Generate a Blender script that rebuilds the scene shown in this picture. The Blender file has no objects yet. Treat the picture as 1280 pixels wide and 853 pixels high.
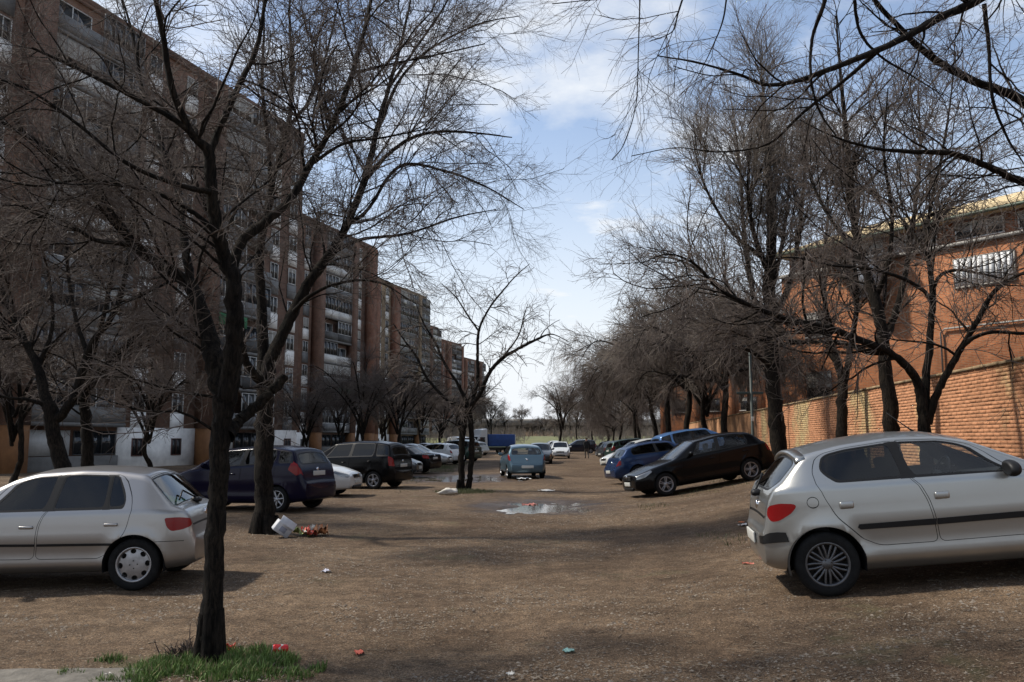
import bpy, bmesh, math, random
import numpy as np
from mathutils import Vector, Matrix, noise as mnoise
from mathutils.geometry import delaunay_2d_cdt

# ---------------------------------------------------------------- camera, sky, sun, exposure
scene = bpy.context.scene
COL = scene.collection
F_PX, CX, CY = 1033.0, 640.0, 426.5
EYE = 1.7
PITCH = math.atan(122.5 / F_PX)
cam_d = bpy.data.cameras.new("camera")
cam_d.sensor_width = 36.0
cam_d.lens = F_PX / 1280 * 36
cam_d.clip_end = 6000
cam = bpy.data.objects.new("camera", cam_d)
COL.objects.link(cam)
cam.location = (0, 0, EYE)
cam.rotation_euler = (math.pi / 2 + PITCH, 0, 0)
scene.camera = cam

SUN_AZ = math.radians(-75)       # measured from +Y (view direction), negative = left
SUN_EL = math.radians(50)
world = bpy.data.worlds.new("World")
scene.world = world
world.use_nodes = True
wn = world.node_tree
wn.nodes.clear()
def N(t, typ, **kw):
    n = t.nodes.new(typ)
    for k, v in kw.items():
        setattr(n, k, v)
    return n
w_out = N(wn, "ShaderNodeOutputWorld")
w_bg = N(wn, "ShaderNodeBackground")
w_sky = N(wn, "ShaderNodeTexSky", sky_type='NISHITA', sun_disc=False)
w_sky.sun_elevation = SUN_EL
w_sky.sun_rotation = SUN_AZ
w_sky.air_density = 1.0
w_sky.dust_density = 0.7
w_sky.ozone_density = 1.4
w_bg.inputs['Strength'].default_value = 0.15
w_tc = N(wn, "ShaderNodeTexCoord")
w_sep = N(wn, "ShaderNodeSeparateXYZ")
wn.links.new(w_tc.outputs['Generated'], w_sep.inputs[0])
# project the view direction on a flat cloud deck
w_zc = N(wn, "ShaderNodeMath", operation='ADD'); w_zc.inputs[1].default_value = 0.12
wn.links.new(w_sep.outputs['Z'], w_zc.inputs[0])
w_dx = N(wn, "ShaderNodeMath", operation='DIVIDE'); w_dy = N(wn, "ShaderNodeMath", operation='DIVIDE')
wn.links.new(w_sep.outputs['X'], w_dx.inputs[0]); wn.links.new(w_zc.outputs[0], w_dx.inputs[1])
wn.links.new(w_sep.outputs['Y'], w_dy.inputs[0]); wn.links.new(w_zc.outputs[0], w_dy.inputs[1])
w_cmb = N(wn, "ShaderNodeCombineXYZ")
wn.links.new(w_dx.outputs[0], w_cmb.inputs['X']); wn.links.new(w_dy.outputs[0], w_cmb.inputs['Y'])
w_n1 = N(wn, "ShaderNodeTexNoise"); w_n1.inputs['Scale'].default_value = 1.5
w_n1.inputs['Detail'].default_value = 9; w_n1.inputs['Roughness'].default_value = 0.58
w_n1.inputs['Distortion'].default_value = 0.25
w_map = N(wn, "ShaderNodeMapping"); w_map.inputs['Location'].default_value = (1.3, 4.15, 0.0)
wn.links.new(w_cmb.outputs[0], w_map.inputs[0]); wn.links.new(w_map.outputs[0], w_n1.inputs['Vector'])
w_rmp = N(wn, "ShaderNodeValToRGB")
w_rmp.color_ramp.elements[0].position = 0.44; w_rmp.color_ramp.elements[0].color = (0, 0, 0, 1)
w_rmp.color_ramp.elements[1].position = 0.64; w_rmp.color_ramp.elements[1].color = (1, 1, 1, 1)
wn.links.new(w_n1.outputs['Fac'], w_rmp.inputs[0])
# thin white veil that thickens low over the horizon
w_hz = N(wn, "ShaderNodeMapRange"); w_hz.inputs['From Min'].default_value = 0.02; w_hz.inputs['From Max'].default_value = 0.42
w_hz.inputs['To Min'].default_value = 1.0; w_hz.inputs['To Max'].default_value = 0.12; w_hz.interpolation_type = 'SMOOTHSTEP'
wn.links.new(w_sep.outputs['Z'], w_hz.inputs[0])
w_mx = N(wn, "ShaderNodeMath", operation='MAXIMUM')
wn.links.new(w_rmp.outputs[0], w_mx.inputs[0]); wn.links.new(w_hz.outputs[0], w_mx.inputs[1])
w_mix = N(wn, "ShaderNodeMixRGB"); w_mix.inputs[2].default_value = (5.2, 5.4, 5.65, 1)
wn.links.new(w_mx.outputs[0], w_mix.inputs[0]); wn.links.new(w_sky.outputs[0], w_mix.inputs[1])
wn.links.new(w_mix.outputs[0], w_bg.inputs[0]); wn.links.new(w_bg.outputs[0], w_out.inputs[0])

sun_d = bpy.data.lights.new("sun", 'SUN')
sun_d.energy = 4.2
sun_d.angle = math.radians(3)
sun_d.color = (1.0, 0.93, 0.82)
sun = bpy.data.objects.new("sun", sun_d)
COL.objects.link(sun)
to_sun = Vector((math.sin(SUN_AZ) * math.cos(SUN_EL), math.cos(SUN_AZ) * math.cos(SUN_EL), math.sin(SUN_EL)))
sun.rotation_euler = to_sun.to_track_quat('Z', 'Y').to_euler()
sun.location = (-40, 20, 60)
scene.view_settings.view_transform = 'Standard'
scene.view_settings.look = 'None'
scene.view_settings.gamma = 1
scene.view_settings.use_curve_mapping = False
scene.view_settings.exposure = 0.26
scene.render.engine = 'CYCLES'
scene.cycles.max_bounces = 5
scene.cycles.diffuse_bounces = 2
scene.cycles.glossy_bounces = 3
scene.cycles.transmission_bounces = 2
scene.cycles.transparent_max_bounces = 10
scene.cycles.caustics_reflective = False
scene.cycles.caustics_refractive = False

# ---------------------------------------------------------------- helpers
def tag(o, label=None, cat=None, group=None, kind=None):
    if label: o['label'] = label
    if cat: o['category'] = cat
    if group: o['group'] = group
    if kind: o['kind'] = kind
    return o

def empty(name, loc=(0, 0, 0), rz=0.0):
    o = bpy.data.objects.new(name, None)
    o.empty_display_size = 0.2
    COL.objects.link(o)
    o.location = loc
    o.rotation_euler = (0, 0, rz)
    return o

def link(name, me, m=None, parent=None, loc=None, rot=None):
    o = bpy.data.objects.new(name, me)
    COL.objects.link(o)
    if m is not None:
        if not me.materials:
            me.materials.append(m)
        elif me.materials[0] is not m:
            o.material_slots[0].link = 'OBJECT'
            o.material_slots[0].material = m
    if parent: o.parent = parent
    if loc is not None: o.location = loc
    if rot is not None: o.rotation_euler = rot
    return o

def npmesh(name, V, Q=None, T=None, smooth=False):
    """fast mesh from numpy verts, quads, tris"""
    me = bpy.data.meshes.new(name)
    V = np.asarray(V, dtype=np.float32).reshape(-1, 3)
    nq = 0 if Q is None else len(Q); nt = 0 if T is None else len(T)
    me.vertices.add(len(V)); me.vertices.foreach_set('co', V.ravel())
    me.loops.add(nq * 4 + nt * 3); me.polygons.add(nq + nt)
    li = []
    if nq: li.append(np.asarray(Q, dtype=np.int32).ravel())
    if nt: li.append(np.asarray(T, dtype=np.int32).ravel())
    me.loops.foreach_set('vertex_index', np.concatenate(li))
    ls = np.concatenate([np.arange(nq) * 4, nq * 4 + np.arange(nt) * 3]).astype(np.int32)
    me.polygons.foreach_set('loop_start', ls)
    if smooth:
        me.polygons.foreach_set('use_smooth', np.ones(nq + nt, dtype=bool))
    me.update(calc_edges=True)
    return me

class MB:
    """collects simple solids into one mesh"""
    def __init__(self):
        self.v, self.q, self.t = [], [], []
        self.n = 0
    def add(self, V, Q=(), T=()):
        V = np.asarray(V, dtype=float).reshape(-1, 3)
        self.v.append(V)
        for f in Q: self.q.append([i + self.n for i in f])
        for f in T: self.t.append([i + self.n for i in f])
        self.n += len(V)
        return self
    def box(self, x0, x1, y0, y1, z0, z1, M=None):
        V = np.array([(x, y, z) for z in (z0, z1) for y in (y0, y1) for x in (x0, x1)], dtype=float)
        if M is not None:
            V = V @ np.array(M.to_3x3()).T + np.array(M.translation)
        return self.add(V, [(0, 2, 3, 1), (4, 5, 7, 6), (0, 1, 5, 4), (2, 6, 7, 3), (0, 4, 6, 2), (1, 3, 7, 5)])
    def tube(self, pts, r, S=8, cap=True):
        P = np.asarray(pts, dtype=float); K = len(P)
        r = np.full(K, r) if np.isscalar(r) else np.asarray(r, dtype=float)
        tn = np.gradient(P, axis=0); tn /= np.linalg.norm(tn, axis=1)[:, None] + 1e-9
        ref = np.array([0.31, 0.52, 0.79]) if abs(tn[0] @ np.array([0.31, 0.52, 0.79])) < 0.9 else np.array([1.0, 0, 0])
        a = np.cross(tn, ref); a /= np.linalg.norm(a, axis=1)[:, None]
        b = np.cross(tn, a)
        th = np.arange(S) / S * 2 * math.pi
        V = P[:, None] + r[:, None, None] * (np.cos(th)[None, :, None] * a[:, None] + np.sin(th)[None, :, None] * b[:, None])
        Q = [(k * S + j, k * S + (j + 1) % S, (k + 1) * S + (j + 1) % S, (k + 1) * S + j) for k in range(K - 1) for j in range(S)]
        V = V.reshape(-1, 3); T = []
        if cap:
            V = np.vstack([V, P[0], P[-1]])
            T = [(K * S, (j + 1) % S, j) for j in range(S)] + [(K * S + 1, (K - 1) * S + j, (K - 1) * S + (j + 1) % S) for j in range(S)]
        return self.add(V, Q, T)
    def lathe(self, prof, S=32, axis='Y', closed=False):
        """prof: list of (radius, offset along axis)"""
        th = np.arange(S) / S * 2 * math.pi
        V = []
        for (r, h) in prof:
            c, s = r * np.cos(th), r * np.sin(th); hh = np.full(S, h)
            V.append(np.stack([c, hh, s] if axis == 'Y' else [c, s, hh], axis=1))
        K = len(prof)
        Q = [(k * S + j, k * S + (j + 1) % S, (k + 1) * S + (j + 1) % S, (k + 1) * S + j) for k in range(K - 1) for j in range(S)]
        return self.add(np.vstack(V), Q)
    def mesh(self, name, smooth=False):
        me = npmesh(name, np.vstack(self.v), self.q, self.t, smooth)
        return me
    def build(self, name, m, parent=None, smooth=False, bevel=0.0, loc=None, rot=None, fixn=True):
        me = self.mesh(name, smooth)
        if fixn or bevel:
            bm = bmesh.new(); bm.from_mesh(me)
            if fixn: bmesh.ops.recalc_face_normals(bm, faces=bm.faces)
            if bevel: bmesh.ops.bevel(bm, geom=bm.edges[:], offset=bevel, segments=2, affect='EDGES', profile=0.6)
            bm.to_mesh(me); bm.free()
            if smooth:
                me.polygons.foreach_set('use_smooth', np.ones(len(me.polygons), dtype=bool))
        return link(name, me, m, parent, loc, rot)

def blob(rx, ry, rz, seed=0, rough=0.15, sub=2, flat=None):
    bm = bmesh.new(); bmesh.ops.create_icosphere(bm, subdivisions=sub, radius=1)
    off = Vector((seed * 3.1, seed * 1.7, seed * 0.9))
    for v in bm.verts:
        k = 1 + rough * mnoise.noise(v.co * 1.4 + off) * 2 + rough * .6 * mnoise.noise(v.co * 4 + off)
        v.co = Vector((v.co.x * rx * k, v.co.y * ry * k, v.co.z * rz * k))
        if flat is not None and v.co.z < flat: v.co.z = flat
    me = bpy.data.meshes.new("blob"); bm.to_mesh(me); bm.free()
    me.polygons.foreach_set('use_smooth', np.ones(len(me.polygons), dtype=bool))
    return me

# numpy value noise (2D)
_rs = np.random.RandomState(7)
_tab = _rs.rand(256, 256)
def vnoise(x, y):
    xi = np.floor(x).astype(int); yi = np.floor(y).astype(int)
    fx = x - xi; fy = y - yi
    fx = fx * fx * (3 - 2 * fx); fy = fy * fy * (3 - 2 * fy)
    a = _tab[xi & 255, yi & 255]; b = _tab[(xi + 1) & 255, yi & 255]
    c = _tab[xi & 255, (yi + 1) & 255]; d = _tab[(xi + 1) & 255, (yi + 1) & 255]
    return (a * (1 - fx) + b * fx) * (1 - fy) + (c * (1 - fx) + d * fx) * fy - 0.5
def fbm(x, y, o=4):
    s = 0; a = 1.0
    for i in range(o):
        s = s + a * vnoise(x * 2 ** i + 17.3 * i, y * 2 ** i + 9.1 * i); a *= 0.5
    return s
def sstep(a, b, x):
    t = np.clip((x - a) / (b - a), 0, 1)
    return t * t * (3 - 2 * t)

def wall_x(y):
    return 8.2 + 0.116 * (y - 13.3)

PUDDLES = [(0.75, 21.9, 1.15, 1.6), (-2.3, 37.2, 2.0, 2.7)]
def terrain(x, y):
    x = np.asarray(x, dtype=float); y = np.asarray(y, dtype=float)
    xw = wall_x(np.clip(y, 0, 90))
    run = 5.6 + 1.0 * (1 - sstep(8, 18, y))
    H = 0.95 - 0.22 * (1 - sstep(8, 18, y))
    u = np.clip((x - (xw - 6.0 - 0.9 * (1 - sstep(8, 18, y)))) / run, -0.3, 1.0)
    soft = np.where(u < 0.28, np.where(u < -0.28, 0, (u + 0.28) ** 2 / 1.12), u)
    z = H * np.minimum(soft, 1.0) * (1 - sstep(75, 110, y))
    z = z - 0.12 * sstep(-6, -14, x)
    z = z + 0.05 * fbm(x * 0.35 + 3, y * 0.35 + 5, 3) * (1 - sstep(80, 140, y))
    for (px, py, rx, ry) in PUDDLES:
        d = ((x - px) / (rx * 1.25)) ** 2 + ((y - py) / (ry * 1.25)) ** 2
        d = d + 2.1 * fbm(x * 1.9 + 7, y * 1.2 + 3, 5)
        k = np.exp(-np.maximum(d, 0) ** 2 * 0.9)
        z = z * (1 - 0.9 * k) - 0.072 * k
    z = z + 2.3 * sstep(125, 200, y) + 3.6 * sstep(216, 240, y) + 6 * sstep(300, 900, y)
    return z
def gz(x, y):
    return float(terrain(np.array([x]), np.array([y]))[0])
def ray(px, py):
    dx, up = (px - CX) / F_PX, (CY - py) / F_PX
    c, s = math.cos(PITCH), math.sin(PITCH)
    return Vector((dx, c - up * s, s + up * c))
def on_ground(px, py):
    d = ray(px, py)
    z = 0.0
    for _ in range(30):
        t = (EYE - z) / -d.z
        z = 0.5 * z + 0.5 * gz(d.x * t, d.y * t)
    t = (EYE - z) / -d.z
    return Vector((d.x * t, d.y * t, gz(d.x * t, d.y * t)))
def at_depth(px, py, y):
    d = ray(px, py); t = y / d.y
    return Vector((d.x * t, y, EYE + d.z * t))

# ---------------------------------------------------------------- materials
MATS = {}
def pr(name, col, rough=0.7, metal=0.0, var=0.0, vscale=6.0, bump=0.0, bscale=30.0, spec=0.5, coat=0.0, coord='Object', col2=None, detail=5, trans=0.0):
    """principled material with optional noise colour variation and bump"""
    if name in MATS: return MATS[name]
    m = bpy.data.materials.new(name); m.use_nodes = True
    t = m.node_tree; b = t.nodes['Principled BSDF']
    b.inputs['Base Color'].default_value = (*col, 1)
    b.inputs['Roughness'].default_value = rough
    b.inputs['Metallic'].default_value = metal
    b.inputs['Specular IOR Level'].default_value = spec
    if coat:
        b.inputs['Coat Weight'].default_value = coat; b.inputs['Coat Roughness'].default_value = 0.08
    if trans: b.inputs['Transmission Weight'].default_value = trans
    if var or bump or col2:
        tc = N(t, "ShaderNodeTexCoord")
        if coord == 'World':
            g = N(t, "ShaderNodeNewGeometry"); src = g.outputs['Position']
        else:
            src = tc.outputs[coord]
    if var or col2:
        n = N(t, "ShaderNodeTexNoise"); n.inputs['Scale'].default_value = vscale; n.inputs['Detail'].default_value = detail
        n.inputs['Roughness'].default_value = 0.65
        t.links.new(src, n.inputs['Vector'])
        r = N(t, "ShaderNodeValToRGB")
        c2 = col2 if col2 else tuple(min(1, c * (1 + var)) for c in col)
        c1 = col if col2 else tuple(c * (1 - var) for c in col)
        r.color_ramp.elements[0].position = 0.32; r.color_ramp.elements[0].color = (*c1, 1)
        r.color_ramp.elements[1].position = 0.68; r.color_ramp.elements[1].color = (*c2, 1)
        t.links.new(n.outputs['Fac'], r.inputs[0]); t.links.new(r.outputs[0], b.inputs['Base Color'])
    if bump:
        n2 = N(t, "ShaderNodeTexNoise"); n2.inputs['Scale'].default_value = bscale; n2.inputs['Detail'].default_value = 6
        t.links.new(src, n2.inputs['Vector'])
        bp = N(t, "ShaderNodeBump"); bp.inputs['Strength'].default_value = bump; bp.inputs['Distance'].default_value = 0.02
        t.links.new(n2.outputs['Fac'], bp.inputs['Height']); t.links.new(bp.outputs[0], b.inputs['Normal'])
    MATS[name] = m
    return m

def glass_mat(name, tint, refl=1.0):
    if name in MATS: return MATS[name]
    m = bpy.data.materials.new(name); m.use_nodes = True
    t = m.node_tree; t.nodes.clear()
    o = N(t, "ShaderNodeOutputMaterial"); mx = N(t, "ShaderNodeMixShader")
    tr = N(t, "ShaderNodeBsdfTransparent"); tr.inputs[0].default_value = (*tint, 1)
    gl = N(t, "ShaderNodeBsdfGlossy"); gl.inputs['Roughness'].default_value = 0.03
    gl.inputs[0].default_value = (refl, refl, refl, 1)
    lw = N(t, "ShaderNodeLayerWeight"); lw.inputs['Blend'].default_value = 0.5
    pw = N(t, "ShaderNodeMath", operation='POWER'); pw.inputs[1].default_value = 4.5; t.links.new(lw.outputs['Facing'], pw.inputs[0])
    fr = N(t, "ShaderNodeMath", operation='MULTIPLY_ADD'); fr.inputs[1].default_value = 0.9; fr.inputs[2].default_value = 0.07; t.links.new(pw.outputs[0], fr.inputs[0])
    t.links.new(fr.outputs[0], mx.inputs[0]); t.links.new(tr.outputs[0], mx.inputs[1]); t.links.new(gl.outputs[0], mx.inputs[2])
    t.links.new(mx.outputs[0], o.inputs[0])
    MATS[name] = m
    return m

def paint(name, col, metal=0.0, rough=0.32, coat=0.8, dirt=0.35, spec=.3):
    """car paint with a film of dust that grows towards the sills"""
    if name in MATS: return MATS[name]
    m = bpy.data.materials.new(name); m.use_nodes = True
    t = m.node_tree; b = t.nodes['Principled BSDF']
    b.inputs['Metallic'].default_value = metal
    b.inputs['Coat Weight'].default_value = coat; b.inputs['Coat Roughness'].default_value = 0.06
    b.inputs['Specular IOR Level'].default_value = spec
    tc = N(t, "ShaderNodeTexCoord"); sp = N(t, "ShaderNodeSeparateXYZ"); t.links.new(tc.outputs['Object'], sp.inputs[0])
    mr = N(t, "ShaderNodeMapRange"); mr.inputs['From Min'].default_value = 0.15; mr.inputs['From Max'].default_value = 0.75
    mr.inputs['To Min'].default_value = 0.75 ; mr.inputs['To Max'].default_value = 0.12
    t.links.new(sp.outputs['Z'], mr.inputs[0])
    n = N(t, "ShaderNodeTexNoise"); n.inputs['Scale'].default_value = 5.0; n.inputs['Detail'].default_value = 8; n.inputs['Roughness'].default_value = 0.7
    t.links.new(tc.outputs['Object'], n.inputs['Vector'])
    mu = N(t, "ShaderNodeMath", operation='MULTIPLY'); t.links.new(mr.outputs[0], mu.inputs[0]); t.links.new(n.outputs['Fac'], mu.inputs[1])
    mu2 = N(t, "ShaderNodeMath", operation='MULTIPLY'); mu2.inputs[1].default_value = dirt * 1.6; t.links.new(mu.outputs[0], mu2.inputs[0])
    mc = N(t, "ShaderNodeMixRGB"); mc.inputs[1].default_value = (*col, 1); mc.inputs[2].default_value = (0.16, 0.13, 0.10, 1)
    t.links.new(mu2.outputs[0], mc.inputs[0]); t.links.new(mc.outputs[0], b.inputs['Base Color'])
    ro = N(t, "ShaderNodeMath", operation='MULTIPLY_ADD'); ro.inputs[1].default_value = 0.5; ro.inputs[2].default_value = rough
    t.links.new(mu2.outputs[0], ro.inputs[0]); t.links.new(ro.outputs[0], b.inputs['Roughness'])
    MATS[name] = m
    return m

def brick_mat(name, c1, c2, mortar, bw=0.25, bh=0.067, coordsrc='Object', patches=None, scale=1.0, mort=0.012):
    """brick courses for faces too far away to tell single bricks; coordinates in metres, x along wall, z up"""
    if name in MATS: return MATS[name]
    m = bpy.data.materials.new(name); m.use_nodes = True
    t = m.node_tree; b = t.nodes['Principled BSDF']; b.inputs['Roughness'].default_value = 0.9
    b.inputs['Specular IOR Level'].default_value = 0.2
    tc = N(t, "ShaderNodeTexCoord"); sp = N(t, "ShaderNodeSeparateXYZ"); cb = N(t, "ShaderNodeCombineXYZ")
    t.links.new(tc.outputs[coordsrc], sp.inputs[0])
    ad = N(t, "ShaderNodeMath", operation='ADD'); t.links.new(sp.outputs['X'], ad.inputs[0]); t.links.new(sp.outputs['Y'], ad.inputs[1])
    t.links.new(ad.outputs[0], cb.inputs['X']); t.links.new(sp.outputs['Z'], cb.inputs['Y'])
    br = N(t, "ShaderNodeTexBrick"); br.inputs['Scale'].default_value = scale
    br.inputs['Brick Width'].default_value = bw; br.inputs['Row Height'].default_value = bh; br.inputs['Mortar Size'].default_value = mort
    br.inputs['Color1'].default_value = (*c1, 1); br.inputs['Color2'].default_value = (*c2, 1); br.inputs['Mortar'].default_value = (*mortar, 1)
    t.links.new(cb.outputs[0], br.inputs['Vector'])
    n = N(t, "ShaderNodeTexNoise"); n.inputs['Scale'].default_value = 0.7; n.inputs['Detail'].default_value = 8; n.inputs['Roughness'].default_value = 0.7
    t.links.new(tc.outputs[coordsrc], n.inputs['Vector'])
    mr = N(t, "ShaderNodeMapRange"); mr.inputs['From Min'].default_value = 0.3; mr.inputs['From Max'].default_value = 0.7
    mr.inputs['To Min'].default_value = 0.55; mr.inputs['To Max'].default_value = 1.28
    t.links.new(n.outputs['Fac'], mr.inputs[0])
    mx = N(t, "ShaderNodeMixRGB", blend_type='MULTIPLY'); mx.inputs[0].default_value = 1
    t.links.new(br.outputs['Color'], mx.inputs[1]); t.links.new(mr.outputs[0], mx.inputs[2])
    t.links.new(mx.outputs[0], b.inputs['Base Color'])
    bp = N(t, "ShaderNodeBump"); bp.inputs['Strength'].default_value = 0.5; bp.inputs['Distance'].default_value = 0.01; bp.invert = True
    t.links.new(br.outputs['Fac'], bp.inputs['Height']); t.links.new(bp.outputs[0], b.inputs['Normal'])
    MATS[name] = m
    return m

def bark_mat():
    m = bpy.data.materials.new('bark'); m.use_nodes = True
    t = m.node_tree; b = t.nodes['Principled BSDF']; b.inputs['Roughness'].default_value = .95; b.inputs['Specular IOR Level'].default_value = .15
    tc = N(t, "ShaderNodeTexCoord"); mp = N(t, "ShaderNodeMapping"); mp.inputs['Scale'].default_value = (1, 1, .22); t.links.new(tc.outputs['Object'], mp.inputs[0])
    n1 = N(t, "ShaderNodeTexNoise"); n1.inputs['Scale'].default_value = 38; n1.inputs['Detail'].default_value = 6; n1.inputs['Roughness'].default_value = .7; n1.inputs['Distortion'].default_value = .6
    t.links.new(mp.outputs[0], n1.inputs['Vector'])
    n2 = N(t, "ShaderNodeTexNoise"); n2.inputs['Scale'].default_value = 3.5; n2.inputs['Detail'].default_value = 4; t.links.new(tc.outputs['Object'], n2.inputs['Vector'])
    r = N(t, "ShaderNodeValToRGB"); e = r.color_ramp.elements
    e[0].position = .40; e[0].color = (.004, .0035, .003, 1); e[1].position = .70; e[1].color = (.036, .028, .022, 1)
    t.links.new(n1.outputs['Fac'], r.inputs[0])
    r2 = N(t, "ShaderNodeValToRGB"); e = r2.color_ramp.elements; e[0].position = .35; e[0].color = (.55, .55, .55, 1); e[1].position = .68; e[1].color = (1.25, 1.22, 1.1, 1); t.links.new(n2.outputs['Fac'], r2.inputs[0])
    mx = N(t, "ShaderNodeMixRGB", blend_type='MULTIPLY'); mx.inputs[0].default_value = 1; t.links.new(r.outputs[0], mx.inputs[1]); t.links.new(r2.outputs[0], mx.inputs[2]); t.links.new(mx.outputs[0], b.inputs['Base Color'])
    bp = N(t, "ShaderNodeBump"); bp.inputs['Strength'].default_value = 1.0; bp.inputs['Distance'].default_value = .03; t.links.new(n1.outputs['Fac'], bp.inputs['Height']); t.links.new(bp.outputs[0], b.inputs['Normal'])
    return m
BARK = bark_mat()
TWIG = pr('twig', (0.098, 0.078, 0.066), 0.85, spec=0.3, var=0.45, vscale=1.3)
TWIG_PALE = pr('twig_pale', (0.150, 0.126, 0.106), 0.85, spec=0.3, var=0.4, vscale=1.3)
RUBBER = pr('rubber', (0.009, 0.009, 0.009), 0.85, var=0.4, vscale=20, spec=.2)
BLACKPL = pr('black_plastic', (0.009, 0.009, 0.0095), 0.5, spec=.25)
DARK = pr('dark_lining', (0.012, 0.012, 0.013), 0.9, spec=.1)
SEATM = pr('seat_cloth', (0.04, 0.04, 0.045), 0.9, var=0.3)
GLASS_D = glass_mat('glass_dark', (0.10, 0.11, 0.11), .6)
GLASS_M = glass_mat('glass_mid', (0.42, 0.50, 0.48), .8)
GLASS_C = glass_mat('glass_clear', (0.80, 0.86, 0.84), .8)
REDL = pr('red_lamp', (0.20, 0.005, 0.006), 0.2, spec=.3)
CLEARL = pr('clear_lamp', (0.20, 0.21, 0.22), 0.15, metal=0.7, coat=0.5)
PLATE = pr('plate_white', (0.46, 0.46, 0.43), 0.5)
ALLOY = pr('alloy', (0.30, 0.30, 0.31), 0.38, metal=0.8, var=0.2, vscale=12)
ALLOY_D = pr('alloy_dark', (0.10, 0.10, 0.104), 0.4, metal=0.8, var=0.2, vscale=12)
CHROME = pr('chrome', (0.65, 0.65, 0.66), 0.15, metal=1.0)
BRAKE = pr('brake', (0.05, 0.045, 0.042), 0.7, metal=0.5)

# ---------------------------------------------------------------- ground
def make_ground():
    def axis(parts):
        return np.unique(np.round(np.concatenate(parts), 4))
    xs = axis([np.arange(-9, 10, 0.11), np.arange(10, 30, 0.6), np.arange(-30, -9, 0.6), np.arange(30, 120, 8.0), np.arange(-120, -30, 8.0),
               np.array([-2500, -1200, -600, -300, -180, 180, 300, 600, 1200, 2500])])
    ys = axis([np.arange(3.2, 14, 0.09), np.arange(14, 30, 0.16), np.arange(30, 60, 0.45), np.arange(60, 130, 2.0), np.arange(130, 330, 8.0),
               np.arange(-30, 3.2, 1.5), np.array([-2500, -900, -300, -100, -60, 400, 500, 600, 800, 1000, 1500, 2500, 4000])])
    X, Y = np.meshgrid(xs, ys)
    Z = terrain(X, Y)
    near = (np.abs(X) < 11) & (Y > 3) & (Y < 60)
    fade = near * (1 - sstep(30, 58, Y)) * (1 - sstep(8.5, 10.5, np.abs(X)))
    Z = Z + fade * (0.020 * fbm(X * 2.2, Y * 1.6, 4) + 0.012 * fbm(X * 9, Y * 9, 3))
    # wheel ruts along the lane
    rut = np.exp(-((X - 0.15 + 0.3 * np.sin(Y * .13)) / 0.25) ** 2) + np.exp(-((X - 1.75 + 0.3 * np.sin(Y * .13)) / 0.25) ** 2) + .6 * np.exp(-((X + 1.6 + 0.5 * np.sin(Y * .1)) / 0.3) ** 2)
    Z = Z - 0.025 * rut * fade
    V = np.stack([X, Y, Z], axis=-1).reshape(-1, 3)
    nx, ny = len(xs), len(ys)
    i = np.arange(nx - 1); j = np.arange(ny - 1)
    I, J = np.meshgrid(i, j)
    a = (J * nx + I).ravel()
    Q = np.stack([a, a + 1, a + nx + 1, a + nx], axis=1)
    me = npmesh('ground', V, Q, smooth=True)
    m = bpy.data.materials.new('dirt'); m.use_nodes = True
    t = m.node_tree; b = t.nodes['Principled BSDF']; b.inputs['Roughness'].default_value = 0.95; b.inputs['Specular IOR Level'].default_value = 0.15
    g = N(t, "ShaderNodeNewGeometry")
    def noise(scale, det, rough, dist=0.0, vec=None):
        n = N(t, "ShaderNodeTexNoise"); n.inputs['Scale'].default_value = scale; n.inputs['Detail'].default_value = det
        n.inputs['Roughness'].default_value = rough; n.inputs['Distortion'].default_value = dist
        t.links.new(vec if vec else g.outputs['Position'], n.inputs['Vector']); return n
    def ramp(src, p0, c0, p1, c1):
        r = N(t, "ShaderNodeValToRGB"); e = r.color_ramp.elements
        e[0].position = p0; e[0].color = (*c0, 1); e[1].position = p1; e[1].color = (*c1, 1)
        t.links.new(src, r.inputs[0]); return r
    def mix(f, a, c, mode='MIX'):
        x = N(t, "ShaderNodeMixRGB", blend_type=mode)
        if isinstance(f, (int, float)): x.inputs[0].default_value = f
        else: t.links.new(f, x.inputs[0])
        for k, s in ((1, a), (2, c)):
            if isinstance(s, tuple): x.inputs[k].default_value = (*s, 1)
            else: t.links.new(s, x.inputs[k])
        return x
    big = ramp(noise(0.32, 5, 0.62, 0.6).outputs['Fac'], 0.34, (0.090, 0.063, 0.044), 0.66, (0.158, 0.117, 0.083))
    # stretched along the lane: packed wheel tracks
    mp = N(t, "ShaderNodeMapping"); mp.inputs['Scale'].default_value = (0.6, 1.1, 1.0); t.links.new(g.outputs['Position'], mp.inputs[0])
    trk = ramp(noise(1.0, 4, 0.6, 0.8, mp.outputs[0]).outputs['Fac'], 0.34, (0.62, 0.60, 0.58), 0.66, (1.12, 1.11, 1.09))
    c = mix(0.8, big.outputs[0], trk.outputs[0], 'MULTIPLY')
    mid = ramp(noise(5.5, 5, 0.8).outputs['Fac'], 0.36, (0.55, 0.53, 0.51), 0.64, (1.35, 1.34, 1.30))
    c = mix(0.85, c.outputs[0], mid.outputs[0], 'MULTIPLY')
    fine = ramp(noise(48, 3, 0.75).outputs['Fac'], 0.38, (0.35, 0.33, 0.31), 0.62, (1.6, 1.56, 1.5))
    c = mix(0.75, c.outputs[0], fine.outputs[0], 'MULTIPLY')
    grain = ramp(noise(150, 1, 0.7).outputs['Fac'], 0.40, (0.45, 0.43, 0.41), 0.62, (1.5, 1.48, 1.42))
    c = mix(0.8, c.outputs[0], grain.outputs[0], 'MULTIPLY')
    # embedded gravel
    vo = N(t, "ShaderNodeTexVoronoi"); vo.inputs['Scale'].default_value = 24; t.links.new(g.outputs['Position'], vo.inputs['Vector'])
    vr = ramp(vo.outputs['Distance'], 0.10, (1, 1, 1), 0.26, (0, 0, 0))
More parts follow.
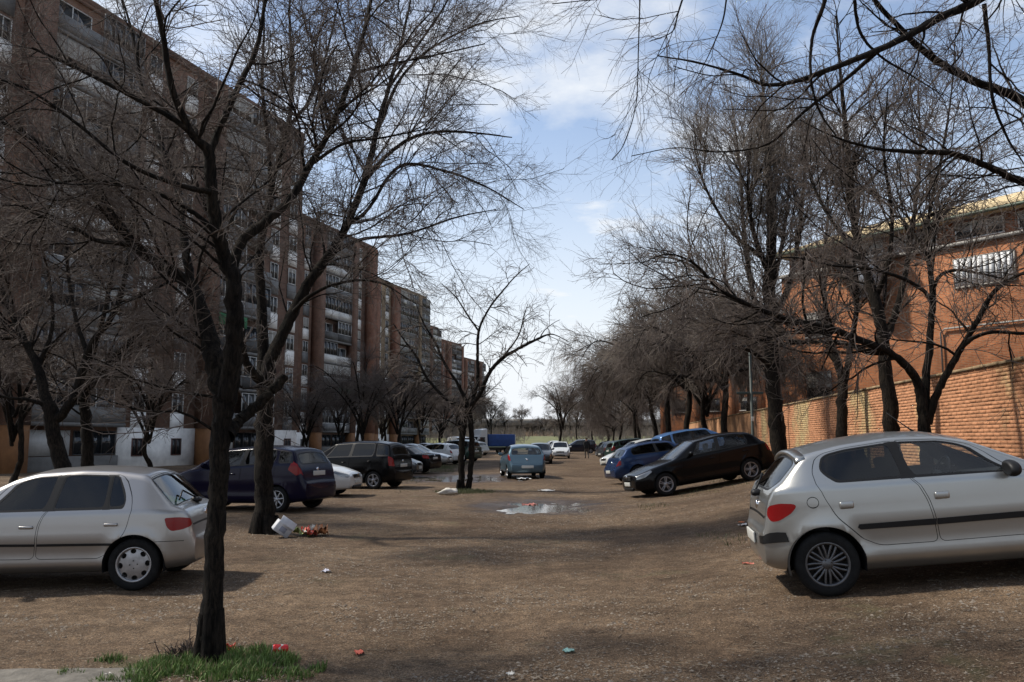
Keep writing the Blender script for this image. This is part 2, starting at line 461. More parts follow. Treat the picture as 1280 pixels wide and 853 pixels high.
    gm = ramp(noise(2.2, 3, 0.7).outputs['Fac'], 0.42, (0, 0, 0), 0.60, (1, 1, 1))
    gf = mix(1.0, vr.outputs[0], gm.outputs[0], 'MULTIPLY')
    c = mix(gf.outputs[0], c.outputs[0], (0.27, 0.225, 0.175))
    vo2 = N(t, "ShaderNodeTexVoronoi"); vo2.inputs['Scale'].default_value = 62; t.links.new(g.outputs['Position'], vo2.inputs['Vector'])
    vr2 = ramp(vo2.outputs['Distance'], 0.10, (1, 1, 1), 0.28, (0, 0, 0))
    gm2_ = ramp(noise(3.1, 3, 0.75).outputs['Fac'], 0.36, (0, 0, 0), 0.58, (.9, .9, .9))
    gf2 = mix(1.0, vr2.outputs[0], gm2_.outputs[0], 'MULTIPLY')
    c = mix(gf2.outputs[0], c.outputs[0], (0.26, 0.215, 0.168))
    # sparse moss/grass stains
    gr = ramp(noise(0.55, 4, 0.7).outputs['Fac'], 0.60, (0, 0, 0), 0.74, (0.55, 0.55, 0.55))
    c = mix(gr.outputs[0], c.outputs[0], (0.075, 0.082, 0.038))
    # wet mud round the puddles
    wet = None
    for (px, py, rx, ry) in PUDDLES:
        mpw = N(t, "ShaderNodeMapping"); mpw.vector_type = 'TEXTURE'; mpw.inputs['Location'].default_value = (px, py, 0); mpw.inputs['Scale'].default_value = (rx, ry, 50)
        t.links.new(g.outputs['Position'], mpw.inputs[0])
        ln = N(t, "ShaderNodeVectorMath", operation='LENGTH'); t.links.new(mpw.outputs[0], ln.inputs[0])
        wa = N(t, "ShaderNodeMath", operation='MULTIPLY_ADD'); wa.inputs[1].default_value = 2.4; t.links.new(noise(0.9, 3, .7).outputs['Fac'], wa.inputs[0]); t.links.new(ln.outputs['Value'], wa.inputs[2])
        wr_ = N(t, "ShaderNodeMapRange"); wr_.inputs['From Min'].default_value = 2.3; wr_.inputs['From Max'].default_value = 3.5; wr_.inputs['To Min'].default_value = 1; wr_.inputs['To Max'].default_value = 0; t.links.new(wa.outputs[0], wr_.inputs[0])
        if wet is None: wet = wr_.outputs[0]
        else:
            m2 = N(t, "ShaderNodeMath", operation='MAXIMUM'); t.links.new(wet, m2.inputs[0]); t.links.new(wr_.outputs[0], m2.inputs[1]); wet = m2.outputs[0]
    wc_ = mix(1.0, c.outputs[0], (0.42, 0.38, 0.35), 'MULTIPLY')
    c = mix(wet, c.outputs[0], wc_.outputs[0])
    rg = N(t, "ShaderNodeMapRange"); rg.inputs['To Min'].default_value = .95; rg.inputs['To Max'].default_value = .45; t.links.new(wet, rg.inputs[0]); t.links.new(rg.outputs[0], b.inputs['Roughness'])
    t.links.new(c.outputs[0], b.inputs['Base Color'])
    bp = N(t, "ShaderNodeBump"); bp.inputs['Strength'].default_value = 0.75; bp.inputs['Distance'].default_value = 0.03
    h = noise(30, 4, 0.75)
    t.links.new(h.outputs['Fac'], bp.inputs['Height'])
    bp2 = N(t, "ShaderNodeBump"); bp2.inputs['Strength'].default_value = 0.5; bp2.inputs['Distance'].default_value = 0.02
    t.links.new(gf.outputs[0], bp2.inputs['Height']); t.links.new(bp.outputs[0], bp2.inputs['Normal'])
    t.links.new(bp2.outputs[0], b.inputs['Normal'])
    o = link('ground', me, m)
    tag(o, kind='structure')
    return o
make_ground()

def make_puddles():
    wm = pr('muddy_water', (0.075, 0.060, 0.045), 0.06, spec=0.5, bump=0.06, bscale=5)
    wm.node_tree.nodes['Principled BSDF'].inputs['IOR'].default_value = 1.33
    labels = ['muddy puddle in the middle of the lane in front of the young twin-stemmed tree',
              'long puddle beside the blue hatchback on the lane']
    for k, (px, py, rx, ry) in enumerate(PUDDLES):
        n = 64; pts = []
        for i in range(n):
            a = i / n * 2 * math.pi
            r = 1 + 0.45 * fbm(np.array([math.cos(a) * 1.6 + 5 * k]), np.array([math.sin(a) * 1.6 + 2]), 3)[0] * 1.3
            pts.append((px + rx * 1.6 * r * math.cos(a), py + ry * 1.6 * r * math.sin(a)))
        V = [(px, py, 0)] + [(x, y, 0) for x, y in pts]
        V = [(x, y, -0.052) for x, y, _ in V]
        T = [(0, 1 + i, 1 + (i + 1) % n) for i in range(n)]
        o = link('puddle', npmesh('puddle', V, None, T), wm)
        tag(o, labels[k], kind='structure')
make_puddles()

# ---------------------------------------------------------------- apartment blocks on the left
BRICK_DK = brick_mat('brick_brown', (0.165, 0.078, 0.048), (0.118, 0.058, 0.038), (0.15, 0.12, 0.10))
BRICK_YL = brick_mat('brick_ochre', (0.26, 0.185, 0.105), (0.20, 0.14, 0.085), (0.2, 0.16, 0.12))
BRICK_RD = brick_mat('brick_red', (0.215, 0.082, 0.046), (0.165, 0.064, 0.038), (0.18, 0.13, 0.10))
BRICK_OR = brick_mat('brick_orange', (0.35, 0.120, 0.046), (0.22, 0.074, 0.031), (0.25, 0.15, 0.09))
PLASTER = pr('plaster_white', (0.66, 0.65, 0.62), 0.9, var=0.22, vscale=0.9, bump=0.15, bscale=20)
PLASTER_G = pr('plaster_grey', (0.13, 0.127, 0.12), 0.9, var=0.25, vscale=1.2, bump=0.15, bscale=20)
OCHRE = pr('ochre_paint', (0.17, 0.075, 0.026), 0.85, var=0.2, vscale=1.5)
ALUMW = pr('white_aluminium', (0.46, 0.46, 0.44), 0.45, var=0.12, vscale=3)
ALUMG = pr('grey_aluminium', (0.16, 0.16, 0.157), 0.45, var=0.15, vscale=3)
PANELG = pr('panel_grey', (0.13, 0.131, 0.13), 0.7, var=0.25, vscale=2)
PANELD = pr('panel_dark', (0.045, 0.044, 0.042), 0.7, var=0.3, vscale=2)
PANE = pr('window_pane', (0.018, 0.021, 0.024), 0.06, spec=0.6)
BLIND = pr('blind', (0.30, 0.293, 0.27), 0.8, var=0.15, vscale=4)
AWNG = pr('awning_green', (0.03, 0.14, 0.06), 0.9, var=0.2)
IRON = pr('dark_iron', (0.03, 0.03, 0.03), 0.6)
CONC = pr('concrete', (0.30, 0.285, 0.26), 0.9, var=0.25, vscale=1.3, bump=0.3, bscale=18)
_wc = {}
_rb = random.Random(2)
def win_meshes(w, h, n, bar=0.06, depth=0.07):
    key = (round(w, 2), round(h, 2), n)
    if key in _wc: return _wc[key]
    f = MB()
    f.box(0, w, 0, depth, 0, bar); f.box(0, w, 0, depth, h - bar, h)
    for i in range(n + 1):
        x = i * (w - bar) / n
        f.box(x, x + bar, 0.004, depth - 0.004, bar, h - bar)
    p = MB()
    pw = (w - bar) / n
    panes = []
    for i in range(n):
        pm = MB(); pm.box(i * pw + bar, (i + 1) * pw, depth * .5, depth * .5 + .012, bar, h - bar)
        panes.append(pm.mesh('pane'))
    bl = MB(); k = 9
    for i in range(k):
        z1 = h - bar - i * 0.075
        bl.box(bar, w - bar, depth * .2, depth * .45, z1 - 0.068, z1)
    bls = [bl.mesh('blind')]
    for k in (4, 14):
        b2_ = MB()
        for i in range(min(k, int((h - 2 * bar) / .075))):
            z1 = h - bar - i * 0.075
            b2_.box(bar, w - bar, depth * .2, depth * .45, z1 - 0.068, z1)
        bls.append(b2_.mesh('blind'))
    _wc[key] = (f.mesh('window'), panes, bls)
    return _wc[key]

def add_window(root, x, y, z, w, h, n, frame_m, blind=False):
    f, panes, bl = win_meshes(w, h, n)
    o = link('window', f, frame_m, root, (x, y, z))
    for pm in panes:
        link('pane', pm, PANE, o)
    if blind:
        link('blind', bl[_rb.randrange(3)], BLIND, o)
    return o

_boxc = {}
def add_box(name, root, m, x0, x1, y0, y1, z0, z1):
    key = tuple(round(v, 3) for v in (x1 - x0, y1 - y0, z1 - z0))
    if key not in _boxc:
        _boxc[key] = MB().box(0, key[0], 0, key[1], 0, key[2]).mesh('panel')
    return link(name, _boxc[key], m, root, (x0, y0, z0))

def block(name, label, p0, p1, floors, modules, brick, seed, base=-0.3, fh=2.85, gf=2.8, depth=12.0, far=False):
    rnd = random.Random(seed)
    d = Vector((p1[0] - p0[0], p1[1] - p0[1]))
    Lb = d.length
    root = empty(name, (p0[0], p0[1], base), math.atan2(d.y, d.x))
    H = gf + floors * fh
    top = H + 0.7
    MB().box(0, Lb, 0.0, depth, -0.6, H).build('wall', brick, root)
    pa = MB(); pa.box(-0.1, Lb + 0.1, -0.12, depth + .1, H, H + 0.22); pa.box(0.05, Lb - .05, 0.03, depth - .05, H + 0.22, top)
    pa.build('parapet', brick, root)
    for k in range(max(1, int(Lb / 14))):
        cx_ = 3 + k * 12.0
        if cx_ < Lb - 2: MB().box(cx_, cx_ + 2.4, 4, 7, top - .2, top + 1.8).build('roof_hut', PLASTER_G, root)
    x = 0.0; i = 0
    while x < Lb - 0.4:
        typ, w = modules[i % len(modules)]; i += 1
        w = min(w, Lb - x)
        if typ == 'pier':
            MB().box(x, x + w, -0.95, 0.01, gf, H - 0.02).build('pier', BRICK_RD if rnd.random() < .5 else brick, root)
            MB().box(x + .02, x + w - .02, -0.93, 0.01, -0.5, gf).build('column', OCHRE, root)
        elif typ == 'terrace' and w > 2.5:
            add_box('plinth', root, PLASTER_G, x + .01, x + w - .01, -0.30, 0.0, -0.6, 1.05)
            ng = max(1, int(w / 2.4))
            for g in range(ng):
                gw = w / ng - .3
                gx = x + .15 + g * w / ng
                if rnd.random() < .55:
                    add_window(root, gx, -0.18, 1.1, gw, 1.45, 3, IRON)
                else:
                    add_box('shutter', root, ALUMW, gx, gx + gw, -0.2, -0.08, 1.1, 2.55)
            for f in range(floors):
                z = gf + f * fh
                add_box('floor_slab', root, PLASTER_G, x + .01, x + w - .01, -0.78, 0.0, z - 0.02, z + 0.2)
                pmat = rnd.choice([PANELG, PANELG, PANELD, ALUMW, PLASTER_G])
                half = w / 2
                for s in range(2):
                    hx = x + s * half
                    add_box('terrace_panel', root, pmat, hx + .03, hx + half - .03, -0.76, -0.68, z + .2, z + 1.12)
                    r = rnd.random()
                    fm = ALUMW if rnd.random() < .55 else ALUMG
                    if r < .86:
                        add_window(root, hx + .04, -0.74, z + 1.125, half - .08, 1.62, 4 if half > 2.6 else 3, fm, blind=(rnd.random() < .45))
                    else:
                        add_box('rail', root, ALUMG, hx + .04, hx + half - .04, -0.745, -0.70, z + 1.125, z + 1.17)
                        add_window(root, hx + .3, -0.08, z + .25, half - .6, 2.1, 2, fm)
                    if rnd.random() < .16:
                        add_box('air_conditioner', root, ALUMW, hx + half * .3, hx + half * .3 + .85, -1.08, -0.762, z + .35, z + .95)
                    if rnd.random() < .012:
                        add_box('awning', root, AWNG, hx + .1, hx + half - .1, -1.05, -0.78, z + 1.9, z + 2.75)
        elif typ == 'brick':
            add_box('plinth', root, PLASTER, x + .01, x + w - .01, -0.12, 0.0, -0.6, gf - .02)
            ns = 2 if w > 4 else 1
            for s in range(ns):
                sx = x + w * ((s + .5) / ns) - .55 + (.5 if s == 0 and ns == 2 else 0) * 0
                if rnd.random() < .3 and not far:
                    add_box('door', root, PANELD, sx, sx + .95, -0.15, -0.03, -.2, 2.0)
                else:
                    wo = add_window(root, sx, -0.17, 0.95, .95, 1.15, 2, pr('brown_frame', (.09, .035, .025), .6))
                    if not far:
                        gr_ = MB()
                        for q in range(8): gr_.box(.06 + q * .118, .075 + q * .118, -.05, -.035, 0.05, 1.1)
                        link('grille', gr_.mesh('grille'), IRON, wo)
                for f in range(floors):
                    z = gf + f * fh
                    add_box('spandrel', root, PLASTER if rnd.random() < .7 else PANELG, sx - .1, sx + 1.2, -0.06, 0.0, z - .55 + .3, z + 1.0)
                    add_window(root, sx, -0.07, z + 1.02, 1.1, 1.35, 2, ALUMW, blind=(rnd.random() < .5))
        x += w
    tag(root, label, 'building', 'apartment blocks along the left side')
    return root

MODS = [('pier', 1.35), ('terrace', 7.0), ('brick', 7.2), ('pier', 0.9), ('terrace', 6.6), ('brick', 6.0)]
fdir = Vector((0.317, 0.948))
def along(p, dist): return (p[0] + fdir.x * dist, p[1] + fdir.y * dist)
A0 = (-28.35, 41.7)
block('apartment_block', 'nearest tall brown brick apartment block behind the two forked trees at far left', A0, along(A0, 31.0), 9,
      [('brick', 2.6), ('pier', 1.4), ('terrace', 7.0), ('brick', 7.2), ('pier', 1.0), ('terrace', 6.6), ('brick', 5.2)], BRICK_DK, 3, base=-0.35)
B0 = (-28.4, 88.5)
block('apartment_block', 'second brown apartment block with grey glazed terraces beyond the nearest tall one', B0, along(B0, 28.5), 9,
      [('terrace', 6.0), ('pier', 1.2), ('brick', 5.0), ('pier', 1.6), ('terrace', 7.0), ('pier', 1.2), ('brick', 3.6), ('pier', 1.7), ('terrace', 4.0)], BRICK_DK, 5, base=-0.3)
C0 = (-25.3, 130.0)
block('apartment_block', 'third apartment block with a pale ochre brick stripe, mid-distance on the left', C0, along(C0, 28.3), 9,
      [('terrace', 6.0), ('pier', 1.6), ('brick', 5.5), ('pier', 2.0), ('terrace', 8.0), ('pier', 1.0)], BRICK_YL, 8, base=-0.3, far=True)
D0 = (-24.0, 183.0)
block('apartment_block', 'narrow grey-terraced apartment block, fourth along the left side', D0, along(D0, 19.0), 9,
      [('terrace', 7.0), ('pier', 1.6), ('brick', 4.0), ('pier', 1.0)], BRICK_DK, 11, base=-0.3, far=True)
E0 = (-23.5, 219.0)
block('apartment_block', 'red-brown apartment block with pale balconies, fifth along the left side', E0, along(E0, 27.0), 9,
      [('pier', 2.0), ('terrace', 8.0), ('pier', 1.2), ('brick', 4.0)], BRICK_RD, 13, base=0.5, far=True)
F0 = (-21.0, 275.0)
block('apartment_block', 'farthest small-looking apartment block at the end of the left row', F0, along(F0, 33.5), 9,
      [('terrace', 7.0), ('pier', 1.6), ('brick', 5.0), ('pier', 1.0)], BRICK_DK, 17, base=1.0, far=True)

# graffiti squiggle on the white ground-floor plaster of the nearest block
gA = bpy.data.objects['apartment_block']
gm = MB()
pts = [(0.55 + 0.32 * math.sin(k * 0.55) * (1 - k / 40), -0.155, 1.75 - k * 0.035 + .12 * math.cos(k * .9)) for k in range(24)]
gm.tube(pts, 0.022, 5)
gm.tube([(0.25, -0.155, 2.0), (0.7, -0.155, 2.08), (1.05, -0.155, 1.9)], 0.022, 5)
gm.build('graffiti', pr('spray_black', (.03, .03, .035), .8), gA)

# ---------------------------------------------------------------- brick hall on the right, behind the wall
def hall():
    P0 = Vector((16.2, 35.6)); d = Vector((0.577, -0.817))
    s = P0 + d * -5.2
    root = empty('brick_hall', (s.x, s.y, 0.6), math.atan2(d.y, d.x))
    off = 5.2
    Lh, H = 21.0, 9.0
    MB().box(0, Lh, 0, 14, -1, H).build('wall', BRICK_OR, root)
    # ledge, clerestory with white windows, gutter and tiled roof
    MB().box(-.15, Lh, -.14, 0.0, H - .12, H + .02).build('ledge', CONC, root)
    MB().box(.3, Lh - .1, 0.25, 13.7, H + .02, H + 1.0).build('clerestory_wall', brick_mat('brick_orange_dark', (.30, .105, .045), (.25, .09, .04), (.2, .13, .09)), root)
    x = 4.0
    k = 0
    while x < Lh - 2.2:
        w = 1.9 if k % 3 else 1.2
        add_window(root, x, 0.16, H + .12, w, .72, 3 if w > 1.5 else 2, ALUMW, blind=True); x += w + (0.75 if k % 2 else 0.5); k += 1
    MB().box(-.25, Lh, -.42, -.30, H + .95, H + 1.06).build('gutter', pr('gutter_green', (.09, .12, .08), .6), root)
    # roof tiles: rows of half-round tiles on the slope
    tm = pr('roof_tile', (0.52, 0.40, 0.22), 0.85, var=.35, vscale=1.2, coord='World')
    MB().add([(-.3, -.38, H + 1.02), (Lh, -.38, H + 1.02), (Lh, 7, H + 3.5), (-.3, 7, H + 3.5), (-.3, -.38, H + .97), (Lh, -.38, H + .97), (Lh, 14.4, H + .97), (-.3, 14.4, H + .97)],
             [(0, 1, 2, 3), (3, 2, 6, 7), (4, 7, 6, 5), (0, 4, 5, 1)], [(0, 3, 7), (0, 7, 4), (1, 5, 6), (1, 6, 2)]).build('roof', tm, root)
    tile = MB()
    n = 5
    prof = [(0.10 * math.cos(math.pi * i / n), 0.075 * math.sin(math.pi * i / n)) for i in range(n + 1)]
    V = [(px, 0, pz) for px, pz in prof] + [(px * .85, 0.50, pz * .85 + 0.168) for px, pz in prof]
    tile.add(V, [(i, i + 1, n + 2 + i, n + 1 + i) for i in range(n)])
    tme = tile.mesh('roof_tile', True)
    roof_o = [c for c in root.children if c.name.startswith('roof')][0]
    cnt = 0
    for r in range(3):
        for c in range(int(Lh / .22)):
            if cnt >= 290: break
            link('roof_tile', tme, tm, roof_o, (-.15 + c * .22, -.40 + r * .46, H + 1.03 + r * .155)); cnt += 1
    # louvred window with white vertical fins
    lz, lx, lw, lh = 7.2, off + 3.15, 2.25, 1.1
    lv = link('louvre_window', MB().box(0, lw, -0.06, 0.0, -.06, 0.0).box(0, lw, -0.06, 0, lh, lh + .06).box(-.05, 0, -.06, 0, -.06, lh + .06).box(lw, lw + .05, -.06, 0, -.06, lh + .06).mesh('louvre_frame'), CONC, root, (lx, 0, lz))
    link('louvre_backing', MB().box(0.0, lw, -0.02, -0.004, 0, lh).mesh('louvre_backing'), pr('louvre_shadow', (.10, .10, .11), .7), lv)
    fin = MB(); M = Matrix.Rotation(math.radians(28), 4, 'Z'); fin.box(-.085, .085, -.012, .012, 0, lh, M)
    fme = fin.mesh('fin')
    for i in range(10):
        link('fin', fme, pr('fin_white', (.74, .74, .72), .6), lv, (0.12 + i * (lw - .24) / 9, -.10, 0))
    # drain pipe running along the facade, then down
    pp = MB(); pp.tube([(off + 2.45, -.09, 3.6), (off + 2.45, -.09, 5.42), (off + 2.62, -.09, 5.56), (Lh - .1, -.09, 5.6)], .036, 8)
    pp.build('pipe', pr('pipe_grey', (.22, .215, .20), .6), root, smooth=True)
    # round grey ventilation drum at the left part of the facade
    dm = MB(); dm.lathe([(0.0, 8.95), (.45, 8.85), (.62, 8.6), (.62, 7.2), (.55, 7.15), (0, 7.1)], 20, axis='Z')
    dm.build('ventilation_drum', pr('zinc', (.20, .21, .225), .45, metal=.6, var=.3, vscale=3), root, smooth=True, loc=(off - .3, -.45, 0))
    MB().box(off - 2.4, off + .9, -.8, 0, H - .1, H + .02).build('canopy', PANELG, root)
    # windows with dark blinds low on the facade
    for (wx, wz, ww) in ((1.2, 3.0, 1.3), (1.2, 5.8, 1.3), (off + 5.8, 2.9, 1.6), (off + 9.0, 2.9, 1.6), (off + 9.0, 6.9, 1.8)):
        add_window(root, wx, -.05, wz, ww, 1.2, 2, ALUMG, blind=True)
    tag(root, 'orange brick hall with tiled roof and white louvred window behind the right wall', 'building')
hall()

def far_orange():
    d = Vector((0.62, -0.785)).normalized()
    p = Vector((14.6, 81.0))
    root = empty('orange_brick_block', (p.x, p.y, 0.3), math.atan2(d.y, d.x))
    Lh, H = 15.0, 10.8
    MB().box(0, Lh, 0, 12, -1, H).build('wall', BRICK_OR, root)
    MB().box(-.2, Lh + .2, -.25, 12.2, H, H + .3).build('cornice', CONC, root)
    for k in range(4):
        MB().box(k * 4.0 + .1, k * 4.0 + .75, -.3, .0, -1, H - .02).build('pilaster', BRICK_OR, root)
    for f in range(3):
        for k in range(3):
            add_window(root, k * 4.0 + 1.3, -.05, 1.0 + f * 2.95, 1.7, 1.15, 2, IRON, blind=(f + k) % 3 == 0)
            add_box('sill', root, CONC, k * 4.0 + 1.2, k * 4.0 + 3.1, -.12, 0, .9 + f * 2.95, .98 + f * 2.95)
    tag(root, 'orange brick block with dark windows beyond the far end of the right wall', 'building')
far_orange()

# ---------------------------------------------------------------- boundary wall on the right
def boundary_wall():
    y0, y1 = 5.0, 72.0
    d = Vector((0.116, 1.0)).normalized()
    rz = math.atan2(d.y, d.x)
    s = Vector((wall_x(y0), y0))
    root = empty('boundary_wall', (s.x, s.y, 0), rz)
    Lw = (y1 - y0) / d.y
    top = 2.95
    wm = bpy.data.materials.new('wall_brick'); wm.use_nodes = True
    t = wm.node_tree; b = t.nodes['Principled BSDF']; b.inputs['Roughness'].default_value = .92; b.inputs['Specular IOR Level'].default_value = .2
    g = N(t, "ShaderNodeNewGeometry")
    # old limewash left in tall patches along the wall
    mp = N(t, "ShaderNodeMapping"); mp.inputs['Scale'].default_value = (0.0, 0.22, 0.04); t.links.new(g.outputs['Position'], mp.inputs[0])
    n1 = N(t, "ShaderNodeTexNoise"); n1.inputs['Scale'].default_value = 1.0; n1.inputs['Detail'].default_value = 2; t.links.new(mp.outputs[0], n1.inputs['Vector'])
    n0 = N(t, "ShaderNodeTexNoise"); n0.inputs['Scale'].default_value = 1.2; n0.inputs['Detail'].default_value = 7; n0.inputs['Roughness'].default_value = .7; t.links.new(g.outputs['Position'], n0.inputs['Vector'])
    ad = N(t, "ShaderNodeMath", operation='MULTIPLY_ADD'); ad.inputs[1].default_value = .34; t.links.new(n0.outputs['Fac'], ad.inputs[0]); t.links.new(n1.outputs['Fac'], ad.inputs[2])
    r1 = N(t, "ShaderNodeValToRGB"); r1.color_ramp.elements[0].position = .725; r1.color_ramp.elements[0].color = (.47, .225, .118, 1)
    r1.color_ramp.elements[1].position = .80; r1.color_ramp.elements[1].color = (.43, .33, .17, 1)
    t.links.new(ad.outputs[0], r1.inputs[0])
    n2 = N(t, "ShaderNodeTexNoise"); n2.inputs['Scale'].default_value = 4.5; n2.inputs['Detail'].default_value = 5; n2.inputs['Roughness'].default_value = .75; t.links.new(g.outputs['Position'], n2.inputs['Vector'])
    mr = N(t, "ShaderNodeMapRange"); mr.inputs['From Min'].default_value = .3; mr.inputs['From Max'].default_value = .7; mr.inputs['To Min'].default_value = .74; mr.inputs['To Max'].default_value = 1.2
    t.links.new(n2.outputs['Fac'], mr.inputs[0])
    mx = N(t, "ShaderNodeMixRGB", blend_type='MULTIPLY'); mx.inputs[0].default_value = 1; t.links.new(r1.outputs[0], mx.inputs[1]); t.links.new(mr.outputs[0], mx.inputs[2])
    t.links.new(mx.outputs[0], b.inputs['Base Color'])
    n3 = N(t, "ShaderNodeTexNoise"); n3.inputs['Scale'].default_value = 60; n3.inputs['Detail'].default_value = 4; t.links.new(g.outputs['Position'], n3.inputs['Vector'])
    bp = N(t, "ShaderNodeBump"); bp.inputs['Strength'].default_value = .5; bp.inputs['Distance'].default_value = .006; t.links.new(n3.outputs['Fac'], bp.inputs['Height']); t.links.new(bp.outputs[0], b.inputs['Normal'])
    mortar = pr('mortar', (.34, .19, .108), .95, var=.3, vscale=3, bump=.4, bscale=60)
    lim = 33.0                                   # single bricks up to here, courses in the material beyond
    # outward is +Y local (to the left of the wall's direction)
    MB().box(0, lim, -.24, 0.0, -.4, top).build('masonry_core', mortar, root)
    MB().box(lim, Lw, -.24, 0.005, -.4, top).build('far_courses', brick_mat('wall_far', (.46, .235, .118), (.39, .195, .10), (.27, .17, .10)), root)
    cop = MB(); rnd = random.Random(4)
    x = 0.0
    while x < Lw:
        w = .5
        cop.box(x + .004, x + w - .004, -.28, .035 + rnd.uniform(-.004, .006), top + .002, top + .055 + rnd.uniform(-.004, .006)); x += w
    cop.build('coping', pr('coping_tile', (.27, .19, .105), .9, var=.4, vscale=3, coord='World', bump=.3, bscale=25), root)
    bw, ch = .245, .067
    bl, bh = .233, .056
    cells = []
    rows = int((top - .4) / ch)
    for r in range(rows):
        z = top - (r + 1) * ch + .006
        n = int(lim / bw) - 1
        for c in range(0, n):
            xx = c * bw + (bw / 2 if r % 2 else 0)
            wy = y0 + xx * d.y
            cells.append((xx, z, wy))
    vis = [c for c in cells if 12.9 < c[2]]
    def score(c):
        return c[2] + (0 if c[1] > 1.75 else 6)
    vis.sort(key=score)
    singles = set((c[0], c[1]) for c in vis[:300])
    variants = []
    for k in range(6):
        j = lambda: rnd.uniform(-.0025, .0025)
        V = []
        for yy in (0.0, .0045):
            for zz in (0, bh):
                for xx in (0, bl):
                    ins = .002 if yy else 0
                    V.append((xx + (ins if xx == 0 else -ins) + j(), yy + (j() if yy else 0), zz + (ins if zz == 0 else -ins) + j()))
        V = np.array(V)
        Q = [(4, 6, 7, 5), (0, 4, 5, 1), (2, 3, 7, 6), (0, 2, 6, 4), (1, 5, 7, 3)]
        variants.append((V, Q, npmesh('brick', V, Q)))
    rest = MB()
    for (xx, z, wy) in cells:
        k = rnd.randrange(6)
        if (xx, z) in singles:
            link('brick', variants[k][2], wm, root, (xx, 0.0005, z))
        else:
            rest.add(variants[k][0] + np.array([xx, 0.0005, z]), variants[k][1])
    o = rest.build('brickwork', wm, root, fixn=False); o['kind'] = 'stuff'
    for px_ in (6.0, 11.5, 20.3, 27.0, 40.0, 52.0):
        pass
    tag(root, 'long weathered orange brick boundary wall along the right side', 'wall')
boundary_wall()

# ---------------------------------------------------------------- far end: field, overpass
def far_end():
    fm = pr('field_grass', (0.09, 0.10, 0.04), .95, col2=(0.15, 0.15, 0.06), vscale=.15, coord='World')
    xs = np.linspace(-60, 60, 60); ys = np.linspace(132, 215, 40)
    X, Y = np.meshgrid(xs, ys); Z = terrain(X, Y) + 0.05 + .12 * fbm(X * .3, Y * .3, 3)
    nx = 60
    I, J = np.meshgrid(np.arange(59), np.arange(39)); a = (J * nx + I).ravel()
    o = link('field', npmesh('field', np.stack([X, Y, Z], -1).reshape(-1, 3), np.stack([a, a + 1, a + nx + 1, a + nx], 1), smooth=True), fm)
    tag(o, kind='structure')
    root = empty('overpass', (0, 232, 2.2))
    MB().box(-90, 110, -5, 5, 3.3, 4.2).box(-90, 110, -5.4, -5.0, 3.6, 4.9).build('deck', CONC, root)
    for k in range(9):
        MB().box(-80 + k * 22, -78.6 + k * 22, -3, 3, -2, 3.3).build('pillar', CONC, root)
    tag(root, 'low grey concrete overpass crossing behind the far field', 'bridge')
far_end()

# ---------------------------------------------------------------- trees
def norm(v):
    return v / (np.linalg.norm(v, axis=-1, keepdims=True) + 1e-9)

def tubes(P, R, S, phase=0.0, ridges=None):
    """P (N,K,3), R (N,K) -> verts, quads"""
    n, K, _ = P.shape
    tn = norm(np.gradient(P, axis=1))
    ref = np.array([0.31, 0.52, 0.79])
    a = norm(np.cross(tn, ref)); b = np.cross(tn, a)
    th = np.arange(S) / S * 2 * math.pi + phase
    rr = R[:, :, None]
    if ridges is not None: rr = rr * ridges
    V = P[:, :, None, :] + rr[..., None] * (np.cos(th)[None, None, :, None] * a[:, :, None] + np.sin(th)[None, None, :, None] * b[:, :, None])
    base = (np.arange(n) * K * S)[:, None, None]
    k = np.arange(K - 1)[None, :, None]; j = np.arange(S)[None, None, :]
    q = np.stack([base + k * S + j, base + k * S + (j + 1) % S, base + (k + 1) * S + (j + 1) % S, base + (k + 1) * S + j], axis=-1)
    return V.reshape(-1, 3), q.reshape(-1, 4)

def merge(parts, name, smooth=True):
    Vs, Qs, n = [], [], 0
    for V, Q in parts:
        Vs.append(V); Qs.append(Q + n); n += len(V)
    return npmesh(name, np.vstack(Vs), np.vstack(Qs), smooth=smooth)

def spline(pts, K):
    """Catmull-Rom resample of rows (x,y,z,r)"""
    P = np.asarray(pts, dtype=float)
    Q = np.vstack([2 * P[0] - P[1], P, 2 * P[-1] - P[-2]])
    seg = np.linalg.norm(np.diff(P[:, :3], axis=0), axis=1); cum = np.concatenate([[0], np.cumsum(seg)])
    u = np.linspace(0, cum[-1], K)
    out = []
    for x in u:
        i = min(len(seg) - 1, max(0, np.searchsorted(cum, x, side='right') - 1))
        t = (x - cum[i]) / (seg[i] + 1e-9)
        p0, p1, p2, p3 = Q[i], Q[i + 1], Q[i + 2], Q[i + 3]
        out.append(.5 * ((2 * p1) + (-p0 + p2) * t + (2 * p0 - 5 * p1 + 4 * p2 - p3) * t * t + (-p0 + 3 * p1 - 3 * p2 + p3) * t ** 3))
    return np.array(out)

def walk(start, d, length, K, rng, curl, trop, r0, r1):
    n = len(start)
    P = np.zeros((n, K, 3)); P[:, 0] = start; d = norm(d)
    for k in range(1, K):
        d = norm(d + rng.normal(0, curl, (n, 3)) + trop)
        P[:, k] = P[:, k - 1] + d * (length / (K - 1))[:, None]
    u = np.linspace(0, 1, K)[None]
    return P, r0[:, None] * (1 - u) + r1[:, None] * u

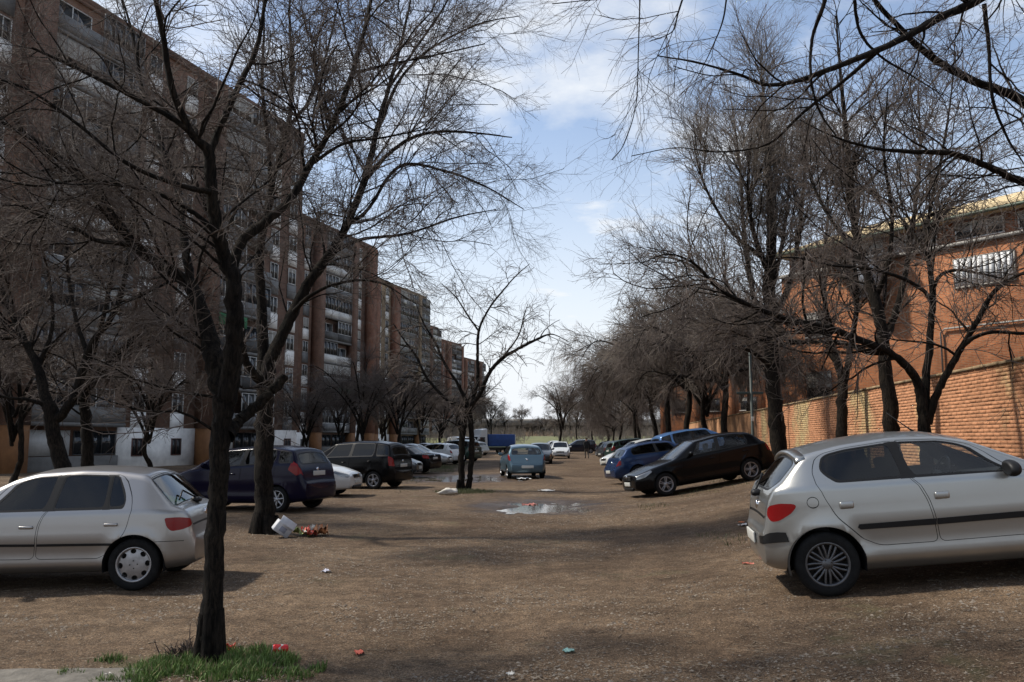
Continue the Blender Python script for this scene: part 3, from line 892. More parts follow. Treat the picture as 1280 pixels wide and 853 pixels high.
def kids(P, R, M, rng, u0, u1, ang, lmean, lsd, K, curl, trop, rfrac, rmax, rend, up=0.0, taper=0.5, upow=1.0):
    n, KK, _ = P.shape
    ln = np.linalg.norm(np.diff(P, axis=1), axis=2).sum(1)
    idx = rng.choice(n, M, p=ln / ln.sum())
    u = u0 + (u1 - u0) * rng.rand(M) ** upow
    f = u * (KK - 1); i = np.minimum(f.astype(int), KK - 2); fr = (f - i)[:, None]
    A = P[idx, i]; B = P[idx, i + 1]
    st = A * (1 - fr) + B * fr
    tg = norm(B - A)
    pp = norm(np.cross(tg, rng.normal(size=(M, 3))))
    a = np.radians(rng.normal(ang, ang * .3, M))[:, None]
    d = np.cos(a) * tg + np.sin(a) * pp
    d[:, 2] += up
    pr_ = R[idx, i] * (1 - fr[:, 0]) + R[idx, i + 1] * fr[:, 0]
    r0 = np.minimum(pr_ * rfrac, rmax)
    L = np.maximum(.3 * lmean, rng.normal(lmean, lsd, M)) * (1 - taper * u)
    return walk(st, d, L, K, rng, curl, np.array(trop), r0, np.minimum(r0 * .7, rend))

def limb_tubes(limbs, rng, S=10):
    parts = []; PP = []; RR = []
    for L in limbs:
        Kk = max(14, int(len(L) * 7))
        a = spline(L, Kk)
        a[2:, :3] += rng.normal(0, 1, (Kk - 2, 3)) * (a[2:, 3] * 0.07)[:, None]
        P = a[None, :, :3]; R = np.maximum(a[None, :, 3], .004)
        rid = 1 + .10 * rng.normal(size=(1, Kk, S)) * .7 + .08 * np.sin(np.arange(S) * 2.1)[None, None]
        parts.append(tubes(P, R, S, ridges=rid))
        b = spline(L, 24); PP.append(b[:, :3]); RR.append(np.maximum(b[:, 3], .004))
    return parts, np.array(PP), np.array(RR)

def make_tree(name, label, limbs, seed, levels, trunk_skip=0, nokids=(), base=None, bark=BARK, twig=TWIG, group=None, flare=True):
    """limbs: list of polylines [(x,y,z,r)...] in world space; levels: list of dicts for kids()"""
    rng = np.random.RandomState(seed)
    base = base if base is not None else limbs[0][0][:3]
    limbs = [[(p[0] - base[0], p[1] - base[1], p[2] - base[2], p[3]) for p in L] for L in limbs]
    parts, P, R = limb_tubes(limbs, rng)
    if flare:
        r = limbs[0][0][3]
        for k in range(5):
            a = k * 1.26 + rng.rand()
            L = [(math.cos(a) * r * .5, math.sin(a) * r * .5, .35 + .15 * rng.rand(), r * .5), (math.cos(a) * r * 1.0, math.sin(a) * r * 1.0, .08, r * .42), (math.cos(a) * r * 1.7, math.sin(a) * r * 1.7, -.08, r * .2)]
            b = spline(L, 8); parts.append(tubes(b[None, :, :3], b[None, :, 3], 7))
    root = empty(name, base)
    crown = []
    keep = [i for i in range(len(P)) if i >= trunk_skip and i not in nokids]
    P, R = P[keep], R[keep]
    for li, lv in enumerate(levels):
        lv = dict(lv); S = lv.pop('S'); tr = lv.pop('thick', False); also = lv.pop('also', None)
        P, R = kids(P, R, rng=rng, **lv)
        tb = tubes(P, R, S)
        (parts if tr else crown).append(tb)
    link('trunk', merge(parts, 'trunk'), bark, root)
    link('crown', merge(crown, 'crown', smooth=False), twig, root)
    tag(root, label, 'tree', group)
    return root

def limb_px(y, rows):
    """rows: (px, py, radius_m, dy) -> world points at depth y+dy"""
    out = []
    for r in rows:
        p = at_depth(r[0], r[1], y + (r[3] if len(r) > 3 else 0))
        out.append((p.x, p.y, p.z, r[2]))
    return out

def LV(M, u0, u1, ang, lm, K, curl, trop, rf, rmax, rend, S, thick=False, up=0, taper=.5, sd=.3, upow=1.0):
    return dict(M=M, u0=u0, u1=u1, ang=ang, lmean=lm, lsd=lm * sd, K=K, curl=curl, trop=trop, rfrac=rf, rmax=rmax, rend=rend, S=S, thick=thick, up=up, taper=taper, upow=upow)

# T1: forked tree in the left foreground
b1 = on_ground(262, 826)
y1 = b1.y
T1 = [
    [(b1.x, b1.y, b1.z - .1, .095)] + limb_px(y1, [(265, 770, 0.080), (268, 690, 0.072), (273, 610, 0.070), (276, 545, 0.078), (278, 510, 0.076), (270, 462, 0.082, .1), (258, 415, 0.0738, .2), (240, 362, 0.0615, .3), (212, 338, 0.0492, .4), (168, 306, 0.041, .5), (110, 230, 0.0328, .5), (50, 180, 0.0246, .4), (0, 152, 0.01804, .3), (-60, 120, 0.00984, .2)]),
    limb_px(y1, [(280, 520, 0.082), (291, 450, 0.0697, -.1), (293, 405, 0.0656, -.15), (291, 349, 0.0615, -.2), (283, 330, 0.0574, -.2), (272, 290, 0.0492, -.3), (264, 236, 0.0451, -.35), (261, 190, 0.041, -.4), (240, 168, 0.0287, -.5), (215, 110, 0.0246, -.6), (203, 40, 0.0205, -.7), (188, -30, 0.01476, -.8), (170, -110, 0.0082, -.9)]),
    limb_px(y1, [(288, 345, 0.041, -.2), (302, 303, 0.041, -.1), (333, 276, 0.0369, .0), (362, 250, 0.0328, .15), (388, 206, 0.02952, .3), (414, 160, 0.02624, .4), (440, 92, 0.02214, .5), (462, 10, 0.0164, .6), (472, -70, 0.00984, .7)]),
    limb_px(y1, [(261, 195, 0.02952, -.4), (272, 165, 0.02706, -.3), (300, 105, 0.02296, -.2), (322, 55, 0.01804, -.1), (335, -20, 0.0123, 0), (350, -80, 0.00656, 0)]),
    limb_px(y1, [(238, 358, 0.041, .3), (232, 312, 0.0369, .5), (226, 257, 0.0328, .7), (219, 227, 0.0287, .8), (205, 190, 0.0246, .9), (180, 120, 0.01968, 1.1), (165, 40, 0.01312, 1.3), (140, -40, 0.00656, 1.4)]),
    limb_px(y1, [(285, 545, 0.0574, .0), (297, 528, 0.05084, .15), (324, 504, 0.0451, .3), (346, 482, 0.041, .4), (357, 470, 0.0328, .42)]),
    limb_px(y1, [(264, 240, 0.0246, -.4), (225, 232, 0.01804, -.5), (160, 205, 0.01476, -.7), (90, 150, 0.01148, -.8), (30, 110, 0.0082, -.9), (-40, 90, 0.00492, -1)]),
    limb_px(y1, [(272, 292, 0.0246, -.3), (240, 265, 0.01804, -.35), (190, 240, 0.0164, -.4), (110, 225, 0.01312, -.5), (40, 232, 0.00984, -.5), (-30, 215, 0.00492, -.6)]),
    limb_px(y1, [(245, 170, 0.02296, -.5), (210, 145, 0.01968, -.6), (160, 118, 0.0164, -.7), (95, 85, 0.01312, -.8), (40, 60, 0.0082, -.9)]),
    limb_px(y1, [(388, 206, 0.0164, .3), (430, 180, 0.0123, .5), (480, 172, 0.00902, .7), (540, 160, 0.00492, .9)]),
    limb_px(y1, [(440, 92, 0.01312, .5), (480, 82, 0.01066, .5), (540, 70, 0.0082, .5), (606, 55, 0.00492, .5)]),
    limb_px(y1, [(168, 306, 0.0246, .5), (120, 300, 0.01804, .6), (60, 270, 0.01312, .6), (0, 300, 0.0082, .6)]),
]
make_tree('forked_tree', 'dark forked bare tree in the left foreground growing out of the grass patch', T1, 11, nokids=(5,), levels=[
    LV(150, .30, 1.0, 48, 1.15, 9, .16, (0, 0, .03), .45, .013, .005, 5, True, taper=.45),
    LV(1100, .15, 1.0, 46, .60, 6, .17, (0, 0, .0), .65, .006, .003, 4),
    LV(6500, .10, 1.0, 45, .30, 4, .18, (0, 0, -.01), .75, .0036, .002, 3),
    LV(15000, .15, 1.0, 45, .14, 2, .15, (0, 0, 0), .8, .0024, .0015, 3)], group='bare trees of the parking ground')

# T2: taller tree behind it, beside the white box
b2 = on_ground(331, 667)
y2 = b2.y
T2 = [
    [(b2.x, b2.y, b2.z - .1, .24)] + limb_px(y2, [(330, 640, 0.1794), (331, 580, 0.1599), (331, 520, 0.156), (332, 480, 0.1482), (338, 452, 0.1248), (350, 425, 0.1092, .1), (366, 392, 0.1014, .2), (385, 355, 0.0975, .3), (412, 319, 0.0897, .4), (433, 282, 0.078, .5), (456, 225, 0.0663, .6), (470, 168, 0.0546, .7), (486, 110, 0.0429, .8), (500, 60, 0.0312, 1), (515, -10, 0.0195, 1.2), (525, -90, 0.00936, 1.4)]),
    limb_px(y2, [(329, 490, 0.117), (328, 430, 0.1014, .2), (326, 373, 0.0936, .4), (325, 312, 0.0819, .6), (337, 255, 0.0702, .8), (342, 221, 0.0624, .9), (360, 160, 0.0507, 1.0), (365, 90, 0.039, 1.2), (362, 10, 0.0234, 1.4), (370, -90, 0.0117, 1.6)]),
    limb_px(y2, [(338, 250, 0.0468, .8), (336, 190, 0.039, .6), (328, 110, 0.0312, .4), (330, 20, 0.0195, .2), (322, -80, 0.00936, 0)]),
    limb_px(y2, [(330, 478, 0.0936), (318, 470, 0.078, -.3), (304, 440, 0.0624, -.6), (300, 390, 0.0546, -.9), (285, 330, 0.039, -1.2), (250, 240, 0.0273, -1.5), (220, 150, 0.0156, -1.8), (200, 40, 0.0078, -2)]),
    limb_px(y2, [(456, 226, 0.0468, .6), (478, 200, 0.039, .5), (510, 175, 0.03276, .3), (545, 165, 0.0273, .1), (590, 166, 0.02028, -.2), (640, 172, 0.00936, -.4)]),
    limb_px(y2, [(433, 282, 0.0429, .5), (460, 262, 0.0351, .6), (500, 208, 0.0312, .6), (560, 215, 0.0234, .8), (610, 235, 0.01716, 1), (655, 262, 0.0078, 1.1)]),
    limb_px(y2, [(412, 319, 0.039, .4), (450, 300, 0.0312, .2), (510, 292, 0.0234, .0), (570, 272, 0.0156, -.3), (620, 262, 0.0078, -.5)]),
    limb_px(y2, [(470, 168, 0.039, .7), (500, 100, 0.0312, .9), (540, 60, 0.0234, 1.2), (600, 30, 0.0156, 1.4), (650, 20, 0.0078, 1.5)]),
    limb_px(y2, [(366, 392, 0.0468, .2), (385, 372, 0.0351, -.4), (420, 355, 0.0273, -.9), (470, 352, 0.01716, -1.3), (520, 380, 0.0078, -1.6)]),
    limb_px(y2, [(486, 110, 0.0351, .8), (520, 60, 0.02652, .8), (560, 0, 0.01872, .8), (590, -70, 0.00936, .8)]),
    limb_px(y2, [(360, 160, 0.0351, 1.0), (390, 120, 0.02964, 1.4), (410, 60, 0.0234, 1.8), (430, -30, 0.0117, 2.2)]),
    limb_px(y2, [(325, 312, 0.0468, .6), (290, 280, 0.0351, 1.2), (240, 230, 0.02652, 1.8), (180, 200, 0.0156, 2.4), (120, 190, 0.0078, 2.8)]),
]
make_tree('wide_tree', 'large dark bare tree with the white box leaning against its trunk', T2, 12, [
    LV(220, .30, 1.0, 45, 2.1, 9, .13, (0, 0, .0), .42, .020, .008, 5, True, taper=.45),
    LV(2000, .10, 1.0, 42, 1.1, 6, .15, (0, 0, -.02), .6, .009, .005, 3),
    LV(9000, .10, 1.0, 42, .6, 4, .15, (0, 0, -.03), .75, .0052, .0034, 3),
    LV(19000, .15, 1.0, 42, .28, 2, .15, (0, 0, -.01), .8, .0038, .0026, 3)], group='bare trees of the parking ground')

# T3, T4 at the far left, in front of the nearest block
y3 = 18.5
g3 = gz(-9.6, y3)
p3 = at_depth(84, 600, y3)
T3 = [
    [(p3.x, p3.y, g3 - .1, .21)] + limb_px(y3, [(78, 592, 0.1716), (66, 541, 0.1482), (63, 512, 0.1482), (57, 500, 0.117), (47, 459, 0.0936, .2), (30, 425, 0.078, .4), (10, 380, 0.0624, .6), (-10, 320, 0.0468, .8), (-20, 240, 0.0312, 1), (-30, 150, 0.0156, 1.2)]),
    limb_px(y3, [(67, 525, 0.1092), (78, 518, 0.1014), (94, 494, 0.0936, -.1), (106, 455, 0.0858, -.2), (118, 425, 0.0702, -.3), (141, 395, 0.0624, -.4), (158, 340, 0.0468, -.5), (165, 270, 0.0351, -.6), (175, 180, 0.0195, -.7), (180, 100, 0.0078, -.8)]),
    limb_px(y3, [(110, 445, 0.0546, -.2), (95, 400, 0.0468, 0), (85, 340, 0.039, .3), (80, 260, 0.0273, .6), (70, 180, 0.0156, .8)]),
    limb_px(y3, [(47, 459, 0.0546, .2), (65, 410, 0.0429, .5), (60, 340, 0.0312, .9), (40, 270, 0.0195, 1.2), (35, 190, 0.00936, 1.4)]),
    limb_px(y3, [(60, 508, 0.0546), (35, 500, 0.039, -.3), (0, 495, 0.0273, -.6), (-40, 470, 0.0117, -.8)]),
]
LVM = [LV(90, .30, 1.0, 48, 2.0, 8, .15, (0, 0, .0), .5, .028, .010, 5, True, taper=.45),
       LV(620, .10, 1.0, 44, 1.0, 6, .16, (0, 0, -.02), .65, .013, .006, 4),
       LV(3300, .10, 1.0, 44, .55, 4, .16, (0, 0, -.03), .75, .007, .004, 3),
       LV(5500, .15, 1.0, 44, .28, 2, .15, (0, 0, 0), .8, .0045, .003, 3)]
make_tree('forked_tree', 'thick-trunked forked bare tree behind the silver car at the left edge', T3, 13, LVM, group='bare trees of the parking ground')
y4 = 20.5
p4 = at_depth(111, 598, y4)
T4 = [
    [(p4.x, p4.y, gz(p4.x, y4) - .1, .18)] + limb_px(y4, [(110, 588, .15), (109, 541, .135), (106, 494, .12), (118, 472, .09), (131, 459, .08, -.1), (164, 426, .065, -.2), (190, 405, .05, -.3), (215, 392, .04, -.4), (245, 360, .025, -.5), (270, 320, .01, -.6)]),
    limb_px(y4, [(106, 498, .08), (112, 455, .07, .3), (128, 400, .06, .5), (140, 330, .045, .7), (138, 240, .03, .9), (150, 150, .015, 1)]),
    limb_px(y4, [(125, 465, .05, 0), (160, 440, .04, .4), (205, 415, .03, .7), (225, 395, .015, .9)]),
]
make_tree('slender_tree', 'slender bare tree just right of the thick forked one at far left', T4, 14, LVM, group='bare trees of the parking ground')

# mid-lane young tree with twin stems
bm_ = on_ground(580, 613)
ym = bm_.y
TM = [
    [(bm_.x - .12, bm_.y, bm_.z - .1, .13)] + limb_px(ym, [(577, 600, .105), (577, 560, .10), (580, 530, .10), (586, 512, .09), (600, 492, .075, -.1), (612, 466, .065, -.2), (628, 448, .06, -.3), (648, 436, .05, -.4), (672, 424, .04, -.5), (690, 418, .02, -.6), (712, 428, .01, -.7)]),
    [(bm_.x + .12, bm_.y + .05, bm_.z - .1, .12)] + limb_px(ym, [(587, 600, .095), (590, 560, .09), (588, 525, .085), (584, 505, .08, .1), (572, 480, .05, .2), (556, 455, .045, .3), (545, 430, .04, .4), (530, 405, .03, .5), (520, 380, .015, .6)]),
    limb_px(ym, [(582, 508, .06), (566, 505, .055, .2), (548, 490, .05, .3), (532, 470, .045, .4), (520, 445, .04, .5), (505, 425, .03, .5), (492, 405, .02, .5)]),
    limb_px(ym, [(590, 505, .06), (597, 475, .055, .2), (597, 440, .05, .3), (599, 412, .045, .3), (612, 385, .035, .4), (630, 362, .028, .5), (645, 345, .02, .5), (662, 330, .01, .6)]),
    limb_px(ym, [(599, 415, .035, .3), (585, 395, .03, .5), (570, 372, .022, .7), (552, 355, .012, .9)]),
    limb_px(ym, [(628, 448, .03, -.3), (648, 420, .025, -.1), (655, 395, .02, 0), (660, 380, .01, .1)]),
    limb_px(ym, [(582, 540, .03), (568, 530, .025, -.4), (552, 522, .012, -.7)]),
]
make_tree('young_tree', 'small bare tree with two close stems standing alone beside the lane puddle', TM, 15, [
    LV(70, .35, 1.0, 50, 1.15, 7, .17, (0, 0, -.02), .55, .020, .009, 4, True, taper=.4),
    LV(420, .12, 1.0, 45, .8, 6, .16, (0, 0, -.07), .7, .011, .007, 3),
    LV(1500, .1, 1.0, 42, .5, 5, .16, (0, 0, -.07), .8, .0075, .005, 3)], group='bare trees of the parking ground')

# trees by the right wall
def on_bank(px, y):
    x = (px - CX) / F_PX * y
    return x, y, gz(x, y)
r4 = on_bank(1156, 13.6)
yr = 13.6
TR4 = [
    [(r4[0], r4[1], r4[2] - .1, .13)] + limb_px(yr, [(1157, 545, 0.1023), (1153, 505, 0.093), (1148, 480, 0.0775), (1130, 455, 0.0651, -.1), (1108, 438, 0.0589, -.2), (1075, 425, 0.0527, -.4), (1040, 412, 0.0496, -.6), (990, 400, 0.0403, -.8), (945, 385, 0.0341, -1), (900, 362, 0.0279, -1.2), (868, 330, 0.0186, -1.4), (835, 318, 0.01116, -1.6), (800, 330, 0.0062, -1.7)]),
    limb_px(yr, [(1156, 520, 0.0744), (1158, 470, 0.0651, .1), (1163, 425, 0.0589, .2), (1166, 370, 0.0527, .3), (1163, 340, 0.0434, .4), (1158, 300, 0.0341, .5), (1165, 250, 0.0279, .6), (1178, 190, 0.0217, .7), (1190, 110, 0.01364, .8), (1195, 30, 0.0062, .9)]),
    limb_px(yr, [(1160, 530, 0.0682), (1170, 495, 0.0589, -.1), (1190, 455, 0.0527, -.2), (1208, 425, 0.0465, -.3), (1225, 395, 0.0403, -.35), (1240, 368, 0.0341, -.4), (1262, 350, 0.0279, -.5), (1290, 335, 0.0217, -.6), (1330, 300, 0.0124, -.7)]),
    limb_px(yr, [(1204, 432, 0.0372, -.3), (1222, 420, 0.031, -.4), (1245, 415, 0.0279, -.5), (1285, 417, 0.0248, -.6), (1330, 410, 0.0124, -.7)]),
    limb_px(yr, [(1164, 375, 0.0341, .3), (1150, 360, 0.031, .1), (1120, 345, 0.0279, -.1), (1080, 335, 0.02356, -.3), (1040, 332, 0.0186, -.5), (990, 322, 0.0124, -.7), (930, 330, 0.0062, -.9)]),
    limb_px(yr, [(1166, 365, 0.031, .3), (1175, 345, 0.0279, 0), (1195, 338, 0.0248, -.2), (1225, 342, 0.0186, -.4), (1260, 350, 0.0124, -.6)]),
    limb_px(yr, [(1110, 440, 0.0465, -.2), (1085, 440, 0.0434, 0), (1050, 428, 0.0372, .2), (1010, 428, 0.031, .4), (970, 430, 0.0248, .6), (930, 420, 0.0186, .8), (890, 428, 0.0093, 1)]),
    limb_px(yr, [(1160, 320, 0.0279, .4), (1140, 290, 0.0217, .6), (1120, 270, 0.0186, .8), (1090, 285, 0.0124, 1), (1060, 280, 0.0062, 1.2)]),
]
make_tree('leaning_tree', 'many-limbed bare tree above the right silver hatchback with a long limb reaching left', TR4, 21, [
    LV(120, .30, 1.0, 48, 1.7, 9, .16, (0, 0, .02), .5, .024, .008, 5, True, taper=.4),
    LV(850, .10, 1.0, 46, .85, 6, .17, (0, 0, -.03), .65, .011, .005, 4),
    LV(4200, .10, 1.0, 44, .45, 4, .17, (0, 0, -.03), .75, .006, .0034, 3),
    LV(6000, .15, 1.0, 44, .2, 2, .15, (0, 0, 0), .8, .004, .0025, 3)], group='bare trees by the right wall')
r3 = on_bank(1113, 17.0); yq = 17.0
TR3 = [
    [(r3[0], r3[1], r3[2] - .1, .19)] + limb_px(yq, [(1114, 540, 0.1615), (1112, 500, 0.1445), (1106, 450, 0.1275), (1100, 400, 0.119), (1090, 360, 0.102, .1), (1075, 320, 0.085, .2), (1066, 260, 0.07225, .3), (1060, 190, 0.0595, .4), (1052, 110, 0.03825, .5), (1045, 20, 0.017, .6)]),
    limb_px(yq, [(1104, 430, 0.085), (1118, 395, 0.07225, .3), (1130, 350, 0.0595, .5), (1140, 290, 0.04675, .7), (1150, 200, 0.02975, .9), (1148, 110, 0.01275, 1.1)]),
    limb_px(yq, [(1094, 375, 0.0595, .1), (1110, 330, 0.04675, -.3), (1115, 270, 0.03825, -.6), (1105, 190, 0.0255, -.9), (1110, 110, 0.0102, -1.1)]),
    limb_px(yq, [(1078, 325, 0.051, .2), (1050, 290, 0.03825, .5), (1020, 240, 0.0255, .8), (1000, 170, 0.0102, 1.1)]),
]
TRL = [LV(90, .30, 1.0, 40, 1.9, 8, .13, (0, 0, .05), .5, .026, .009, 5, True, taper=.4),
       LV(620, .10, 1.0, 40, 1.0, 6, .15, (0, 0, .02), .65, .012, .006, 4),
       LV(3200, .10, 1.0, 42, .5, 4, .16, (0, 0, 0), .75, .0065, .004, 3),
       LV(4000, .15, 1.0, 42, .25, 2, .15, (0, 0, 0), .8, .0045, .003, 3)]
make_tree('straight_tree', 'upright thick-trunked bare tree against the right wall, left of the many-limbed one', TR3, 22, TRL, group='bare trees by the right wall')
r2 = on_bank(1053, 21.5); yq = 21.5
TR2 = [
    [(r2[0], r2[1], r2[2] - .1, .2)] + limb_px(yq, [(1053, 545, .15), (1052, 510, .135), (1054, 480, .13), (1048, 455, .10), (1038, 430, .085, .2), (1032, 390, .07, .4), (1030, 330, .05, .6), (1035, 260, .03, .8), (1030, 190, .012, 1)]),
    limb_px(yq, [(1054, 488, .09), (1060, 455, .08, -.2), (1066, 420, .07, -.3), (1072, 370, .055, -.4), (1068, 310, .04, -.5), (1075, 230, .02, -.6)]),
]
make_tree('slender_tree', 'thin twin-limbed bare tree at the right wall between two thicker trunks', TR2, 23,
          [dict(l, M=int(l['M'] * .75)) for l in TRL], group='bare trees by the right wall')
r1 = on_bank(976, 25.5); yq = 25.5
TR1 = [
    [(r1[0], r1[1], r1[2] - .1, .36)] + limb_px(yq, [(976, 585, .27), (972, 540, .24), (967, 480, .23), (964, 420, .21), (962, 350, .18), (965, 280, .15, .1), (960, 200, .10, .2), (955, 130, .05, .3), (950, 70, .015, .3)]),
    limb_px(yq, [(965, 440, .11), (955, 410, .10, .2), (940, 360, .085, .4), (930, 290, .065, .6), (925, 210, .04, .7), (915, 130, .015, .8)]),
    limb_px(yq, [(964, 400, .11), (985, 360, .09, -.2), (998, 300, .07, -.4), (1005, 230, .05, -.5), (1010, 150, .02, -.6)]),
    limb_px(yq, [(962, 370, .09), (975, 320, .07, .5), (985, 250, .05, .9), (990, 170, .02, 1.2)]),
    limb_px(yq, [(963, 345, .09), (945, 300, .07, -.4), (935, 240, .05, -.8), (940, 160, .02, -1)]),
    limb_px(yq, [(966, 460, .08), (940, 440, .06, -.5), (905, 425, .05, -.9), (870, 400, .03, -1.3), (845, 400, .012, -1.5)]),
    limb_px(yq, [(962, 330, .08), (915, 290, .05, .3), (880, 230, .035, .5), (865, 170, .015, .7)]),
    limb_px(yq, [(964, 420, .08), (915, 370, .055, .3), (860, 330, .035, .5), (820, 320, .015, .7)]),
]
make_tree('tall_tree', 'tallest bare tree on the right with dense upright twigs, trunk beside the black car', TR1, 24, [
    LV(240, .25, 1.0, 36, 2.3, 8, .11, (0, 0, .07), .42, .022, .010, 4, True, taper=.4),
    LV(2200, .10, 1.0, 36, 1.25, 5, .13, (0, 0, .05), .6, .011, .007, 3),
    LV(10000, .10, 1.0, 38, .7, 3, .14, (0, 0, .03), .75, .0075, .005, 3),
    LV(12000, .15, 1.0, 38, .35, 2, .12, (0, 0, .02), .8, .0052, .004, 3)], twig=TWIG_PALE, group='bare trees by the right wall')

# R5: tree just outside the frame at right whose limbs overhang the picture
x5, y5 = 6.9, 9.3
z5 = gz(x5, y5)
TR5 = [
    [(x5, y5, z5 - .1, .22), (x5, y5 - .1, z5 + 1.2, .17), (x5 - .05, y5 - .2, z5 + 2.3, .15), (x5 - .2, y5 - .5, z5 + 3.2, .12), (x5 - .6, y5 - 1.0, z5 + 4.2, .09), (x5 - 1.0, y5 - 1.3, z5 + 5.2, .05), (x5 - 1.3, y5 - 1.4, z5 + 6.3, .015)],
    [(x5 - .05, y5 - .2, z5 + 2.4, .11), (x5 - .6, y5 - .7, z5 + 3.0, .085)] + limb_px(7.6, [(1330, 190, 0.0546), (1280, 128, 0.0429), (1215, 100, 0.0351, -.1), (1160, 68, 0.0312, -.2), (1120, 30, 0.0234, -.3), (1085, -10, 0.01716, -.4), (1050, -70, 0.0078, -.5)]),
    [(x5 - .2, y5 - .5, z5 + 3.2, .10), (x5 - .9, y5 - 1.2, z5 + 3.75, .08)] + limb_px(7.0, [(1290, -25, 0.0468), (1220, 2, 0.039), (1170, 25, 0.0351), (1120, 52, 0.02964, -.1), (1060, 78, 0.0234, -.2), (1000, 100, 0.01872, -.3), (958, 106, 0.01404, -.4), (920, 92, 0.01092, -.5), (870, 78, 0.0078, -.6), (822, 70, 0.00468, -.7)]),
    limb_px(7.0, [(1100, 62, 0.02028, -.1), (1050, 105, 0.0156, 0), (1005, 140, 0.01326, .1), (960, 180, 0.00936, .2), (900, 190, 0.00702, .3), (845, 185, 0.00468, .4), (790, 195, 0.00312, .5)]),
    [(x5 - .1, y5 - .3, z5 + 2.8, .08)] + limb_px(8.2, [(1330, 235, 0.0468), (1280, 228, 0.039), (1235, 208, 0.0312, -.1), (1190, 192, 0.02652, -.2), (1140, 190, 0.02028, -.3), (1090, 185, 0.01404, -.4), (1040, 170, 0.00936, -.5), (1000, 150, 0.00468, -.6)]),
    limb_px(7.2, [(1230, 5, 0.02184), (1236, 60, 0.01716, .1), (1240, 120, 0.01404, .1), (1258, 170, 0.01092, .2), (1280, 205, 0.00624, .2)]),
    limb_px(6.6, [(1040, -30, 0.0234), (1028, 10, 0.01872), (1015, 50, 0.01404, .1), (1014, 100, 0.01092, .1), (1025, 140, 0.00858, .2), (1045, 170, 0.00546, .2)]),
    limb_px(7.0, [(1068, 0, 0.0156, -.3), (1075, 40, 0.01248, -.2), (1100, 70, 0.01014, -.1), (1140, 95, 0.00702, .1), (1180, 120, 0.0039, .2)]),
    limb_px(6.4, [(1100, -60, 0.0273), (1030, -50, 0.0234), (960, -40, 0.0195), (900, -30, 0.0156), (850, -20, 0.0117), (800, -5, 0.0078), (740, 0, 0.00468), (690, 5, 0.00312)]),
    limb_px(6.4, [(860, -22, 0.00936), (848, 15, 0.00702), (840, 40, 0.00468, .1), (812, 52, 0.00312, .2)]),
    limb_px(6.4, [(800, -5, 0.00624), (798, 60, 0.00468), (795, 130, 0.0039, .1), (780, 180, 0.00234, .1), (765, 200, 0.00156, .2)]),
    limb_px(6.5, [(910, -30, 0.00936), (905, 20, 0.00702), (890, 60, 0.00468, .1), (870, 100, 0.00312, .2)]),
]
make_tree('overhanging_tree', 'bare tree at the right edge whose long limbs hang across the upper right sky', TR5, 25, [
    LV(70, .25, 1.0, 48, .85, 8, .17, (0, 0, -.02), .55, .012, .004, 5, True, taper=.4),
    LV(420, .12, 1.0, 46, .50, 7, .16, (0, 0, -.07), .65, .0045, .0022, 4),
    LV(1500, .1, 1.0, 44, .26, 5, .17, (0, 0, -.06), .75, .0028, .0016, 3)], trunk_skip=1, group='bare trees by the right wall')

# generic far trees: a few meshes shared by many individuals
def auto_tree(seed, H, spread, droop, nl=7, dense=1.0, thin=1.0, fork=.32):
    rng = np.random.RandomState(seed)
    limbs = []
    r = H * .0155
    top = [(0, 0, -.1, r * 1.3), (.02 * H * rng.normal(), .02 * H * rng.normal(), H * fork * .5, r), (.03 * H * rng.normal(), .03 * H * rng.normal(), H * fork, r * .9), (.05 * H * rng.normal(), .05 * H * rng.normal(), H * .62, r * .55), (.07 * H * rng.normal(), .07 * H * rng.normal(), H * .85, r * .25), (.08 * H * rng.normal(), .08 * H * rng.normal(), H, r * .08)]
    limbs.append(top)
    for k in range(nl):
        a = k / nl * 6.283 + rng.rand() * .7
        h0 = H * (fork + .22 * rng.rand())
        e = spread * (.7 + .5 * rng.rand())
        c, s = math.cos(a), math.sin(a)
        hh = H * (.72 + .25 * rng.rand()) - droop * H * .3
        limbs.append([(0, 0, h0, r * .6), (c * e * .25, s * e * .25, h0 + (hh - h0) * .45, r * .48), (c * e * .55, s * e * .55, h0 + (hh - h0) * .8, r * .34), (c * e * .85, s * e * .85, hh, r * .2), (c * e * 1.05, s * e * 1.05, hh - droop * H * .18, r * .07)])
    parts, P, R = limb_tubes(limbs, rng, 7)
    crown = []
    tz = -.10 * droop
    lv = [LV(int(60 * dense), .30, 1.0, 45, H * .19, 6, .15, (0, 0, tz * .4), .55, r * .22, r * .1, 4, True, taper=.4),
          LV(int(520 * dense), .12, 1.0, 42, H * .13, 6, .15, (0, 0, tz), .7, .013 * thin, .009 * thin, 3),
          LV(int(3600 * dense), .10, 1.0, 42, H * .085, 3, .15, (0, 0, tz * 2.2), .8, .0095 * thin, .0065 * thin, 3)]
    for l in lv:
        l = dict(l); S = l.pop('S'); th = l.pop('thick')
        P, R = kids(P, R, rng=rng, **l)
        (parts if th else crown).append(tubes(P, R, S))
    return merge(parts, 'trunk'), merge(crown, 'crown', smooth=False)

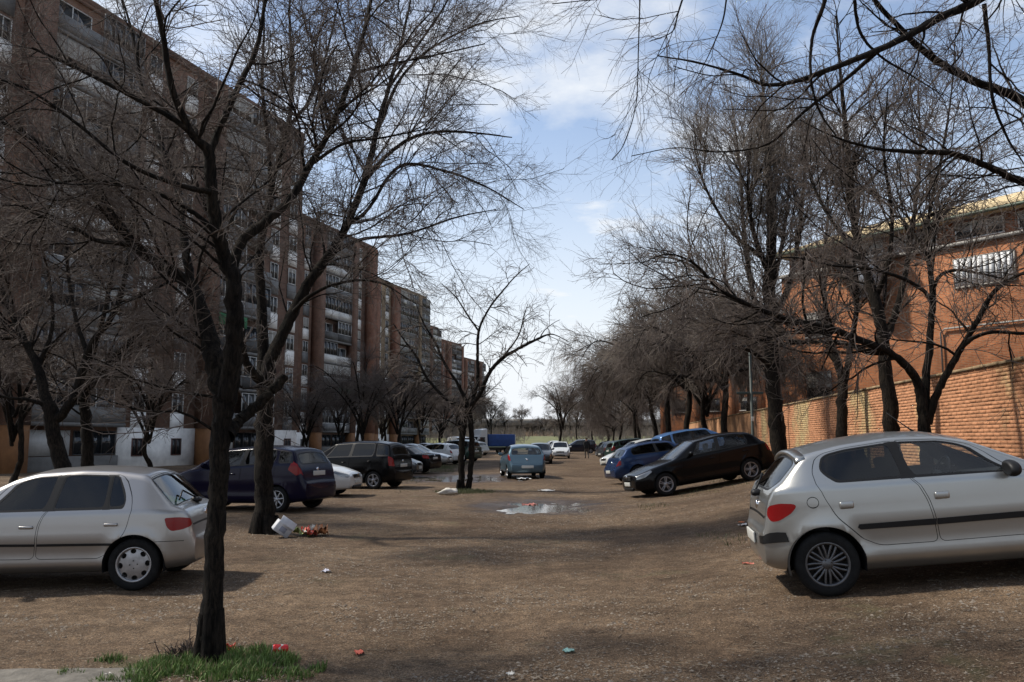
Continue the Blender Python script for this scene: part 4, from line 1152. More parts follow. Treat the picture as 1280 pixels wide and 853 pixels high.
WEEP = [auto_tree(31, 6.2, 3.2, 1.0, 10, 2.4), auto_tree(32, 7.0, 3.4, .8, 10, 2.4)]
BUSHY = [auto_tree(33, 7.2, 3.0, .25, 9, 1.1, fork=.2), auto_tree(34, 8.5, 3.2, .15, 9, 1.1, fork=.25)]
FAR = [auto_tree(35, 9.0, 3.2, .1, 9, .9, thin=2.4), auto_tree(36, 7.5, 3.6, .5, 9, .9, thin=2.4)]
def plant(name, label, kind, x, y, s=1.0, rz=0.0, group=None, twig=TWIG, sz=1.0):
    o = empty(name, (x, y, gz(x, y)), rz)
    o.scale = (s, s, s * sz)
    link('trunk', kind[0], BARK, o); link('crown', kind[1], twig, o)
    tag(o, label, 'tree', group)
    return o
GR = 'bare trees in the far right row'
for i, (px, y, k, s, lab) in enumerate([
        (905, 38, 0, 1.5, 'drooping bare tree at the far wall behind the black car roof'),
        (862, 44, 1, 1.5, 'drooping bare tree above the roofs of the blue cars'),
        (832, 53, 0, 1.85, 'drooping bare tree behind the white front-facing car on the right'),
        (815, 62, 1, 1.6, 'weeping bare tree in the middle of the far right row'),
        (795, 75, 0, 1.65, 'weeping bare tree towards the end of the far right row'),
        (775, 90, 1, 1.25, 'pale weeping bare tree near the end of the far right row'),
        (765, 110, 0, 1.3, 'last weeping bare tree of the far right row')]):
    plant('weeping_tree', lab, WEEP[k], (px - CX) / F_PX * y, y, s, i * 1.3, GR, TWIG_PALE if i % 2 else TWIG, 1.0)
for i, (px, y, s, lab) in enumerate([
        (884, 47, 1.35, 'tall bare tree rising behind the weeping row near the wall end'),
        (925, 60, 1.5, 'tall bare tree in front of the far orange block'),
        (1000, 46, 1.3, 'tall bare tree behind the wall, left of the brick hall corner')]):
    x = (px - CX) / F_PX * y
    plant('tall_tree', lab, BUSHY[i % 2], x, y, s, i * 2.1 + .4, GR, TWIG_PALE)
GL = 'bare trees in front of the left blocks'
for i, (px, y, k, s, lab) in enumerate([
        (455, 50, 0, 1.0, 'bushy bare tree rising behind the black people carrier'),
        (498, 58, 1, .9, 'bushy bare tree above the black saloon'),
        (478, 75, 0, 1.1, 'bushy bare tree in front of the second apartment block'),
        (528, 80, 1, 1.0, 'bushy bare tree above the white hatchback on the left'),
        (553, 98, 0, 1.15, 'bushy bare tree left of the twin-stemmed one, far off'),
        (425, 68, 1, .95, 'bushy bare tree close to the second block entrance'),
        (575, 125, 1, 1.2, 'bare tree behind the white van far left'),
        (385, 52, 0, .8, 'low bare tree behind the purple car'),
        (190, 33, 1, .72, 'thin bare shrub-like tree before the white plinth windows'),
        (20, 30, 0, 1.0, 'bare tree at the left edge in front of the plinth')]):
    plant('bushy_tree', lab, BUSHY[k], (px - CX) / F_PX * y, y, s, i * 1.7, GL)
GF = 'far-off bare trees at the end of the lane'
fl = ['round bare tree standing before the far field, right of the lane', 'bare tree over the blue truck', 'bare tree left of the overpass gap',
      'bare tree under the brightest sky gap', 'bare tree just right of the sky gap', 'grey bare tree at the lane end right side', 'dark bare tree closing the right row far off',
      'bare tree past the last right parked car', 'bare tree far behind the far dark blue car', 'bare tree far left behind the last block corner',
      'small bare tree in the field', 'small bare tree at the field edge', 'bare tree by the overpass right end', 'bare tree beyond the wall end', 'second bare tree beyond the wall end', 'bare tree past the white van']
for i, (px, y, k, s) in enumerate([(703, 92, 0, .95), (612, 150, 0, .95), (630, 190, 1, 1.0), (652, 225, 0, .8), (680, 215, 1, .9), (722, 150, 0, 1.0), (742, 130, 1, 1.2),
                                   (757, 120, 0, 1.3), (735, 180, 1, 1.5), (600, 210, 0, 1.3), (665, 205, 1, .6), (693, 190, 1, .7), (710, 200, 0, 1.1), (800, 105, 0, 1.6), (835, 95, 1, 1.7), (590, 165, 1, 1.1)]):
    plant('far_tree', fl[i], FAR[k], (px - CX) / F_PX * y, y, s, i * 2.3, GF, TWIG_PALE if i % 2 else TWIG)

def far_scrub():
    rng = np.random.RandomState(77); n = 2600
    x = rng.uniform(-30, 60, n); y = 150 + 78 * rng.rand(n)
    keep = (np.abs(x - 6) > 3.2 + .0 * y) | (y > 205); x, y = x[keep], y[keep]; n = len(x)
    hgt = (1.2 + 3.2 * rng.rand(n) ** 2) * (1 + .8 * fbm(x * .1, y * .1, 3))
    P, R = walk(np.stack([x, y, terrain(x, y) - .2], 1), np.stack([rng.normal(0, .3, n), rng.normal(0, .3, n), np.ones(n)], 1), hgt, 5, rng, .16, np.array([0, 0, .02]), np.full(n, .05), np.full(n, .02))
    P2, R2 = kids(P, R, 13000, rng, .15, 1, 42, 1.1, .4, 2, .15, (0, 0, .02), .8, .032, .018)
    o = link('far_scrub', merge([tubes(P, R, 3), tubes(P2, R2, 3)], 'far_scrub', False), TWIG_PALE); tag(o, 'brown leafless scrub massed before the overpass', 'scrub', kind='stuff')
far_scrub()

# ---------------------------------------------------------------- cars
def gsm(a, sig):
    n = int(sig * 3); k = np.exp(-.5 * (np.arange(-n, n + 1) / sig) ** 2); k /= k.sum()
    return np.convolve(np.pad(a, n, mode='edge'), k, mode='valid')

class Loft:
    def __init__(s, d):
        s.d = d; s.L = d['L']
        s.xs = np.arange(0, s.L + .0041, .004)
        def curve(pts, sig):
            p = np.array(pts); return gsm(np.interp(s.xs, p[:, 0], p[:, 1]), sig)
        s.top = curve(d['top'], d.get('sig', 7)); s.belt = curve(d['belt'], 14); s.low = curve(d['low'], 8)
        s.belt = np.minimum(s.belt, s.top - .035)
        L = s.L; x = s.xs; W = d['W'] / 2
        kf, af, kr, ar = d.get('plan', (.26, .85, .20, .6))
        s.w = W * (1 - kf * (1 - np.minimum(x / af, 1)) ** 2.3 - kr * (1 - np.minimum((L - x) / ar, 1)) ** 2.6)
        s.tum = d.get('tum', .38)
        s.axles = (d['fo'], d['fo'] + d['WB']); s.ra = d['r'] + d.get('gap', .045); s.r = d['r']
    def sect(s, x):
        it = lambda a: np.interp(x, s.xs, a)
        zt, zb, zl, w = it(s.top), it(s.belt), it(s.low), it(s.w)
        hb = zb - zl; gh = zt - zb
        wr = .968 * w - (.030 + s.tum * gh); dr = np.minimum(.052, .45 * gh)
        c = np.zeros((len(x), 7, 2))
        c[:, 0] = np.stack([0 * x, zl], 1); c[:, 1] = np.stack([.86 * w, zl], 1)
        c[:, 2] = np.stack([.968 * w, zl + .13 * hb], 1); c[:, 3] = np.stack([w, zl + .60 * hb], 1)
        c[:, 4] = np.stack([.968 * w, zb], 1); c[:, 5] = np.stack([wr, zt - dr], 1); c[:, 6] = np.stack([0 * x, zt], 1)
        return c
    RAD = np.array([0, .05, .10, .22, .04, .075, 0])
    def S(s, q):
        """q (n,2): s,t -> (x from front, y, z)"""
        q = np.asarray(q, dtype=float); ss, t = q[:, 0], np.clip(q[:, 1], 0, 6)
        x = np.clip(ss, 0, s.L)
        c = s.sect(x); n = len(x); ar = np.arange(n)
        seg = np.linalg.norm(c[:, 1:] - c[:, :-1], axis=2) + 1e-6
        k = np.clip(np.round(t).astype(int), 0, 6); f = t - k
        def A(kk):   # start of corner kk (towards kk-1)
            km = np.maximum(kk - 1, 0); r = np.minimum(s.RAD[kk] / seg[ar, np.minimum(km, 5)], .45)[:, None]
            return c[ar, kk] + (c[ar, km] - c[ar, kk]) * np.where((kk > 0)[:, None], r, 0)
        def B(kk):
            kp = np.minimum(kk + 1, 6); r = np.minimum(s.RAD[kk] / seg[ar, np.minimum(kk, 5)], .45)[:, None]
            return c[ar, kk] + (c[ar, kp] - c[ar, kk]) * np.where((kk < 6)[:, None], r, 0)
        qq = np.clip((f + .3) / .6, 0, 1)[:, None]
        pc = (1 - qq) ** 2 * A(k) + 2 * qq * (1 - qq) * c[ar, k] + qq ** 2 * B(k)
        kl = np.clip(np.floor(t).astype(int), 0, 5)
        u = np.where(kl == 5, (t - 5.3) / .7, np.where(kl == 0, t / .7, (t - kl - .3) / .4))
        u = np.clip(u, 0, 1)[:, None]
        uz = np.where((kl == 5)[:, None], 1 - (1 - u) ** 2, u); uu = np.concatenate([u, uz], 1)
        ps = B(kl) * (1 - uu) + A(kl + 1) * uu
        p = np.where(((np.abs(f) <= .3) & (k > 0) & (k < 6))[:, None], pc, ps)
        y, z = p[:, 0].copy(), p[:, 1].copy()
        # flared wheel arches
        for xa in s.axles:
            rr = np.hypot(x - xa, z - s.r)
            y += np.where((t > 1.2) & (t < 4), .016 * np.clip(1 - np.abs(rr - s.ra) / .13, 0, 1) ** 2, 0)
        sd_ = (t > 1.2) & (t < 4)
        fl_ = np.clip((x - s.axles[0]) / .3, 0, 1) * np.clip((s.axles[1] - x) / .3, 0, 1)
        zr_ = z / s.d['belt0']
        y += np.where(sd_, fl_ * (-.013 * np.exp(-((zr_ - .52) / .12) ** 2) + .010 * np.exp(-((zr_ - .335) / .07) ** 2)), 0)
        y += np.where(sd_, -.003 * np.exp(-((zr_ - .80) / .07) ** 2), 0)
        cap = np.clip(np.maximum(-ss, ss - s.L) / .1, 0, 1)
        zm = np.interp(x, s.xs, .5 * (s.top + s.low))
        y = y * (1 - cap); z = zm + (z - zm) * (1 - cap)
        bul = .035 * (1 - (1 - cap) ** 2)
        x = x - np.where(ss < 0, bul, 0) + np.where(ss > s.L, bul, 0)
        return np.stack([x, y, z], 1)
    def nrm(s, q):
        q = np.asarray(q, dtype=float)
        es, et = np.array([.006, 0]), np.array([0, .03])
        a, b = q + es, q - es; a2, b2 = q + et, q - et
        a2[:, 1] = np.minimum(a2[:, 1], 6); b2[:, 1] = np.maximum(b2[:, 1], 0)
        n = np.cross(s.S(a) - s.S(b), s.S(a2) - s.S(b2))
        # domain (s,t): +t goes bottom->side->top, cross(ds,dt) must point outwards
        n = -n if s.flip() else n
        ln = np.linalg.norm(n, axis=1)
        n = n / (ln[:, None] + 1e-12)
        cen = q[:, 1] >= 5.999
        n[cen, 1] = 0
        n[q[:, 0] < -.095] = (-1, 0, 0); n[q[:, 0] > s.L + .095] = (1, 0, 0)
        n /= np.linalg.norm(n, axis=1)[:, None] + 1e-12
        return n
    def flip(s):
        if not hasattr(s, '_f'):
            x = s.L * .5; p = np.array([[x, 3.]])
            n = np.cross(s.S(p + [[.01, 0]]) - s.S(p - [[.01, 0]]), s.S(p + [[0, .05]]) - s.S(p - [[0, .05]]))[0]
            s._f = n[1] < 0
        return s._f
    _tt = np.linspace(1.0, 5.95, 500)
    def T(s, x, z):
        P = s.S(np.stack([np.full(500, float(x)), s._tt], 1))
        return float(np.interp(z, np.maximum.accumulate(P[:, 2]), s._tt))
    def Z(s, pts):
        """(x,z) side-view points -> (s,t); a third item 't' keeps the value as t"""
        return [(p[0], p[1] if len(p) > 2 else s.T(p[0], p[1])) for p in pts]

TS = .24    # metric scale of t in the triangulation plane
def densify(poly, step=.05, closed=True):
    out = []; n = len(poly)
    for i in range(n if closed else n - 1):
        a, b = np.array(poly[i]), np.array(poly[(i + 1) % n])
        m = max(1, int(np.hypot((b - a)[0], (b - a)[1] * TS) / step))
        for k in range(m): out.append(tuple(a + (b - a) * k / m))
    return out
def roundp(poly, r=.05, n=4):
    out = []; N_ = len(poly)
    for i in range(N_):
        p0, p1, p2 = [np.array(poly[j % N_]) * [1, TS] for j in (i - 1, i, i + 1)]
        a, b = p0 - p1, p2 - p1
        la, lb = np.linalg.norm(a), np.linalg.norm(b)
        ra, rb = min(r, la * .45), min(r, lb * .45)
        A, B = p1 + a / la * ra, p1 + b / lb * rb
        for k in range(n + 1):
            q = k / n; o = (1 - q) ** 2 * A + 2 * q * (1 - q) * p1 + q * q * B
            out.append((o[0], o[1] / TS))
    return out
def shrink(poly, d):
    P = np.array(poly) * [1, TS]
    area = .5 * np.sum(P[:, 0] * np.roll(P[:, 1], -1) - np.roll(P[:, 0], -1) * P[:, 1])
    t = np.roll(P, -1, 0) - np.roll(P, 1, 0); t /= np.linalg.norm(t, axis=1)[:, None] + 1e-9
    nn = np.stack([-t[:, 1], t[:, 0]], 1) * (1 if area > 0 else -1)
    return [tuple(p) for p in (P + nn * d) / [1, TS]]
def dens_xz(poly, step=.03, r=.03):
    # rounded and densified in real side-view metres
    q = roundp([(a, b / TS) for a, b in poly], r); q = densify(q, step)
    return [(a, b * TS) for a, b in q]
def inpoly(P, poly):
    x, y = P[:, 0], P[:, 1]; res = np.zeros(len(P), bool); q = np.array(poly); n = len(q)
    j = n - 1
    for i in range(n):
        c = ((q[i, 1] > y) != (q[j, 1] > y)) & (x < (q[j, 0] - q[i, 0]) * (y - q[i, 1]) / (q[j, 1] - q[i, 1] + 1e-12) + q[i, 0])
        res ^= c; j = i
    return res

def loft_parts(d):
    """list of (part name, mesh, material key, parent key or None)"""
    lf = Loft(d); L = lf.L
    regs = []     # (kind, polygon) in priority order
    def clipc(poly): return [(min(max(a, -.1), L + .1), min(max(b, 0), 6)) for a, b in poly]
    for wn_, poly in d['windows']:
        raw = densify(roundp(lf.Z(poly), d.get('wround', .045)))
        regs.append((wn_, clipc(shrink(raw, .014)))); regs.append(('window_seal', clipc(raw)))
    for ln_, poly in d['lights']:
        regs.append((ln_, clipc([(a, min(b, 4.45)) for a, b in lf.Z([(a_, b_ / 1.0) for a_, b_ in dens_xz(poly)])])))
    for xa in lf.axles:
        pts = [(xa - lf.ra * math.cos(a), lf.T(xa - lf.ra * math.cos(a), lf.r + lf.ra * math.sin(a))) for a in np.linspace(0, math.pi, 30)]
        pts = [(x, t if 0 < i < 29 else 1.0) for i, (x, t) in enumerate(pts)] + [(xa + lf.ra, .82), (xa - lf.ra, .82)]
        regs.append(('cut', densify(pts, .06)))
    for tn, poly in d.get('zones', []):
        regs.append((tn, clipc(densify(lf.Z(poly), .05))))
    for dn, poly in d['panels']:
        raw = densify(roundp(lf.Z(poly), d.get('dround', .06)))
        regs.append((dn, clipc(shrink(raw, d.get('seam', .005))))); regs.append(('gap', clipc(raw)))
    # grid
    ns = d.get('ns', 64)
    e = np.array([0, .006, .014, .026, .042, .065, .095, .14, .2])
    sg = np.unique(np.concatenate([[-.1, -.06, -.025], e, np.linspace(.2, L - .2, ns), L - e, [L + .025, L + .06, L + .1]]))
    tg = np.concatenate([[0, .6]] + [np.array([k - .3, k - .15, k, k + .15, k + .3, k + .5]) for k in range(1, 6)] + [[5.45, 5.6, 5.75, 5.88, 6.0]])
    G = np.array([(a, b) for a in sg for b in tg])
    cur = np.vstack([np.array(p) for _, p in regs]) * [1, TS]
    Gm = G * [1, TS]
    keep = np.ones(len(G), bool)
    for i0 in range(0, len(G), 800):
        dd = ((Gm[i0:i0 + 800, None] - cur[None]) ** 2).sum(2).min(1); keep[i0:i0 + 800] = dd > .010 ** 2
    border = (G[:, 1] <= 0) | (G[:, 1] >= 6) | (G[:, 0] <= -.1) | (G[:, 0] >= L + .1)
    G = G[keep | border]
    pts = [Vector((a, b * TS)) for a, b in G]; edges = []
    for _, p in regs:
        o = len(pts); pts += [Vector((a, b * TS)) for a, b in p]
        edges += [(o + i, o + (i + 1) % len(p)) for i in range(len(p))]
    vs, es, fs, *_ = delaunay_2d_cdt(pts, edges, [], 0, 1e-5)
    Q = np.array([(v.x, v.y / TS) for v in vs]); F = np.array([f for f in fs if len(f) == 3])
    cen = Q[F].mean(1)
    lab = np.full(len(F), -1)
    for ri in range(len(regs) - 1, -1, -1):
        lab[inpoly(cen, regs[ri][1])] = ri
    X = lf.S(Q); NN = lf.nrm(Q)
    xo = d['fo'] + d['WB'] / 2
    def mk(name, sel, sides, off=0.0, rev=False):
        Vs, Ts, Ns, n = [], [], [], 0
        used, inv = np.unique(F[sel], return_inverse=True)
        if not len(used): return None
        tri = inv.reshape(-1, 3)
        P = X[used] + NN[used] * off; nr = NN[used]
        for sd in sides:
            V = np.stack([xo - P[:, 0], sd * P[:, 1], P[:, 2]], 1); M = np.stack([-nr[:, 0], sd * nr[:, 1], nr[:, 2]], 1)
            a, b, c = V[tri[:, 0]], V[tri[:, 1]], V[tri[:, 2]]
            fn = np.cross(b - a, c - a); ok = np.linalg.norm(fn, axis=1) > 1e-10
            tt = tri.copy(); bad = (fn * M[tri].mean(1)).sum(1) < 0
            if rev: bad = ~bad
            tt[bad] = tt[bad][:, ::-1]
            Vs.append(V); Ts.append(tt[ok] + n); Ns.append(-M if rev else M); n += len(V)
        me = npmesh(name, np.vstack(Vs), None, np.vstack(Ts), smooth=True)
        me.normals_split_custom_set_from_vertices(np.vstack(Ns).tolist())
        return me
    out = []
    kinds = [k for k, _ in regs]
    body = (lab == -1)
    out.append(('body', mk('body', body, (1, -1)), 'paint', None))
    liner = np.zeros(len(F), bool)
    for ri, (k, _) in enumerate(regs):
        sel = lab == ri
        if not sel.any() or k == 'cut': continue
        if k == 'gap':
            continue
        if k == 'window_seal':
            continue
        if k in ('windshield', 'rear_window'):
            out.append((k, mk(k, sel, (1, -1), -.003), 'glass_' + k, None))
        elif k.startswith('side_window') or k.startswith('quarter_window'):
            nside = sum(1 for q in kinds[:ri] if q.startswith('side_window'))
            for sd in (1, -1): out.append((k, mk(k, sel, (sd,), -.004), 'glass_side' if nside == 0 else 'glass_side2', None))
        elif k in ('headlight', 'taillight', 'fog_light', 'indicator'):
            for sd in (1, -1): out.append((k, mk(k, sel, (sd,), .004), k, None))
        elif k in ('hood', 'tailgate'):
            out.append((k, mk(k, sel, (1, -1)), 'paint', None))
        elif k == 'door':
            for sd in (1, -1): out.append((k, mk(k, sel, (sd,)), 'paint', None))
        elif k == 'fuel_cap':
            out.append((k, mk(k, sel, (-1 if d.get('cap_right', True) else 1,)), 'paint', None))
        elif k in ('trim_strip', 'pillar_trim'):
            for sd in (1, -1): out.append((k, mk(k, sel, (sd,), .010 if k == 'trim_strip' else .0), 'black', None))
        elif k == 'bumper_strip':
            out.append((k, mk(k, sel, (1, -1), .010), 'black', None))
        else:
            out.append((k, mk(k, sel, (1, -1), .001), 'black', None))
    gaps = np.isin(lab, [i for i, k in enumerate(kinds) if k == 'gap'])
    seals = np.isin(lab, [i for i, k in enumerate(kinds) if k == 'window_seal'])
    out.append(('panel_gap', mk('panel_gap', gaps, (1, -1), -.007), 'black', None))
    out.append(('window_seal', mk('window_seal', seals, (1, -1), -.001), 'black', None))
    solid = ~np.isin(lab, [i for i, k in enumerate(kinds) if k == 'cut' or 'window' in k and k != 'window_seal' or k == 'windshield'])
    out.append(('lining', mk('lining', solid, (1, -1), -.022, True), 'lining', None))
    # wheel wells
    for xa in lf.axles:
        for sd in (1, -1):
            w_ = float(np.interp(xa, lf.xs, lf.w)); a = np.linspace(-.25, math.pi + .25, 22); R_ = lf.ra - .002
            V = [(xo - xa + R_ * math.cos(t), sd * yy, max(.1, lf.r + R_ * math.sin(t))) for yy in (w_ * .985, w_ - .30) for t in a]
            nA = len(a); Qd = [(i, i + 1, nA + i + 1, nA + i) for i in range(nA - 1)]
            m_ = MB().add(V, Qd, []); m_.add([(xo - xa, sd * (w_ - .30), lf.r)] + V[nA:], [], [(0, i + 1, i + 2) for i in range(nA - 1)])
            out.append(('wheel_well', m_.mesh('wheel_well'), 'lining', None))
    out = [o for o in out if o[1] is not None]
    return lf, out

def rbox(x0, x1, y0, y1, z0, z1, bev=.03, name='part', seg=2):
    bm = bmesh.new(); bmesh.ops.create_cube(bm, size=1)
    for v in bm.verts: v.co = Vector(((x0 + x1) / 2 + v.co.x * (x1 - x0), (y0 + y1) / 2 + v.co.y * (y1 - y0), (z0 + z1) / 2 + v.co.z * (z1 - z0)))
    bmesh.ops.bevel(bm, geom=bm.edges[:], offset=min(bev, .48 * min(x1 - x0, y1 - y0, z1 - z0)), segments=seg, affect='EDGES', profile=.55)
    me = bpy.data.meshes.new(name); bm.to_mesh(me); bm.free()
    me.polygons.foreach_set('use_smooth', np.ones(len(me.polygons), dtype=bool))
    return me
def xform(me, M):
    me.transform(M); return me

_wheels = {}
def wheel_mesh(r, rim, wd, style):
    key = (r, rim, wd, style)
    if key in _wheels: return _wheels[key]
    h = wd / 2
    ty = MB(); ty.lathe([(rim - .012, -h * .7), (rim + .01, -h * .9), (r - .045, -h * 1.0), (r - .012, -h * .86), (r, -h * .6), (r + .001, -h * .2), (r + .001, h * .2), (r, h * .6), (r - .012, h * .86), (r - .045, h * 1.0), (rim + .012, h * .92), (rim - .005, h * .82), (rim - .02, h * .5)], 40)
    tyre = ty.mesh('tyre', True)
    rm = MB()
    rm.lathe([(rim + .004, h * .86), (rim - .008, h * .90), (rim - .018, h * .82), (rim - .024, h * .3), (rim - .03, -h * .5)], 40)
    f = h * .70
    if style[0] == 's':                         # spokes: s<count><twin?>
        n = int(style[1:].rstrip('t')); twin = style.endswith('t')
        sw = .017 if twin else .034 * 5 / max(n, 5) + .008
        for k in range(n):
            a = k / n * 2 * math.pi
            for o_ in ((-.022, .022) if twin else (0,)):
                M = Matrix.Rotation(a, 4, 'Y')
                V = []
                for rr, hw, dz, dp in ((.035, sw * .8, f * .92, .03), (rim * .6, sw * .62, f * 1.06, .025), (rim - .012, sw * .75, f * .98, .03)):
                    ofs = o_ * (1.0 if rr > .05 else .5)
                    V += [M @ Vector((rr, dz, ofs - hw)), M @ Vector((rr, dz + .006, ofs)), M @ Vector((rr, dz, ofs + hw)), M @ Vector((rr, dz - dp, ofs + hw)), M @ Vector((rr, dz - dp, ofs - hw))]
                V = np.array([tuple(v) for v in V])
                Qs = [(s_ * 5 + i, s_ * 5 + (i + 1) % 5, (s_ + 1) * 5 + (i + 1) % 5, (s_ + 1) * 5 + i) for s_ in range(2) for i in range(5)]
                rm.add(V, Qs)
        rm.lathe([(.0, f * 1.15), (.028, f * 1.12), (.05, f * 1.0), (.062, f * .85), (.062, f * .3)], 20)
    else:                                       # pressed cover with holes: h<count>
        n = int(style[1:]); pts = []; edges = []; holes = []
        def loop(ps):
            o = len(pts); pts.extend(Vector(p) for p in ps); edges.extend((o + i, o + (i + 1) % len(ps)) for i in range(len(ps)))
        loop([((rim - .012) * math.cos(a), (rim - .012) * math.sin(a)) for a in np.linspace(0, 2 * math.pi, 48, endpoint=False)])
        loop([(.07 * math.cos(a), .07 * math.sin(a)) for a in np.linspace(0, 2 * math.pi, 16, endpoint=False)])
        rc, hr = rim * .76, rim * .135
        for k in range(n):
            a0 = (k + .5) / n * 2 * math.pi
            hp = []
            for b_ in np.linspace(0, 2 * math.pi, 14, endpoint=False):
                rad = rc + hr * math.cos(b_) * 1.0; an = a0 + hr * 1.25 * math.sin(b_) / rc
                hp.append((rad * math.cos(an), rad * math.sin(an)))
            loop(hp); holes.append(hp)
        vs, es, fs, *_ = delaunay_2d_cdt(pts, edges, [], 0, 1e-6)
        Q = np.array([(v.x, v.y) for v in vs]); F = np.array([q for q in fs if len(q) == 3]); cen = Q[F].mean(1)
        bad = np.zeros(len(F), bool)
        for hp in holes: bad |= inpoly(cen, hp)
        rad = np.hypot(Q[:, 0], Q[:, 1])
        hh = f * (1.12 - .32 * np.clip(rad / rim, 0, 1) ** 2)
        V = np.stack([Q[:, 0], hh, Q[:, 1]], 1)
        rm.add(V, [], [tuple(t) for t in F[~bad]])
        for hp in holes:                        # hole walls
            V = [(x, f * .95, z) for x, z in hp] + [(x, f * .55, z) for x, z in hp]; m_ = len(hp)
            rm.add(V, [(i, (i + 1) % m_, m_ + (i + 1) % m_, m_ + i) for i in range(m_)])
        for k in range(4):
            a = k / 4 * 2 * math.pi + .4
            rm.lathe([(0, f * 1.22), (.0001, f * 1.22)], 4)
    rim_me = rm.mesh('rim', True)
    bk = MB(); bk.lathe([(0.0, h * .18), (rim * .62, h * .18), (rim * .63, h * .05), (rim - .02, -h * .1)], 32)
    brake = bk.mesh('brake_disc', True)
    bm = bmesh.new()
    for me in (tyre, rim_me, brake):
        bm.clear(); bm.from_mesh(me); bmesh.ops.recalc_face_normals(bm, faces=bm.faces); bm.to_mesh(me)
    bm.free()
    nuts = MB()
    for k in range(4):
        a = k / 4 * 2 * math.pi + .4; cx_, cz_ = .042 * math.cos(a), .042 * math.sin(a)
        nuts.add([(cx_ + .009 * math.cos(b_), f * 1.17, cz_ + .009 * math.sin(b_)) for b_ in np.linspace(0, 6.283, 6, endpoint=False)] + [(cx_, f * 1.2, cz_)], [], [(i, (i + 1) % 6, 6) for i in range(6)])
    _wheels[key] = (tyre, rim_me, brake, nuts.mesh('wheel_nut'))
    return _wheels[key]

def gen(L, W, H, WB, fo, r, nose=.66, cowl=(1.0, .95), head=(1.75, 1.36), rend=(3.2, 1.36), glass=(3.6, 1.0), tail=.66, belt=(.90, .99), bx=None, rear_win=None, style='hatch', **kw):
    """design from a few side-view measurements"""
    ra = fo + WB
    bx = bx or (head[0] + ra) / 2 - .28
    top = [(0, nose - .12), (.02, nose - .05), (.10, nose + .02), (cowl[0] * .5, nose + (cowl[1] - nose) * .62), (cowl[0], cowl[1]), (head[0], head[1]), ((head[0] + rend[0]) * .48, H), (rend[0] - .45, H - .015), (rend[0], rend[1]), (rend[0] + .03, rend[1] - .03), (glass[0], glass[1])]
    if style == 'saloon':
        top += [(L - .12, glass[1] - .03), (L - .05, glass[1] - .10), (L - .02, tail), (L, tail - .06)]
    else:
        top += [(min(glass[0] + .05, L - .05), glass[1] - .1), (L - .035, tail), (L, tail - .06)]
    bl = [(0, nose - .08), (.5, nose + .05), (cowl[0], belt[0] - .04), (cowl[0] + .6, belt[0]), (ra, belt[1]), (L, belt[1])]
    low = kw.pop('low', [(0, .30), (.06, .23), (.5, .19), (L - .6, .20), (L - .08, .25), (L, .30)])
    rw = rear_win or min(ra + .02, rend[0] - .12)
    wins = [('side_window', [(cowl[0] + .52, 4.27, 't'), (bx - .03, 4.27, 't'), (bx + .02, 4.84, 't'), (head[0] + .12, 4.84, 't')]),
            ('side_window', [(bx + .05, 4.27, 't'), (rw, 4.27, 't'), (rw + .06, 4.5, 't'), (rw - .02, 4.84, 't'), (bx + .10, 4.84, 't')]),
            ('windshield', [(cowl[0] + .03, 5.36, 't'), (head[0] - .02, 5.26, 't'), (head[0] - .02, 6.4, 't'), (cowl[0] + .03, 6.4, 't')]),
            ('rear_window', [(rend[0] + .06, 5.28, 't'), (glass[0] - .02, 5.3, 't'), (glass[0] - .02, 6.4, 't'), (rend[0] + .06, 6.4, 't')])]
    if kw.pop('quarter', False):
        wins.append(('quarter_window', [(rw + .14, 4.29, 't'), (rend[0] + .1, 4.31, 't'), (rend[0] - .02, 4.83, 't'), (rw + .1, 4.83, 't')]))
    fx = max(cowl[0] + .22, fo + r + .10)
    pan = [('door', [(fx, .40), (bx - .05, .40), (bx - .02, .8), (bx + .035, 4.93, 't'), (head[0] + .06, 4.93, 't'), (cowl[0] + .42, 4.3, 't'), (fx - .02, .75)]),
           ('door', [(bx - .045, .40), (ra - r - .14, .40), (ra - .16, .66), (rw + .05, .86), (rw + .11, 4.45, 't'), (rw + .02, 4.93, 't'), (bx + .045, 4.93, 't'), (bx - .015, .8)]),
           ('hood', [(.13, 4.98, 't'), (cowl[0] - .02, 5.0, 't'), (cowl[0] - .02, 6.4, 't'), (.13, 6.4, 't')]),
           ('tailgate', [(rend[0] + .012, 5.06, 't'), (L - .03, 4.9, 't'), (L - .03, 6.4, 't'), (rend[0] + .012, 6.4, 't')])]
    tl = kw.pop('tail_light', None) or [(L - .34, belt[1] - .06), (L - .05, belt[1] - .10), (L - .03, belt[1] - .30), (L - .20, belt[1] - .26)]
    hl = kw.pop('head_light', None) or [(.04, nose - .14), (.06, nose - .01), (.42, nose + .09), (.48, nose + .02), (.25, nose - .11)]
    zon = [('pillar_trim', [(bx - .06, 4.25, 't'), (bx + .08, 4.25, 't'), (bx + .13, 4.86, 't'), (bx - .01, 4.86, 't')])]
    d = dict(zones=zon, L=L, W=W, WB=WB, fo=fo, r=r, top=top, belt=bl, low=low, windows=wins, panels=pan, lights=[('headlight', hl), ('taillight', tl)], ns=44,
             handles=[(bx - .22, belt[0] - .12), (rw - .10, belt[1] - .13)], mirror=(cowl[0] + .50, belt[0] + .07), plate_r=(kw.pop('plate_z', tail - .14)), nose=nose, cowl=cowl, rend=rend, glass=glass, H=H, belt0=belt[0], bx=bx, rim=kw.pop('rim', 's5'), rimr=r * .66)
    d.update(kw)
    return d

